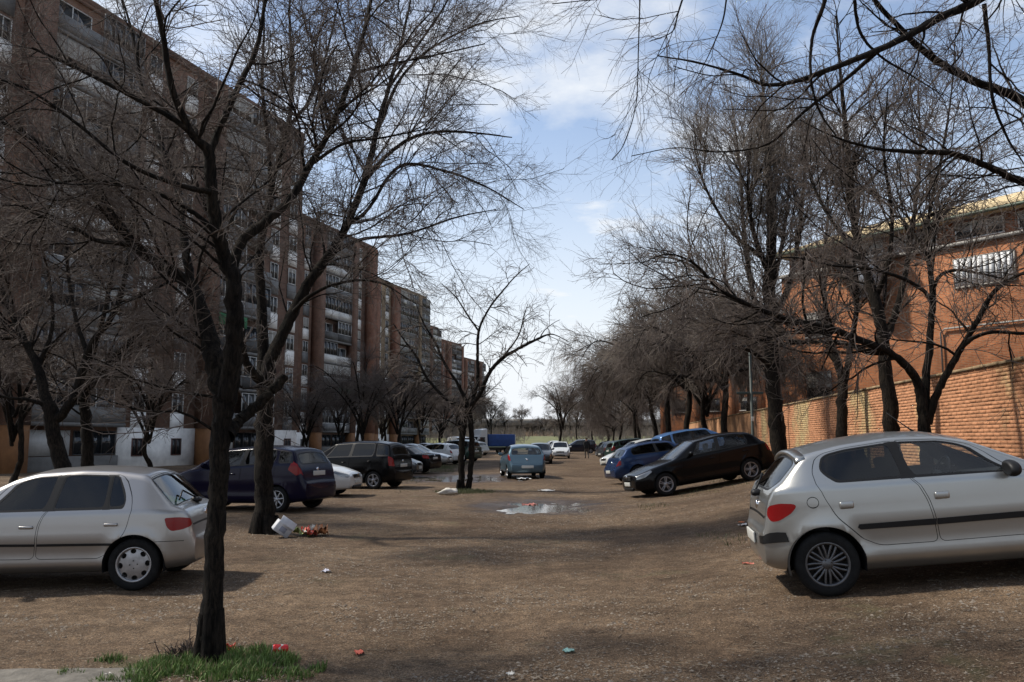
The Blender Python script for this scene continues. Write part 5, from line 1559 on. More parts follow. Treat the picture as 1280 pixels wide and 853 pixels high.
D206 = gen(3.835, 1.66, 1.43, 2.44, .78, .292, nose=.66, cowl=(.95, .92), head=(1.78, 1.335), rend=(3.29, 1.335), glass=(3.70, .985), tail=.66, belt=(.955, .99), bx=2.38)
D206.update(ns=90, wround=.06, rim='s9t', rimr=.198, gap=.052, seam=.0055,
    top=[(0, .54), (.02, .61), (.10, .69), (.45, .80), (.95, .92), (1.78, 1.335), (2.05, 1.405), (2.45, 1.432), (2.9, 1.405), (3.27, 1.345), (3.31, 1.315), (3.70, .985), (3.755, .90), (3.79, .66), (3.835, .60)],
    windows=[('side_window', [(1.42, 4.27, 't'), (2.375, 4.27, 't'), (2.44, 4.84, 't'), (1.90, 4.84, 't')]),
             ('side_window', [(2.425, 4.27, 't'), (3.02, 4.27, 't'), (3.13, 4.42, 't'), (3.17, 4.56, 't'), (3.08, 4.84, 't'), (2.50, 4.84, 't')]),
             ('windshield', D206['windows'][2][1]),
             ('rear_window', [(3.34, 5.26, 't'), (3.69, 5.3, 't'), (3.69, 6.4, 't'), (3.34, 6.4, 't')])],
    panels=[('door', [(1.30, .42), (2.22, .42), (2.225, .58), (2.255, .78), (2.33, .95), (2.45, 4.93, 't'), (1.84, 4.93, 't'), (1.34, 4.26, 't'), (1.25, .75)]),
            ('door', [(2.235, .42), (2.74, .425), (2.93, .545), (3.10, .72), (3.18, .91), (3.225, 4.35, 't'), (3.235, 4.55, 't'), (3.12, 4.93, 't'), (2.46, 4.93, 't'), (2.345, .95), (2.27, .78), (2.24, .58)]),
            ('hood', D206['panels'][2][1]),
            ('tailgate', [(3.325, 5.08, 't'), (3.785, 4.85, 't'), (3.785, 6.4, 't'), (3.325, 6.4, 't')]),
            ('fuel_cap', [(3.275 + .055 * math.cos(a), .86 + .055 * math.sin(a)) for a in np.linspace(0, 2 * math.pi, 12, endpoint=False)])],
    lights=[('taillight', [(3.735, .85), (3.762, .76), (3.725, .70), (3.64, .71), (3.50, .775), (3.435, .835), (3.46, .86), (3.62, .87)]),
            ('headlight', D206['lights'][0][1])],
    zones=[('pillar_trim', [(2.345, 4.25, 't'), (2.47, 4.25, 't'), (2.53, 4.86, 't'), (2.41, 4.86, 't')]), ('trim_strip', [(2.235, .575), (2.895, .585), (2.915, .605), (2.90, .632), (2.235, .628)]), ('trim_strip', [(1.34, .572), (2.222, .575), (2.222, .628), (1.34, .624)]),
           ('bumper_strip', [(3.58, .515), (3.95, .50), (3.95, .615), (3.58, .60)])],
    handles=[(2.15, .83), (2.985, .815)], handle_style='oval', mirror=(1.56, 1.01), antenna=True, wiper=True, spoiler=True, black_mirror=True, plan=(.26, .85, .27, .75))
D206['zones'][3] = ('bumper_strip', [(3.57, .515), (3.68, .51), (3.76, .505), (3.80, .50), (3.83, .495), (3.86, .49), (3.86, .56), (3.83, .57), (3.80, .585), (3.76, .60), (3.68, .605), (3.59, .60)])

D306 = gen(4.03, 1.69, 1.385, 2.58, .71, .288, nose=.62, cowl=(1.08, .88), head=(1.88, 1.29), rend=(3.33, 1.325), glass=(3.72, .95), tail=.60, belt=(.845, .875), bx=2.31)
D306.update(ns=90, wround=.05, rim='h8', rimr=.192, gap=.048, seam=.0055,
    top=[(0, .50), (.02, .57), (.12, .65), (.6, .77), (1.08, .88), (1.88, 1.29), (2.12, 1.355), (2.6, 1.385), (3.0, 1.372), (3.32, 1.33), (3.36, 1.305), (3.72, .955), (3.90, .885), (3.955, .82), (3.985, .62), (4.03, .55)],
    windows=[('side_window', [(1.60, 4.27, 't'), (2.30, 4.27, 't'), (2.37, 4.84, 't'), (2.0, 4.84, 't')]),
             ('side_window', [(2.365, 4.27, 't'), (2.945, 4.27, 't'), (2.93, 4.84, 't'), (2.44, 4.84, 't')]),
             ('quarter_window', [(2.965, 4.27, 't'), (3.15, 4.29, 't'), (3.16, 4.45, 't'), (3.0, 4.84, 't'), (2.95, 4.84, 't')]),
             ('windshield', D306['windows'][2][1]),
             ('rear_window', [(3.375, 5.07, 't'), (3.715, 5.08, 't'), (3.715, 6.4, 't'), (3.385, 6.4, 't')])],
    panels=[('door', [(1.34, .36), (2.215, .36), (2.23, .7), (2.32, 4.3, 't'), (2.395, 4.93, 't'), (1.96, 4.93, 't'), (1.50, 4.28, 't'), (1.30, .7)]),
            ('door', [(2.23, .36), (2.93, .36), (3.10, .52), (3.20, .66), (3.235, .85), (3.245, 4.42, 't'), (3.03, 4.93, 't'), (2.405, 4.93, 't'), (2.33, 4.3, 't'), (2.245, .7)]),
            ('hood', D306['panels'][2][1]),
            ('tailgate', [(3.365, 5.05, 't'), (3.97, 4.85, 't'), (3.97, 6.4, 't'), (3.365, 6.4, 't')])],
    lights=[('taillight', [(3.60, .80), (3.80, .805), (3.945, .79), (3.965, .70), (3.85, .665), (3.70, .65), (3.635, .70)]), ('headlight', D306['lights'][0][1])],
    zones=[('pillar_trim', [(2.27, 4.25, 't'), (2.41, 4.25, 't'), (2.48, 4.86, 't'), (2.34, 4.86, 't')]), ('pillar_trim', [(2.915, 4.25, 't'), (3.0, 4.25, 't'), (3.02, 4.86, 't'), (2.90, 4.86, 't')]), ('bumper_line', [(3.50, .543), (3.6, .543), (3.7, .543), (3.8, .543), (3.88, .543), (3.88, .536), (3.8, .536), (3.7, .536), (3.6, .536), (3.50, .536)]), ('trim_strip', [(2.245, .505), (3.14, .505), (3.15, .53), (2.245, .53)]), ('trim_strip', [(1.34, .505), (2.22, .505), (2.22, .53), (1.34, .53)])],
    handles=[(2.12, .715), (3.03, .735)], mirror=(1.62, .91), wiper=True)

DNOTE = gen(4.1, 1.695, 1.55, 2.60, .80, .30, nose=.76, cowl=(.95, 1.05), head=(1.80, 1.50), rend=(3.72, 1.47), glass=(3.95, 1.06), tail=.72, belt=(1.0, 1.09), bx=2.42, quarter=True, rear_win=3.28,
            tail_light=[(3.80, 1.28), (3.95, 1.02), (4.05, .92), (3.90, .84), (3.70, .98), (3.76, 1.12)], plate_z=.88)
DZAF = gen(4.32, 1.75, 1.66, 2.70, .85, .31, nose=.76, cowl=(1.05, 1.08), head=(1.95, 1.60), rend=(4.02, 1.58), glass=(4.22, 1.10), tail=.72, belt=(1.02, 1.08), bx=2.62, quarter=True, rear_win=3.50,
           tail_light=[(4.08, 1.12), (4.27, 1.05), (4.29, .78), (4.12, .80)], plate_z=.80, rim='s5')
DSAL = gen(4.55, 1.76, 1.44, 2.65, .88, .31, nose=.68, cowl=(1.18, .93), head=(1.95, 1.36), rend=(3.25, 1.36), glass=(3.85, 1.02), tail=.66, belt=(.91, .97), bx=2.52, style='saloon',
           tail_light=[(4.20, .94), (4.49, .94), (4.52, .76), (4.25, .80)], plate_z=.78)
DHAT = gen(3.95, 1.70, 1.48, 2.52, .80, .30, nose=.70, cowl=(.98, .97), head=(1.78, 1.42), rend=(3.36, 1.40), glass=(3.72, 1.02), tail=.68, belt=(.93, 1.02), bx=2.34,
           tail_light=[(3.55, 1.06), (3.80, .98), (3.90, .78), (3.72, .80), (3.60, .92)], plate_z=.52)
DLEON = gen(4.12, 1.74, 1.44, 2.51, .80, .31, nose=.68, cowl=(1.12, .94), head=(1.90, 1.37), rend=(3.55, 1.36), glass=(3.92, 1.0), tail=.68, belt=(.92, .98), bx=2.46, rim='s5t',
            tail_light=[(3.86, .95), (4.10, .92), (4.13, .74), (3.92, .76)])
DBMW = gen(4.23, 1.75, 1.42, 2.66, .74, .315, nose=.70, cowl=(1.22, .95), head=(1.98, 1.36), rend=(3.62, 1.32), glass=(3.98, .98), tail=.66, belt=(.93, .97), bx=2.55, quarter=False, rear_win=3.48,
           tail_light=[(3.96, .88), (4.17, .86), (4.19, .70), (3.98, .72)], rim='s5')
DVAN = gen(4.9, 1.9, 1.98, 3.0, .88, .33, nose=.95, cowl=(.85, 1.22), head=(1.55, 1.86), rend=(4.78, 1.90), glass=(4.84, 1.30), tail=.8, belt=(1.15, 1.2), bx=2.05, rear_win=2.5,
           tail_light=[(4.76, 1.15), (4.87, 1.15), (4.88, .75), (4.78, .75)], plate_z=.72, rim='h8', tum=.16)
DVAN['windows'] = [DVAN['windows'][0], DVAN['windows'][2]]
DVAN['panels'] = [DVAN['panels'][0], ('door', [(2.06, .42), (3.2, .42), (3.2, 4.74, 't'), (2.12, 4.74, 't')]), DVAN['panels'][2]]
DVAN['handles'] = [(1.85, 1.05), (2.2, 1.05)]

def squeeze(d, x0, k):
    f = lambda p: (p[0] if p[0] <= x0 else x0 + (p[0] - x0) * k,) + tuple(p[1:])
    for key in ('top', 'belt', 'low', 'handles'): d[key] = [f(p) for p in d[key]]
    for key in ('windows', 'panels', 'lights', 'zones'): d[key] = [(n, [f(p) for p in pl]) for n, pl in d.get(key, [])]
    d['L'] = f((d['L'],))[0]
    for key in ('rend', 'glass'): d[key] = f(d[key])
squeeze(D206, 3.36, .80)
squeeze(D306, 3.62, .74)
_dc = {}
def design_parts(key, d):
    if key in _dc: return _dc[key]
    lf, parts = loft_parts(d)
    xo = d['fo'] + d['WB'] / 2
    L = d['L']
    def yat(x, z):
        return float(lf.S([[x, lf.T(x, z)]])[0, 1])
    for (hx, hz) in d['handles']:
        y = yat(hx, hz)
        for sd in (1, -1):
            if d.get('handle_style') == 'oval':
                me = rbox(-.064, .064, -.022, .022, -.034, .034, .021, 'door_handle', 4)
            else:
                me = rbox(-.075, .075, -.018, .018, -.018, .018, .012, 'door_handle')
            xform(me, Matrix.Translation((xo - hx, sd * (y + .004), hz)))
            parts.append(('door_handle', me, 'paint' if d.get('handle_style') == 'oval' else 'trimcol', 'door'))
    mx_, mz = d['mirror']
    my = yat(mx_, mz - .04)
    for sd in (1, -1):
        bm = bmesh.new(); bmesh.ops.create_icosphere(bm, subdivisions=3, radius=1)
        for v in bm.verts:
            c = v.co; c.x = max(c.x, -.55) * .075; c.y *= .115; c.z = c.z * .072 + .02 * (c.y / .115)
        me = bpy.data.meshes.new('mirror'); bm.to_mesh(me); bm.free(); me.polygons.foreach_set('use_smooth', np.ones(len(me.polygons), dtype=bool))
        xform(me, Matrix.Translation((xo - mx_, sd * (my + .10), mz + .01)))
        parts.append(('mirror', me, 'mirror', None))
        parts.append(('mirror_arm', xform(rbox(-.03, .03, -.05, .05, -.02, .02, .012, 'mirror_arm'), Matrix.Translation((xo - mx_, sd * (my + .02), mz - .02))), 'black', None))
    # number plates
    zr = d['plate_r']
    ii = np.where(lf.xs > L * .6)[0]
    zz = lf.top[ii]
    xr = float(lf.xs[ii][np.argmin(np.abs(zz - zr))]) if zr > lf.top[-1] else L + .03
    pl = rbox(-.01, .01, -.26, .26, -.055, .055, .008, 'number_plate')
    parts.append(('number_plate', xform(pl, Matrix.Translation((xo - xr - .012, 0, zr))), 'plate', None))
    parts.append(('number_plate', xform(rbox(-.01, .01, -.26, .26, -.055, .055, .008, 'number_plate'), Matrix.Translation((xo + .042, 0, .43))), 'plate', None))
    nz = d['nose']
    g = MB()
    for k in range(4): g.box(-.03, .035, -.34, .34, nz - .15 + k * .028, nz - .135 + k * .028)
    me = g.mesh('grille'); xform(me, Matrix.Translation((xo + .008, 0, 0))); parts.append(('grille', me, 'black', None))
    parts.append(('air_intake', xform(rbox(-.03, .03, -.42, .42, .24, .33, .02, 'air_intake'), Matrix.Translation((xo + .012, 0, 0))), 'black', None))
    em = MB().lathe([(0, .012), (.035, .010), (.045, 0), (.045, -.02)], 16); me = em.mesh('emblem', True)
    xform(me, Matrix.Translation((xo + .045, 0, nz - .05)) @ Matrix.Rotation(-math.pi / 2, 4, 'Z')); parts.append(('emblem', me, 'chrome', None))
    ze = (zr + d['glass'][1]) / 2 if zr > .6 else .82
    xe = float(lf.xs[ii][np.argmin(np.abs(zz - ze))])
    me = MB().lathe([(0, .012), (.035, .010), (.045, 0), (.045, -.02)], 16).mesh('emblem', True)
    xform(me, Matrix.Translation((xo - xe - .006, 0, ze)) @ Matrix.Rotation(math.pi / 2, 4, 'Z')); parts.append(('emblem', me, 'chrome', None))
    # interior
    if key != 'van':
        H = d['H']; b0 = d['belt0']
        for (sx, sy) in ((d['bx'] - .05, .36), (d['bx'] - .05, -.36)):
            bk = rbox(-.07, .07, -.22, .22, 0, .60, .06, 'seat'); M = Matrix.Translation((xo - sx, sy, .42)) @ Matrix.Rotation(math.radians(-14), 4, 'Y')
            parts.append(('seat', xform(bk, M), 'seat', None))
            parts.append(('headrest', xform(rbox(-.05, .05, -.13, .13, .62, .80, .045, 'headrest'), M), 'seat', 'seat'))
            parts.append(('seat_cushion', xform(rbox(-.05, .50, -.24, .24, .28, .44, .05, 'seat_cushion'), Matrix.Translation((xo - sx, sy, 0))), 'seat', 'seat'))
        sx = min(d['fo'] + d['WB'] - .02, d['rend'][0] - .15)
        parts.append(('rear_seat', xform(rbox(-.07, .07, -.60, .60, 0, .52, .06, 'rear_seat'), Matrix.Translation((xo - sx, 0, .42)) @ Matrix.Rotation(math.radians(-18), 4, 'Y')), 'seat', None))
        parts.append(('dashboard', rbox(xo - d['cowl'][0] - .62, xo - d['cowl'][0] - .12, -.62, .62, .45, b0 - .02, .06, 'dashboard'), 'lining', None))
        sw = MB(); a = np.linspace(0, 2 * math.pi, 20); sw.tube([(0, .18 * math.cos(t), .18 * math.sin(t)) for t in a], .015, 6, cap=False); sw.box(-.01, .01, -.17, .17, -.03, .03)
        me = sw.mesh('steering_wheel', True); xform(me, Matrix.Translation((xo - d['cowl'][0] - .80, .36, b0 - .02)) @ Matrix.Rotation(math.radians(25), 4, 'Y')); parts.append(('steering_wheel', me, 'black', None))
    if d.get('antenna'):
        an = MB(); p = lf.S([[2.06, 6.0]])[0]; x0 = xo - p[0]
        an.tube([(x0, 0, p[2] - .005), (x0 - .04, 0, p[2] + .03), (x0 - .23, 0, p[2] + .21)], [.014, .007, .004], 6)
        parts.append(('antenna', an.mesh('antenna', True), 'black', None))
    if d.get('wiper'):
        wi = MB(); gx, gz_ = d['glass']
        pp = [lf.S([[gx + .015, 6.0]])[0], None]
        p0 = lf.S([[gx + .02, 6.0]])[0]; p1 = lf.S([[gx - .10, 5.75]])[0]; p2 = lf.S([[gx - .04, 5.42]])[0]
        wi.tube([(xo - p0[0] - .03, 0, p0[2] + .03), (xo - p1[0] - .03, p1[1], p1[2] + .03), (xo - p2[0] - .025, p2[1], p2[2] + .025)], .011, 6)
        parts.append(('wiper', wi.mesh('wiper', True), 'black', 'tailgate'))
        parts.append(('wiper_motor', xform(rbox(-.06, .05, -.07, .07, -.03, .035, .03, 'wiper_motor'), Matrix.Translation((xo - p0[0] - .015, 0, p0[2] + .01))), 'black', 'tailgate'))
    if d.get('spoiler'):
        x_ = d['rend'][0] + .02; V = []
        ts = np.linspace(4.86, 6, 12); row = lf.S(np.stack([np.full(12, x_ - .05), ts], 1)); m_ = MB()
        pts = [(-r_[1], r_) for r_ in row] + [(r_[1], r_) for r_ in row[::-1][1:]]
        V = []
        for yy, r_ in pts:
            for dx, dz in ((0, .002), (.075, -.004), (.10, -.035), (.03, -.05)):
                V.append((xo - r_[0] - dx, yy * (1 - dx * .25), r_[2] + dz))
        n_ = len(pts)
        Qs = [(i * 4 + k, i * 4 + (k + 1) % 4, (i + 1) * 4 + (k + 1) % 4, (i + 1) * 4 + k) for i in range(n_ - 1) for k in range(4)] + [(0, 1, 2, 3), tuple((n_ - 1) * 4 + k for k in (3, 2, 1, 0))]
        m_.add(V, Qs); me = m_.mesh('spoiler', True)
        bm = bmesh.new(); bm.from_mesh(me); bmesh.ops.recalc_face_normals(bm, faces=bm.faces); bm.to_mesh(me); bm.free()
        parts.append(('spoiler', me, 'paint', 'tailgate'))
    _dc[key] = (lf, parts)
    return _dc[key]

def car(name, label, key, d, paint_m, heading, ref, px, py, glass=(GLASS_D, GLASS_D, GLASS_D), group='cars parked on the dirt ground', rim_m=None, cat='car', pos=None, lights=None, rim=None, name2=None):
    """ref: which wheel touches the ground at the given photo point: (end, side) end 'f'/'r', side +1 left / -1 right"""
    lf, parts = design_parts(key, d)
    h = math.radians(heading)
    fw = Vector((math.cos(h), math.sin(h), 0)); lt = Vector((-math.sin(h), math.cos(h), 0))
    half = d['WB'] / 2; tr = d['W'] / 2 - .12
    if pos is None:
        g = on_ground(px, py)
        fx = half if ref[0] == 'f' else -half
        c = g - fw * fx - lt * (ref[1] * (tr + .08))
    else:
        c = Vector((pos[0], pos[1], 0))
    W4 = {}
    for e in (1, -1):
        for s in (1, -1):
            p = c + fw * (e * half) + lt * (s * tr)
            W4[(e, s)] = Vector((p.x, p.y, gz(p.x, p.y)))
    f = (W4[(1, 1)] + W4[(1, -1)]) / 2; r = (W4[(-1, 1)] + W4[(-1, -1)]) / 2
    l = (W4[(1, 1)] + W4[(-1, 1)]) / 2; rr = (W4[(1, -1)] + W4[(-1, -1)]) / 2
    X = (f - r).normalized(); Y = (l - rr); Y = (Y - X * Y.dot(X)).normalized(); Zv = X.cross(Y)
    cen = (f + r) / 2
    root = empty(name, cen)
    M = Matrix((X, Y, Zv)).transposed()
    root.rotation_euler = M.to_euler()
    mm = {'paint': paint_m, 'glass_windshield': glass[0], 'glass_side': glass[1], 'glass_side2': glass[3] if len(glass) > 3 else glass[1], 'glass_rear_window': glass[2], 'headlight': CLEARL, 'taillight': REDL, 'fog_light': REDL, 'indicator': CLEARL,
          'black': BLACKPL, 'lining': DARK, 'plate': PLATE, 'chrome': CHROME, 'seat': SEATM, 'trimcol': paint_m, 'mirror': BLACKPL if d.get('black_mirror', False) else paint_m}
    made = {}
    doors = []
    for (pn, me, mk_, par) in parts:
        p = root
        if par == 'door':
            hx = np.mean([v.co.x for v in me.vertices]); hy = np.sign(me.vertices[0].co.y)
            cand = [o for o in doors if np.sign(o[1]) == hy]
            if cand:
                p = min(cand, key=lambda o: abs(o[0] - hx))[2]
        elif par in made:
            p = made[par]
        o = link(pn, me, mm[mk_], p)
        if pn == 'door':
            co = np.array([v.co for v in me.vertices]); doors.append((co[:, 0].mean(), co[:, 1].mean(), o))
        made[pn] = o
    ty, rm_, bk, nt = wheel_mesh(d['r'], d['rimr'], .19, rim or d['rim'])
    rnd = random.Random(hash(label) % 1000)
    for e in (1, -1):
        for s in (1, -1):
            w = empty('wheel', (e * half, s * tr, d['r']))
            w.parent = root
            w.rotation_euler = (0, (len(label) * .37 + e + s * .5) % 6, 0 if s > 0 else math.pi)
            link('tyre', ty, RUBBER, w); link('rim', rm_, rim_m or ALLOY, w); link('brake_disc', bk, BRAKE, w); link('wheel_nut', nt, BRAKE, w)
    tag(root, label, cat, group)
    return root, c, fw, lt

P_SILVER = paint('paint_silver', (.35, .355, .345), .85, .32, .65, .35)
P_SILVER2 = paint('paint_silver_warm', (.32, .31, .30), .85, .33, .65, .40)
P_PURPLE = paint('paint_purple', (.004, .0035, .017), .1, .2, .05, .02, spec=.2)
P_BLACK = paint('paint_black', (.0035, .0035, .0042), .0, .16, .0, .01, spec=.16)
P_WHITE = paint('paint_white', (.50, .51, .50), .0, .35, .7, .2)
P_BLUE = paint('paint_pale_blue', (.062, .110, .145), .5, .3, .4, .2)
P_NAVY = paint('paint_blue', (.008, .028, .085), .4, .25, .3, .08)
P_LBLUE = paint('paint_light_blue', (.07, .16, .34), .35, .3, .5, .15)
P_GREY = paint('paint_grey', (.03, .035, .04), .5, .3, .4, .15)
P_GREEN = paint('paint_dark_green', (.015, .045, .034), .4, .3, .8, .25)
P_DNAVY = paint('paint_navy', (.012, .018, .035), .4, .3, .8, .25)

R_206, c206, f206, l206 = car('silver_hatchback', 'silver five-door hatchback at the right edge in front of the brick wall', 'd206', D206, P_SILVER, -9, ('r', -1), 1040, 746, (GLASS_C, GLASS_C, GLASS_D, GLASS_D), rim_m=ALLOY_D)
R_306, c306, f306, l306 = car('silver_hatchback', 'silver five-door hatchback at the left edge with bags behind its rear window', 'd306', D306, P_SILVER2, 185.5, ('r', 1), 165, 739, (GLASS_D, GLASS_D, GLASS_M))
car('purple_hatchback', 'dark purple tall hatchback behind the left tree trunks', 'note', DNOTE, P_PURPLE, 162, ('r', 1), 345, 641, rim='s7')
car('white_hatchback', 'white hatchback whose nose shows behind the purple car', 'hat', DHAT, P_WHITE, -6, ('f', -1), 402, 622)
car('black_people_carrier', 'black people carrier with roof rails left of the lane', 'zaf', DZAF, P_BLACK, 161, ('r', 1), 466, 612, rim='s5t')
car('dark_hatchback', 'dark grey hatchback nose showing just behind the black people carrier', 'hat', DHAT, P_GREY, -8, ('f', -1), 497, 597)
car('black_saloon', 'black saloon with red tail lamp behind the black people carrier', 'sal', DSAL, P_BLACK, 160, ('r', 1), 512, 593)
car('silver_saloon', 'silver saloon facing the lane beyond the black saloon', 'sal', DSAL, P_SILVER, -10, ('f', -1), 541, 584)
car('white_hatchback', 'white hatchback with dark windows in the left row seen from its rear corner', 'leon', DLEON, P_WHITE, 152, ('r', 1), 553, 581)
car('green_estate', 'dark green hatchback partly hidden by the twin-stemmed tree', 'zaf', DZAF, P_GREEN, 150, ('r', 1), 578, 578)
car('grey_hatchback', 'grey hatchback in the left row just past the twin-stemmed tree', 'hat', DHAT, P_GREY, -14, ('f', -1), 588, 573)
car('silver_hatchback', 'small silver hatchback in the far left row before the white van', 'hat', DHAT, P_SILVER, 150, ('r', 1), 596, 570)
car('silver_hatchback', 'silver hatchback roof farther back in the left row beyond the white hatchback', 'sal', DSAL, P_SILVER2, 155, ('r', 1), 0, 0, pos=(-6.6, 62))
car('white_van', 'white panel van in the far left row', 'van', DVAN, P_WHITE, -62, ('f', 1), 0, 0, pos=(-4.6, 80), cat='van', group='vans and trucks far down the lane', glass=(GLASS_D,) * 3)
car('blue_hatchback', 'pale blue hatchback seen from behind in the middle of the lane', 'hat', DHAT, P_BLUE, 97, ('r', 1), 634, 598, (GLASS_C, GLASS_C, GLASS_C))
car('grey_hatchback', 'dark grey hatchback facing the camera just past the pale blue one', 'leon', DLEON, P_GREY, 268, ('f', 1), 690, 580)
car('white_hatchback', 'white hatchback behind the dark grey one facing the camera', 'hat', DHAT, P_WHITE, 266, ('f', 1), 0, 0, pos=(4.3, 74))
car('silver_hatchback', 'silver car farthest along the lane centre', 'leon', DLEON, P_SILVER, 262, ('f', 1), 0, 0, pos=(5.3, 96))
car('navy_people_carrier', 'navy people carrier parked across the far end of the lane', 'zaf', DZAF, P_DNAVY, 182, ('f', 1), 0, 0, pos=(8.0, 100))
car('white_hatchback', 'white car at the far end left of the navy people carrier', 'hat', DHAT, P_WHITE, 190, ('f', 1), 0, 0, pos=(5.6, 118))
# right row
car('black_hatchback', 'black hatchback tilted on the bank facing the lane on the right', 'leon', DLEON, P_BLACK, 189, ('f', 1), 835, 620, (GLASS_C, GLASS_C, GLASS_D))
car('blue_hatchback', 'dark blue hatchback with its tail to the lane behind the black one', 'bmw', DBMW, P_NAVY, 10, ('r', -1), 800, 604)
car('blue_people_carrier', 'light blue tall car roof showing over the dark blue hatchback', 'zaf', DZAF, P_LBLUE, 10, ('r', -1), 0, 0, pos=(8.3, 36.5))
car('silver_saloon', 'silver saloon facing the lane behind the dark blue hatchback on the right', 'sal', DSAL, P_SILVER, 192, ('f', 1), 0, 0, pos=(8.2, 42.3))
car('white_hatchback', 'white hatchback nose facing the lane on the right', 'leon', DLEON, P_WHITE, 196, ('f', 1), 0, 0, pos=(7.3, 48.5), glass=(GLASS_C, GLASS_D, GLASS_D))
car('green_hatchback', 'dark green hatchback with tall red tail lamp beyond the white nose', 'note', DNOTE, P_GREEN, 12, ('r', -1), 0, 0, pos=(8.6, 58))
car('grey_hatchback', 'dark grey hatchback near the end of the right row', 'hat', DHAT, P_GREY, 14, ('r', -1), 0, 0, pos=(9.0, 68))
car('navy_saloon', 'navy saloon last in the right row beside the walking person', 'hat', DHAT, P_DNAVY, 100, ('r', -1), 0, 0, pos=(9.6, 84))

# ---------------------------------------------------------------- truck with blue tarpaulin at the far end
def truck():
    h = math.radians(214)
    x, y = -2.35, 97.0
    root = empty('tarpaulin_truck', (x, y, gz(x, y)), h)
    wm = P_WHITE
    prof = [(3.1, .55), (3.15, .95), (3.0, 1.15), (2.75, 1.25), (2.35, 2.0), (2.2, 2.1), (1.95, 2.75), (1.2, 2.9), (1.15, .5)]
    V = [(px, sd * .95, pz) for sd in (-1, 1) for px, pz in prof]; n = len(prof)
    bm = bmesh.new(); vs = [bm.verts.new(v) for v in V]
    bm.faces.new(vs[:n][::-1]); bm.faces.new(vs[n:])
    for i in range(n): bm.faces.new((vs[i], vs[(i + 1) % n], vs[n + (i + 1) % n], vs[n + i]))
    bmesh.ops.recalc_face_normals(bm, faces=bm.faces); bmesh.ops.bevel(bm, geom=bm.edges[:], offset=.06, segments=2, affect='EDGES')
    me = bpy.data.meshes.new('cab'); bm.to_mesh(me); bm.free(); link('cab', me, wm, root)
    M = Matrix.Translation((2.57, 0, 1.63)) @ Matrix.Rotation(math.radians(-28), 4, 'Y')
    link('windshield', xform(rbox(-.01, .03, -.82, .82, -.36, .36, .01, 'windshield'), M), PANE, root)
    for sd in (1, -1):
        link('side_window', rbox(1.5, 2.2, sd * .952 - .012, sd * .952 + .012, 1.35, 1.92, .01, 'side_window'), PANE, root)
        link('headlight', rbox(3.0, 3.14, sd * .72 - .14, sd * .72 + .14, .82, 1.02, .03, 'headlight'), CLEARL, root)
        link('mirror', rbox(2.35, 2.45, sd * 1.1 - .08, sd * 1.1 + .08, 1.35, 1.7, .03, 'mirror'), BLACKPL, root)
    link('bumper', rbox(3.05, 3.2, -.95, .95, .38, .62, .04, 'bumper'), BLACKPL, root)
    link('chassis', rbox(-2.6, 2.6, -.5, .5, .45, .75, .03, 'chassis'), IRON, root)
    tarp = pr('tarp_blue', (.010, .045, .17), .7, var=.3, vscale=1.5, bump=.4, bscale=4)
    link('tarpaulin', rbox(-2.6, 1.05, -1.02, 1.02, .85, 2.25, .07, 'tarpaulin'), tarp, root)
    link('tail_board', rbox(-2.7, -2.58, -1.0, 1.0, .75, 2.2, .03, 'tail_board'), ALUMW, root)
    ty, rm_, bk, nt = wheel_mesh(.36, .22, .22, 'h8')
    for wx in (2.3, -1.5):
        for sd in (1, -1):
            w = empty('wheel', (wx, sd * .85, .36)); w.parent = root; w.rotation_euler = (0, .3, 0 if sd > 0 else math.pi)
            link('tyre', ty, RUBBER, w); link('rim', rm_, ALLOY, w)
    tag(root, 'white cab truck with a blue tarpaulin load far down on the left', 'truck', 'vans and trucks far down the lane')
truck()

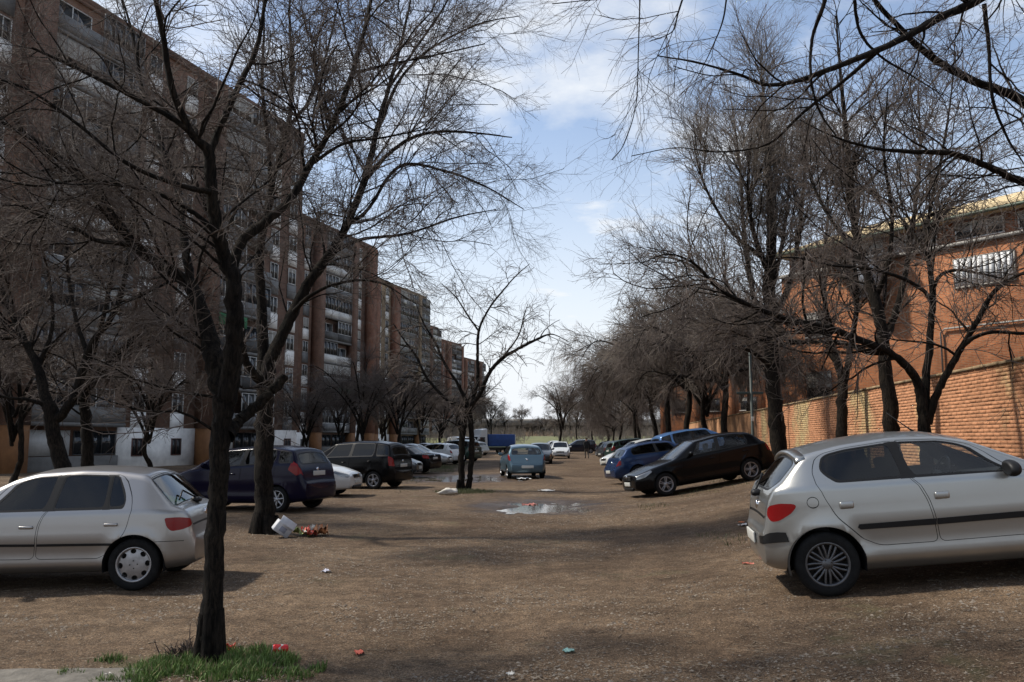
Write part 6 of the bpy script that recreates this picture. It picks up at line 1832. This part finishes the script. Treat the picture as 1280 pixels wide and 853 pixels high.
# ---------------------------------------------------------------- person walking at the far right of the lane
def person():
    p = on_ground(733.5, 573.5)
    root = empty('person', p, math.radians(100))
    js = {'pel': (0, 0, .95, .15), 'sp': (.01, 0, 1.15, .155), 'ch': (.02, 0, 1.36, .17), 'nk': (.03, 0, 1.50, .06), 'hd': (.04, 0, 1.60, .095), 'ht': (.04, 0, 1.71, .085),
          'hl': (0, .10, .90, .105), 'kl': (.10, .11, .50, .07), 'al': (.02, .11, .09, .05), 'tl': (.18, .12, .03, .04),
          'hr': (0, -.10, .90, .105), 'kr': (-.02, -.11, .50, .07), 'ar': (-.20, -.11, .10, .05), 'tr': (-.06, -.12, .03, .04),
          'sl': (.02, .20, 1.42, .075), 'el': (-.06, .27, 1.15, .055), 'wl': (.06, .28, .92, .04), 'fl': (.10, .28, .84, .035),
          'sr': (.02, -.20, 1.42, .075), 'er': (.0, -.27, 1.15, .055), 'wr': (.12, -.26, .94, .04), 'fr': (.17, -.26, .87, .035)}
    ed = [('pel', 'sp'), ('sp', 'ch'), ('ch', 'nk'), ('nk', 'hd'), ('hd', 'ht'), ('pel', 'hl'), ('hl', 'kl'), ('kl', 'al'), ('al', 'tl'), ('pel', 'hr'), ('hr', 'kr'), ('kr', 'ar'), ('ar', 'tr'),
          ('ch', 'sl'), ('sl', 'el'), ('el', 'wl'), ('wl', 'fl'), ('ch', 'sr'), ('sr', 'er'), ('er', 'wr'), ('wr', 'fr')]
    ks = list(js)
    me = bpy.data.meshes.new('body'); me.from_pydata([js[k][:3] for k in ks], [(ks.index(a), ks.index(b)) for a, b in ed], [])
    m = bpy.data.materials.new('dark_clothes'); m.use_nodes = True
    t = m.node_tree; b = t.nodes['Principled BSDF']; b.inputs['Roughness'].default_value = .9
    tc = N(t, "ShaderNodeTexCoord"); sp = N(t, "ShaderNodeSeparateXYZ"); t.links.new(tc.outputs['Object'], sp.inputs[0])
    r = N(t, "ShaderNodeValToRGB"); r.color_ramp.interpolation = 'CONSTANT'
    dv = N(t, "ShaderNodeMath", operation='DIVIDE'); dv.inputs[1].default_value = 1.8; t.links.new(sp.outputs['Z'], dv.inputs[0]); t.links.new(dv.outputs[0], r.inputs[0])
    e = r.color_ramp.elements; e[0].position = 0; e[0].color = (.03, .025, .02, 1); e[1].position = .05; e[1].color = (.09, .075, .06, 1)
    for pos, c in ((.47, (.012, .013, .014, 1)), (.84, (.42, .25, .18, 1))):
        q = e.new(pos); q.color = c
    t.links.new(r.outputs[0], b.inputs['Base Color'])
    o = link('body', me, m, root)
    sk = o.modifiers.new('skin', 'SKIN')
    for i, k in enumerate(ks): me.skin_vertices[0].data[i].radius = (js[k][3], js[k][3])
    me.skin_vertices[0].data[0].use_root = True
    o.modifiers.new('sub', 'SUBSURF').levels = 1
    bmh = blob(.115, .10, .12, 2, .05, 2, flat=-.03)
    link('hair', bmh, pr('hair', (.02, .015, .012), .9), root, (.03, 0, 1.69))
    tag(root, 'person in dark jacket and brown trousers walking away at the right of the lane', 'person')
person()

# ---------------------------------------------------------------- lamp post, red bin, small things
def lamp_post():
    x, y = on_bank(939, 31.0)[:2]
    root = empty('lamp_post', (x, y, gz(x, y)))
    g = pr('post_green', (.012, .022, .018), .6)
    MB().tube([(0, 0, -.2), (0, 0, .5), (0, 0, .55), (0, 0, 4.3)], [.085, .085, .06, .05], 12).build('pole', g, root, smooth=True)
    MB().tube([(0, 0, 4.2), (-.15, -.02, 4.35), (-.5, -.05, 4.4)], .03, 8).build('arm', g, root, smooth=True)
    link('lantern', rbox(-.85, -.4, -.13, .06, 4.34, 4.46, .05, 'lantern'), g, root)
    link('sticker', rbox(-.05, .05, -.075, -.055, 1.55, 1.72, .008, 'sticker'), PLATE, root)
    link('bracket', rbox(-.55, .45, -.03, .03, 2.55, 2.65, .02, 'bracket'), g, root)
    tag(root, 'dark green lamp post standing by the wall behind the black hatchback', 'lamp post')
lamp_post()

def red_bin():
    p = on_ground(706, 571)
    root = empty('red_bin', p)
    m = pr('bin_red', (.16, .018, .018), .6, var=.25, vscale=4)
    bm = bmesh.new(); bmesh.ops.create_cube(bm, size=1)
    for v in bm.verts:
        k = .86 if v.co.z < 0 else 1.0
        v.co = Vector((v.co.x * .75 * k, v.co.y * .7 * k, (v.co.z + .5) * .95 + .1))
    bmesh.ops.bevel(bm, geom=bm.edges[:], offset=.04, segments=2, affect='EDGES')
    me = bpy.data.meshes.new('bin'); bm.to_mesh(me); bm.free(); link('bin', me, m, root)
    link('lid', rbox(-.41, .41, -.4, .38, 1.05, 1.16, .04, 'lid'), m, root)
    for sx in (-.3, .3):
        me = MB().lathe([(0, -.03), (.1, -.03), (.1, .03), (0, .03)], 14, axis='Y').mesh('wheel'); link('wheel', me, RUBBER, root, (sx, .28, .1))
    tag(root, 'dark red bin at the foot of the distant round tree', 'bin')
red_bin()

def crumple(sx, sy, sz, seed, n=9):
    rng = np.random.RandomState(seed)
    X, Y = np.meshgrid(np.linspace(-.5, .5, n), np.linspace(-.5, .5, n))
    Zz = np.abs(fbm(X * 4 + seed, Y * 4 + seed * .7, 3)) * sz * 2 + .004
    Xj = X * sx * (1 + .25 * fbm(X * 3 + seed * 2, Y * 3, 2)); Yj = Y * sy * (1 + .25 * fbm(X * 3, Y * 3 + seed * 2, 2))
    I, J = np.meshgrid(np.arange(n - 1), np.arange(n - 1)); a = (J * n + I).ravel()
    V = np.stack([Xj, Yj, Zz], -1).reshape(-1, 3); Q = np.stack([a, a + 1, a + n + 1, a + n], 1)
    V2 = V - np.array([0, 0, .004]); m = len(V)
    ring = list(range(n)) + [k * n + n - 1 for k in range(1, n)] + [(n - 1) * n + k for k in range(n - 2, -1, -1)] + [k * n for k in range(n - 2, 0, -1)]
    S_ = [(ring[i], ring[(i + 1) % len(ring)], ring[(i + 1) % len(ring)] + m, ring[i] + m) for i in range(len(ring))]
    return npmesh('scrap', np.vstack([V, V2]), np.vstack([Q, Q[:, ::-1] + m, np.array(S_)]))
def scrap(px, py, size, col, label, seed, name='paper_scrap', cat='litter', h=.02):
    p = on_ground(px, py)
    o = link(name, crumple(size[0], size[1], h, seed), pr('scrap_%s_%d' % (name, seed), col, .7, var=.15, vscale=20), None, (p.x, p.y, p.z + .008), (0, 0, seed))
    tag(o, label, cat, 'litter on the ground'); return o
scrap(407, 716, (.09, .08), (.50, .50, .58), 'pale lilac paper scrap on the dirt right of the left foreground tree', 1, h=.04)
scrap(449, 818, (.10, .06), (.50, .10, .06), 'flat orange-red wrapper on the dirt near the red can', 2)
scrap(711, 816, (.09, .06), (.25, .42, .37), 'pale teal scrap on the dirt at bottom centre', 3)
scrap(930, 657, (.30, .10), (.55, .53, .50), 'white paper strip on the dirt left of the right silver car', 4)
scrap(927, 654, (.10, .08), (.45, .14, .05), 'small orange scrap beside the white paper strip', 5)
scrap(935, 706, (.13, .06), (.42, .12, .08), 'reddish scrap on the dirt left of the right rear wheel', 6)
scrap(135, 847, (.05, .05), (.60, .58, .55), 'tiny white scrap on the concrete edge at bottom left', 7)
scrap(655, 600, (.75, .5), (.62, .62, .60), 'white sheet lying under the pale blue hatchback', 8, h=.08)
scrap(683, 614, (.5, .4), (.52, .50, .46), 'pale scrap beyond the near puddle', 9, h=.05)
scrap(662, 632, (.35, .3), (.30, .10, .08), 'reddish scrap floating in the near puddle', 10, h=.05)
scrap(638, 845, (.05, .04), (.50, .49, .46), 'tiny pale scrap on the dirt at the bottom edge', 12)

def red_can():
    p = on_ground(350, 820)
    root = empty('red_can', (p.x, p.y, p.z + .055))
    root.rotation_euler = (math.radians(84), math.radians(8), math.radians(-68))
    pm = pr('can_red', (.55, .02, .02), .3, metal=.3)
    MB().lathe([(.0, -.060), (.024, -.060), (.033, -.050), (.033, .048), (.026, .060), (.0, .058)], 24, axis='Z').build('can', pm, root, smooth=True)
    # white script-like wave round the can
    wv = MB(); n = 26
    V = []
    for k in range(n):
        a = k / n * 4.2; zc = .012 * math.sin(k * .55); w = .006 + .004 * math.sin(k * .9)
        V += [(.0338 * math.cos(a), .0338 * math.sin(a), zc - w), (.0338 * math.cos(a), .0338 * math.sin(a), zc + w)]
    wv.add(V, [(2 * k, 2 * k + 2, 2 * k + 3, 2 * k + 1) for k in range(n - 1)])
    wv.build('white_wave', PLATE, root, fixn=False)
    MB().lathe([(.0, .0605), (.024, .0605), (.026, .0635), (.0265, .060)], 20, axis='Z').build('rim', ALLOY, root, smooth=True)
    tag(root, 'red drinks can lying on the grass patch under the left foreground tree', 'can')
red_can()
p = on_ground(279, 818)
o = link('red_wrapper', crumple(.10, .08, .05, 22), pr('wrapper_red', (.5, .03, .02), .4), None, (p.x + .03, p.y + .06, p.z + .02), (.3, .2, 1)); tag(o, 'small red wrapper right behind the left foreground trunk', 'litter', 'litter on the ground')

def white_box():
    p = on_ground(355, 671)
    root = empty('white_box', (p.x - .02, p.y - .05, p.z + .145)); root.rotation_euler = (.15, .62, .5)
    m = pr('carton_white', (.50, .51, .53), .6, var=.12, vscale=8)
    link('carton', rbox(-.15, .15, -.095, .095, -.095, .095, .006, 'carton', 1), m, root)
    link('flap', xform(rbox(-.15, .15, -.07, .07, -.003, .003, .002, 'flap', 1), Matrix.Translation((0, -.11, .145)) @ Matrix.Rotation(1.0, 4, 'X')), m, root)
    link('printed_label', rbox(-.06, .06, -.0985, -.095, -.05, .045, .001, 'printed_label', 1), pr('label_grey', (.25, .27, .33), .6), root)
    tag(root, 'white carton box leaning against the foot of the large left tree', 'box')
white_box()
def torn_bag():
    p = on_ground(388, 670)
    root = empty('torn_packaging', (p.x, p.y, p.z + .02))
    for k, (dx, dy, sx, sy, h, col) in enumerate([(-.15, 0, .3, .25, .10, (.30, .36, .12)), (.0, -.06, .28, .22, .14, (.52, .09, .06)), (.16, .05, .25, .26, .16, (.50, .22, .10)), (.05, .1, .2, .2, .12, (.55, .50, .42)), (-.03, -.14, .16, .1, .05, (.6, .57, .5))]):
        link('wrapping', crumple(sx, sy, h, 40 + k, 12), pr('wrap%d' % k, col, .6, var=.2, vscale=12), root, (dx, dy, .01 * k), (.2 * math.sin(k), .25 * math.cos(k), k))
    tag(root, 'torn red and orange packaging on the ground beside the white carton', 'litter', 'litter on the ground')
torn_bag()
p = on_ground(560, 618)
o = link('white_sack', blob(.30, .18, .13, 5, .25, 3, flat=-.03), pr('sack', (.52, .49, .43), .8, var=.2, vscale=6, bump=.5, bscale=8), None, (p.x, p.y, p.z + .05), (0, 0, .1)); tag(o, 'dirty white sack lying at the foot of the twin-stemmed tree', 'sack')

# shopping bags piled behind the rear window of the left silver car
inv = R_306.matrix_basis
for k, (bx_, by_, bz_, r_, col, lab) in enumerate([(-1.62, .28, .86, .17, (.62, .64, .60), 'white plastic bag behind the rear window of the left silver car'), (-1.55, -.05, .88, .18, (.16, .42, .12), 'green plastic bag in the middle of the pile in the left silver car'),
                                               (-1.60, -.36, .86, .17, (.60, .55, .40), 'cream plastic bag at the far side of the left silver car boot'), (-1.42, .12, .98, .15, (.30, .46, .50), 'pale blue plastic bag on top of the pile in the left silver car'),
                                               (-1.70, -.10, .80, .13, (.50, .12, .10), 'reddish plastic bag low against the glass of the left silver car')]):
    me = blob(r_ * .8, r_ * 1.05, r_ * .75, 60 + k, .3, 3)
    o = link('plastic_bag', me, pr('bag%d' % k, col, .45, var=.25, vscale=8), None)
    w = inv @ Vector((bx_ + .13, by_ * .92, bz_ - .03)); o.location = w; tag(o, lab, 'bag', 'bags in the left silver car')
o = link('parcel_shelf', rbox(-1.85, -1.15, -.6, .6, .70, .73, .01, 'parcel_shelf'), DARK, R_306)

# ---------------------------------------------------------------- grass, gravel, twigs on the ground, concrete edge
def blades(name, label, area, n, seed, hmin, hmax, m, dens=None):
    rng = np.random.RandomState(seed)
    pts = []
    x0, x1, y0, y1 = area
    while len(pts) < n:
        xx = rng.uniform(x0, x1, n); yy = rng.uniform(y0, y1, n)
        d = dens(xx, yy); k = rng.rand(n) < d
        pts += list(zip(xx[k], yy[k], d[k]))
        if len(pts) == 0: break
    P = np.array(pts[:n]); zz = terrain(P[:, 0], P[:, 1]) - .008
    a = rng.rand(n) * 6.283; h = (hmin + (hmax - hmin) * rng.rand(n) ** 1.4) * (.45 + .55 * P[:, 2]); ln = rng.rand(n) * .75 * h; w = .0022 + .0035 * rng.rand(n)
    c, s = np.cos(a), np.sin(a); b = rng.rand(n) * 6.283
    base = np.stack([P[:, 0], P[:, 1], zz], 1); side = np.stack([c, s, 0 * c], 1) * w[:, None]
    lean = np.stack([np.cos(b), np.sin(b), 0 * b], 1) * ln[:, None]
    up = np.array([0, 0, 1.0])
    mid = base + lean * .35 + up * h[:, None] * .6; tip = base + lean + up * h[:, None]
    V = np.stack([base - side, base + side, mid - side * .8, mid + side * .8, tip], 1).reshape(-1, 3)
    o5 = np.arange(n) * 5
    Q = np.stack([o5, o5 + 1, o5 + 3, o5 + 2], 1); T = np.stack([o5 + 2, o5 + 3, o5 + 4], 1)
    o = link(name, npmesh(name, V, Q, T), m); tag(o, label, 'grass', kind='stuff'); return o
GRASS = pr('grass', (.048, .095, .016), .7, col2=(.13, .20, .04), vscale=9, coord='World')
gc = on_ground(262, 832)
def dens1(x, y):
    d = ((x - gc.x - .08) / .56) ** 2 + ((y - gc.y + .10) / .40) ** 2
    d2 = ((x - gc.x + .42) / .42) ** 2 + ((y - gc.y + .16) / .26) ** 2
    return np.clip(1.25 - np.minimum(d, d2) * .8 + 2.6 * fbm(x * 4.5 + 1, y * 4.5, 4), 0, 1) * (np.minimum(d, d2) < 2.2)
blades('grass_patch', 'bright green grass patch at the foot of the left foreground tree', (gc.x - 1.6, gc.x + 1.2, gc.y - 1.1, gc.y + .7), 9500, 3, .02, .10, GRASS, dens1)
gm2 = on_ground(582, 615)
blades('dry_grass', 'dry straw-coloured blades mixed into the grass patch', (gc.x - 1.6, gc.x + 1.2, gc.y - 1.1, gc.y + .7), 1300, 13, .03, .10, pr('dry_blade', (.16, .125, .06), .85, col2=(.26, .21, .11), vscale=9, coord='World'), dens1)
blades('grass_tuft', 'low grass around the foot of the twin-stemmed tree', (gm2.x - 1.3, gm2.x + 1.5, gm2.y - 1.6, gm2.y + 1.2), 2600, 4, .04, .14, pr('grass_dull', (.045, .06, .02), .8, col2=(.09, .095, .035), vscale=4, coord='World'),
       lambda x, y: np.clip(1.3 - ((x - gm2.x) / 1.0) ** 2 - ((y - gm2.y) / 1.1) ** 2, 0, 1))
blades('verge_grass', 'thin grass along the left parked row', (-7.5, -3.0, 24, 78), 9000, 5, .05, .22, MATS['grass_dull'], lambda x, y: np.clip(2.4 * fbm(x * .5 + 9, y * .3, 4) + .15, 0, 1) * np.clip((y - 20) / 30, 0, 1))
blades('bank_grass', 'thin grass on the bank below the right wall', (3.0, 10.5, 9, 60), 9000, 6, .03, .12, MATS['grass_dull'], lambda x, y: np.clip(2.2 * fbm(x * .6 + 2, y * .4, 4) + .0, 0, 1) * (x > wall_x(y) - 6) * (x < wall_x(y) - .1))

def gravel(name, label, n, seed, area, rmin, rmax, col, col2, ypow=2.0):
    rng = np.random.RandomState(seed)
    x0, x1, y0, y1 = area
    y = y0 + (y1 - y0) * rng.rand(n) ** ypow
    hw = np.minimum(y * .66 + 1.2, 9.0)
    x = np.clip(rng.normal(0, .62, n), -1.6, 1.6) * hw
    y = y - 1.6 * rng.rand(n) ** 3 * (y < 6)
    k = (fbm(x * .9 + 2, y * .9, 3) > -.22 + .35 * rng.rand(n)); x, y = x[k], y[k]; n = len(x)
    z = terrain(x, y) + .020 * fbm(x * 2.2, y * 1.6, 4) * 1.0
    r = rmin + (rmax - rmin) * rng.rand(n) ** 3.6
    base = np.array([(1, 0, 0), (0, 1, 0), (-1, 0, 0), (0, -1, 0), (.1, .1, .75), (0, 0, -.6)], float)
    V = base[None] * (r[:, None, None]) * rng.uniform(.55, 1.35, (n, 6, 1)) * np.array([1, 1, .8])
    a = rng.rand(n) * 6.28; c, s = np.cos(a), np.sin(a)
    V = np.stack([V[..., 0] * c[:, None] - V[..., 1] * s[:, None], V[..., 0] * s[:, None] + V[..., 1] * c[:, None], V[..., 2]], -1)
    V += np.stack([x, y, z], 1)[:, None]
    T = np.array([(0, 1, 4), (1, 2, 4), (2, 3, 4), (3, 0, 4)])
    F = (np.arange(n) * 6)[:, None, None] + T[None]
    m = pr(name + '_mat', col, .9, col2=col2, vscale=22, coord='World', detail=2)
    o = link(name, npmesh(name, V.reshape(-1, 3), None, F.reshape(-1, 3)), m); tag(o, label, 'gravel', kind='stuff')
gravel('gravel', 'loose pale gravel scattered over the dirt', 95000, 8, (0, 0, 4.3, 30), .006, .019, (.10, .079, .06), (.23, .193, .15))
gravel('dark_grit', 'dark grit and clods scattered over the dirt', 14000, 9, (0, 0, 4.4, 22), .004, .026, (.045, .034, .026), (.11, .085, .062))
def straw():
    rng = np.random.RandomState(19); n = 5200
    y = 4.4 + 15 * rng.rand(n) ** 1.8; x = rng.uniform(-1, 1, n) * np.minimum(y * .66, 8)
    z = terrain(x, y) + .020 * fbm(x * 2.2, y * 1.6, 4) + .010
    d = np.stack([rng.normal(size=n), rng.normal(size=n) * .7, rng.normal(size=n) * .06], 1); ln = .02 + .16 * rng.rand(n) ** 4
    P, R = walk(np.stack([x, y, z], 1), d, ln, 3, rng, .10, np.zeros(3), np.full(n, .0022) + .003 * rng.rand(n) ** 4, np.full(n, .0014))
    P[:, :, 2] = terrain(P[:, :, 0], P[:, :, 1]) + (.020 * fbm(P[:, :, 0] * 2.2, P[:, :, 1] * 1.6, 4)) + .006
    V, Q = tubes(P, R, 3)
    o = link('fallen_twigs', npmesh('fallen_twigs', V, Q), pr('dry_twig', (.10, .075, .055), .9, col2=(.30, .24, .165), vscale=14, coord='World')); tag(o, 'fallen twigs and straw scattered over the dirt', 'twigs', kind='stuff')
straw()
# dry brushwood at the foot of the foreground tree
def brush():
    g = on_ground(228, 822); rng = np.random.RandomState(5); n = 70
    root = empty('dry_bush', g)
    st = np.stack([rng.normal(0, .07, n), rng.normal(0, .05, n), np.zeros(n)], 1)
    d = np.stack([rng.normal(0, .5, n), rng.normal(0, .4, n), np.full(n, .6)], 1)
    L = .06 + .10 * rng.rand(n); L[:2] = (.36, .25); d[:2] = (.12, 0, 1)
    st[:2, 0] += .07
    P, R = walk(st, d, L, 6, rng, .25, np.array([0, 0, -.02]), np.full(n, .006), np.full(n, .002))
    P2, R2 = kids(P, R, 260, rng, .2, 1, 50, .05, .02, 4, .2, (0, 0, 0), .8, .004, .0015)
    link('stems', merge([tubes(P, R, 4), tubes(P2, R2, 3)], 'stems', False), pr('brush', (.05, .035, .027), .9), root)
    tag(root, 'low dry brown bush at the left of the foreground trunk', 'bush')
brush()
def slab():
    p = on_ground(40, 850)
    bm = bmesh.new(); bmesh.ops.create_grid(bm, x_segments=30, y_segments=14, size=1)
    for v in bm.verts:
        x, y = v.co.x * 1.0, v.co.y * .42
        e = 1 + .10 * mnoise.noise(Vector((x * 3, y * 3, 1)))
        v.co = Vector((x * e, y * e, .035 + .012 * mnoise.noise(Vector((x * 5, y * 5, 0))) - .08 * max(0, max(abs(v.co.x), abs(v.co.y)) - .9) * 10))
    me = bpy.data.meshes.new('concrete_slab'); bm.to_mesh(me); bm.free(); me.polygons.foreach_set('use_smooth', np.ones(len(me.polygons), dtype=bool))
    o = link('concrete_slab', me, pr('old_concrete', (.12, .108, .09), .95, var=.35, vscale=9, bump=.5, bscale=45), None, (p.x - .10, p.y - .16, p.z - .012), (0, 0, .05))
    tag(o, 'broken flat concrete slab in the bottom left corner', 'slab')
slab()
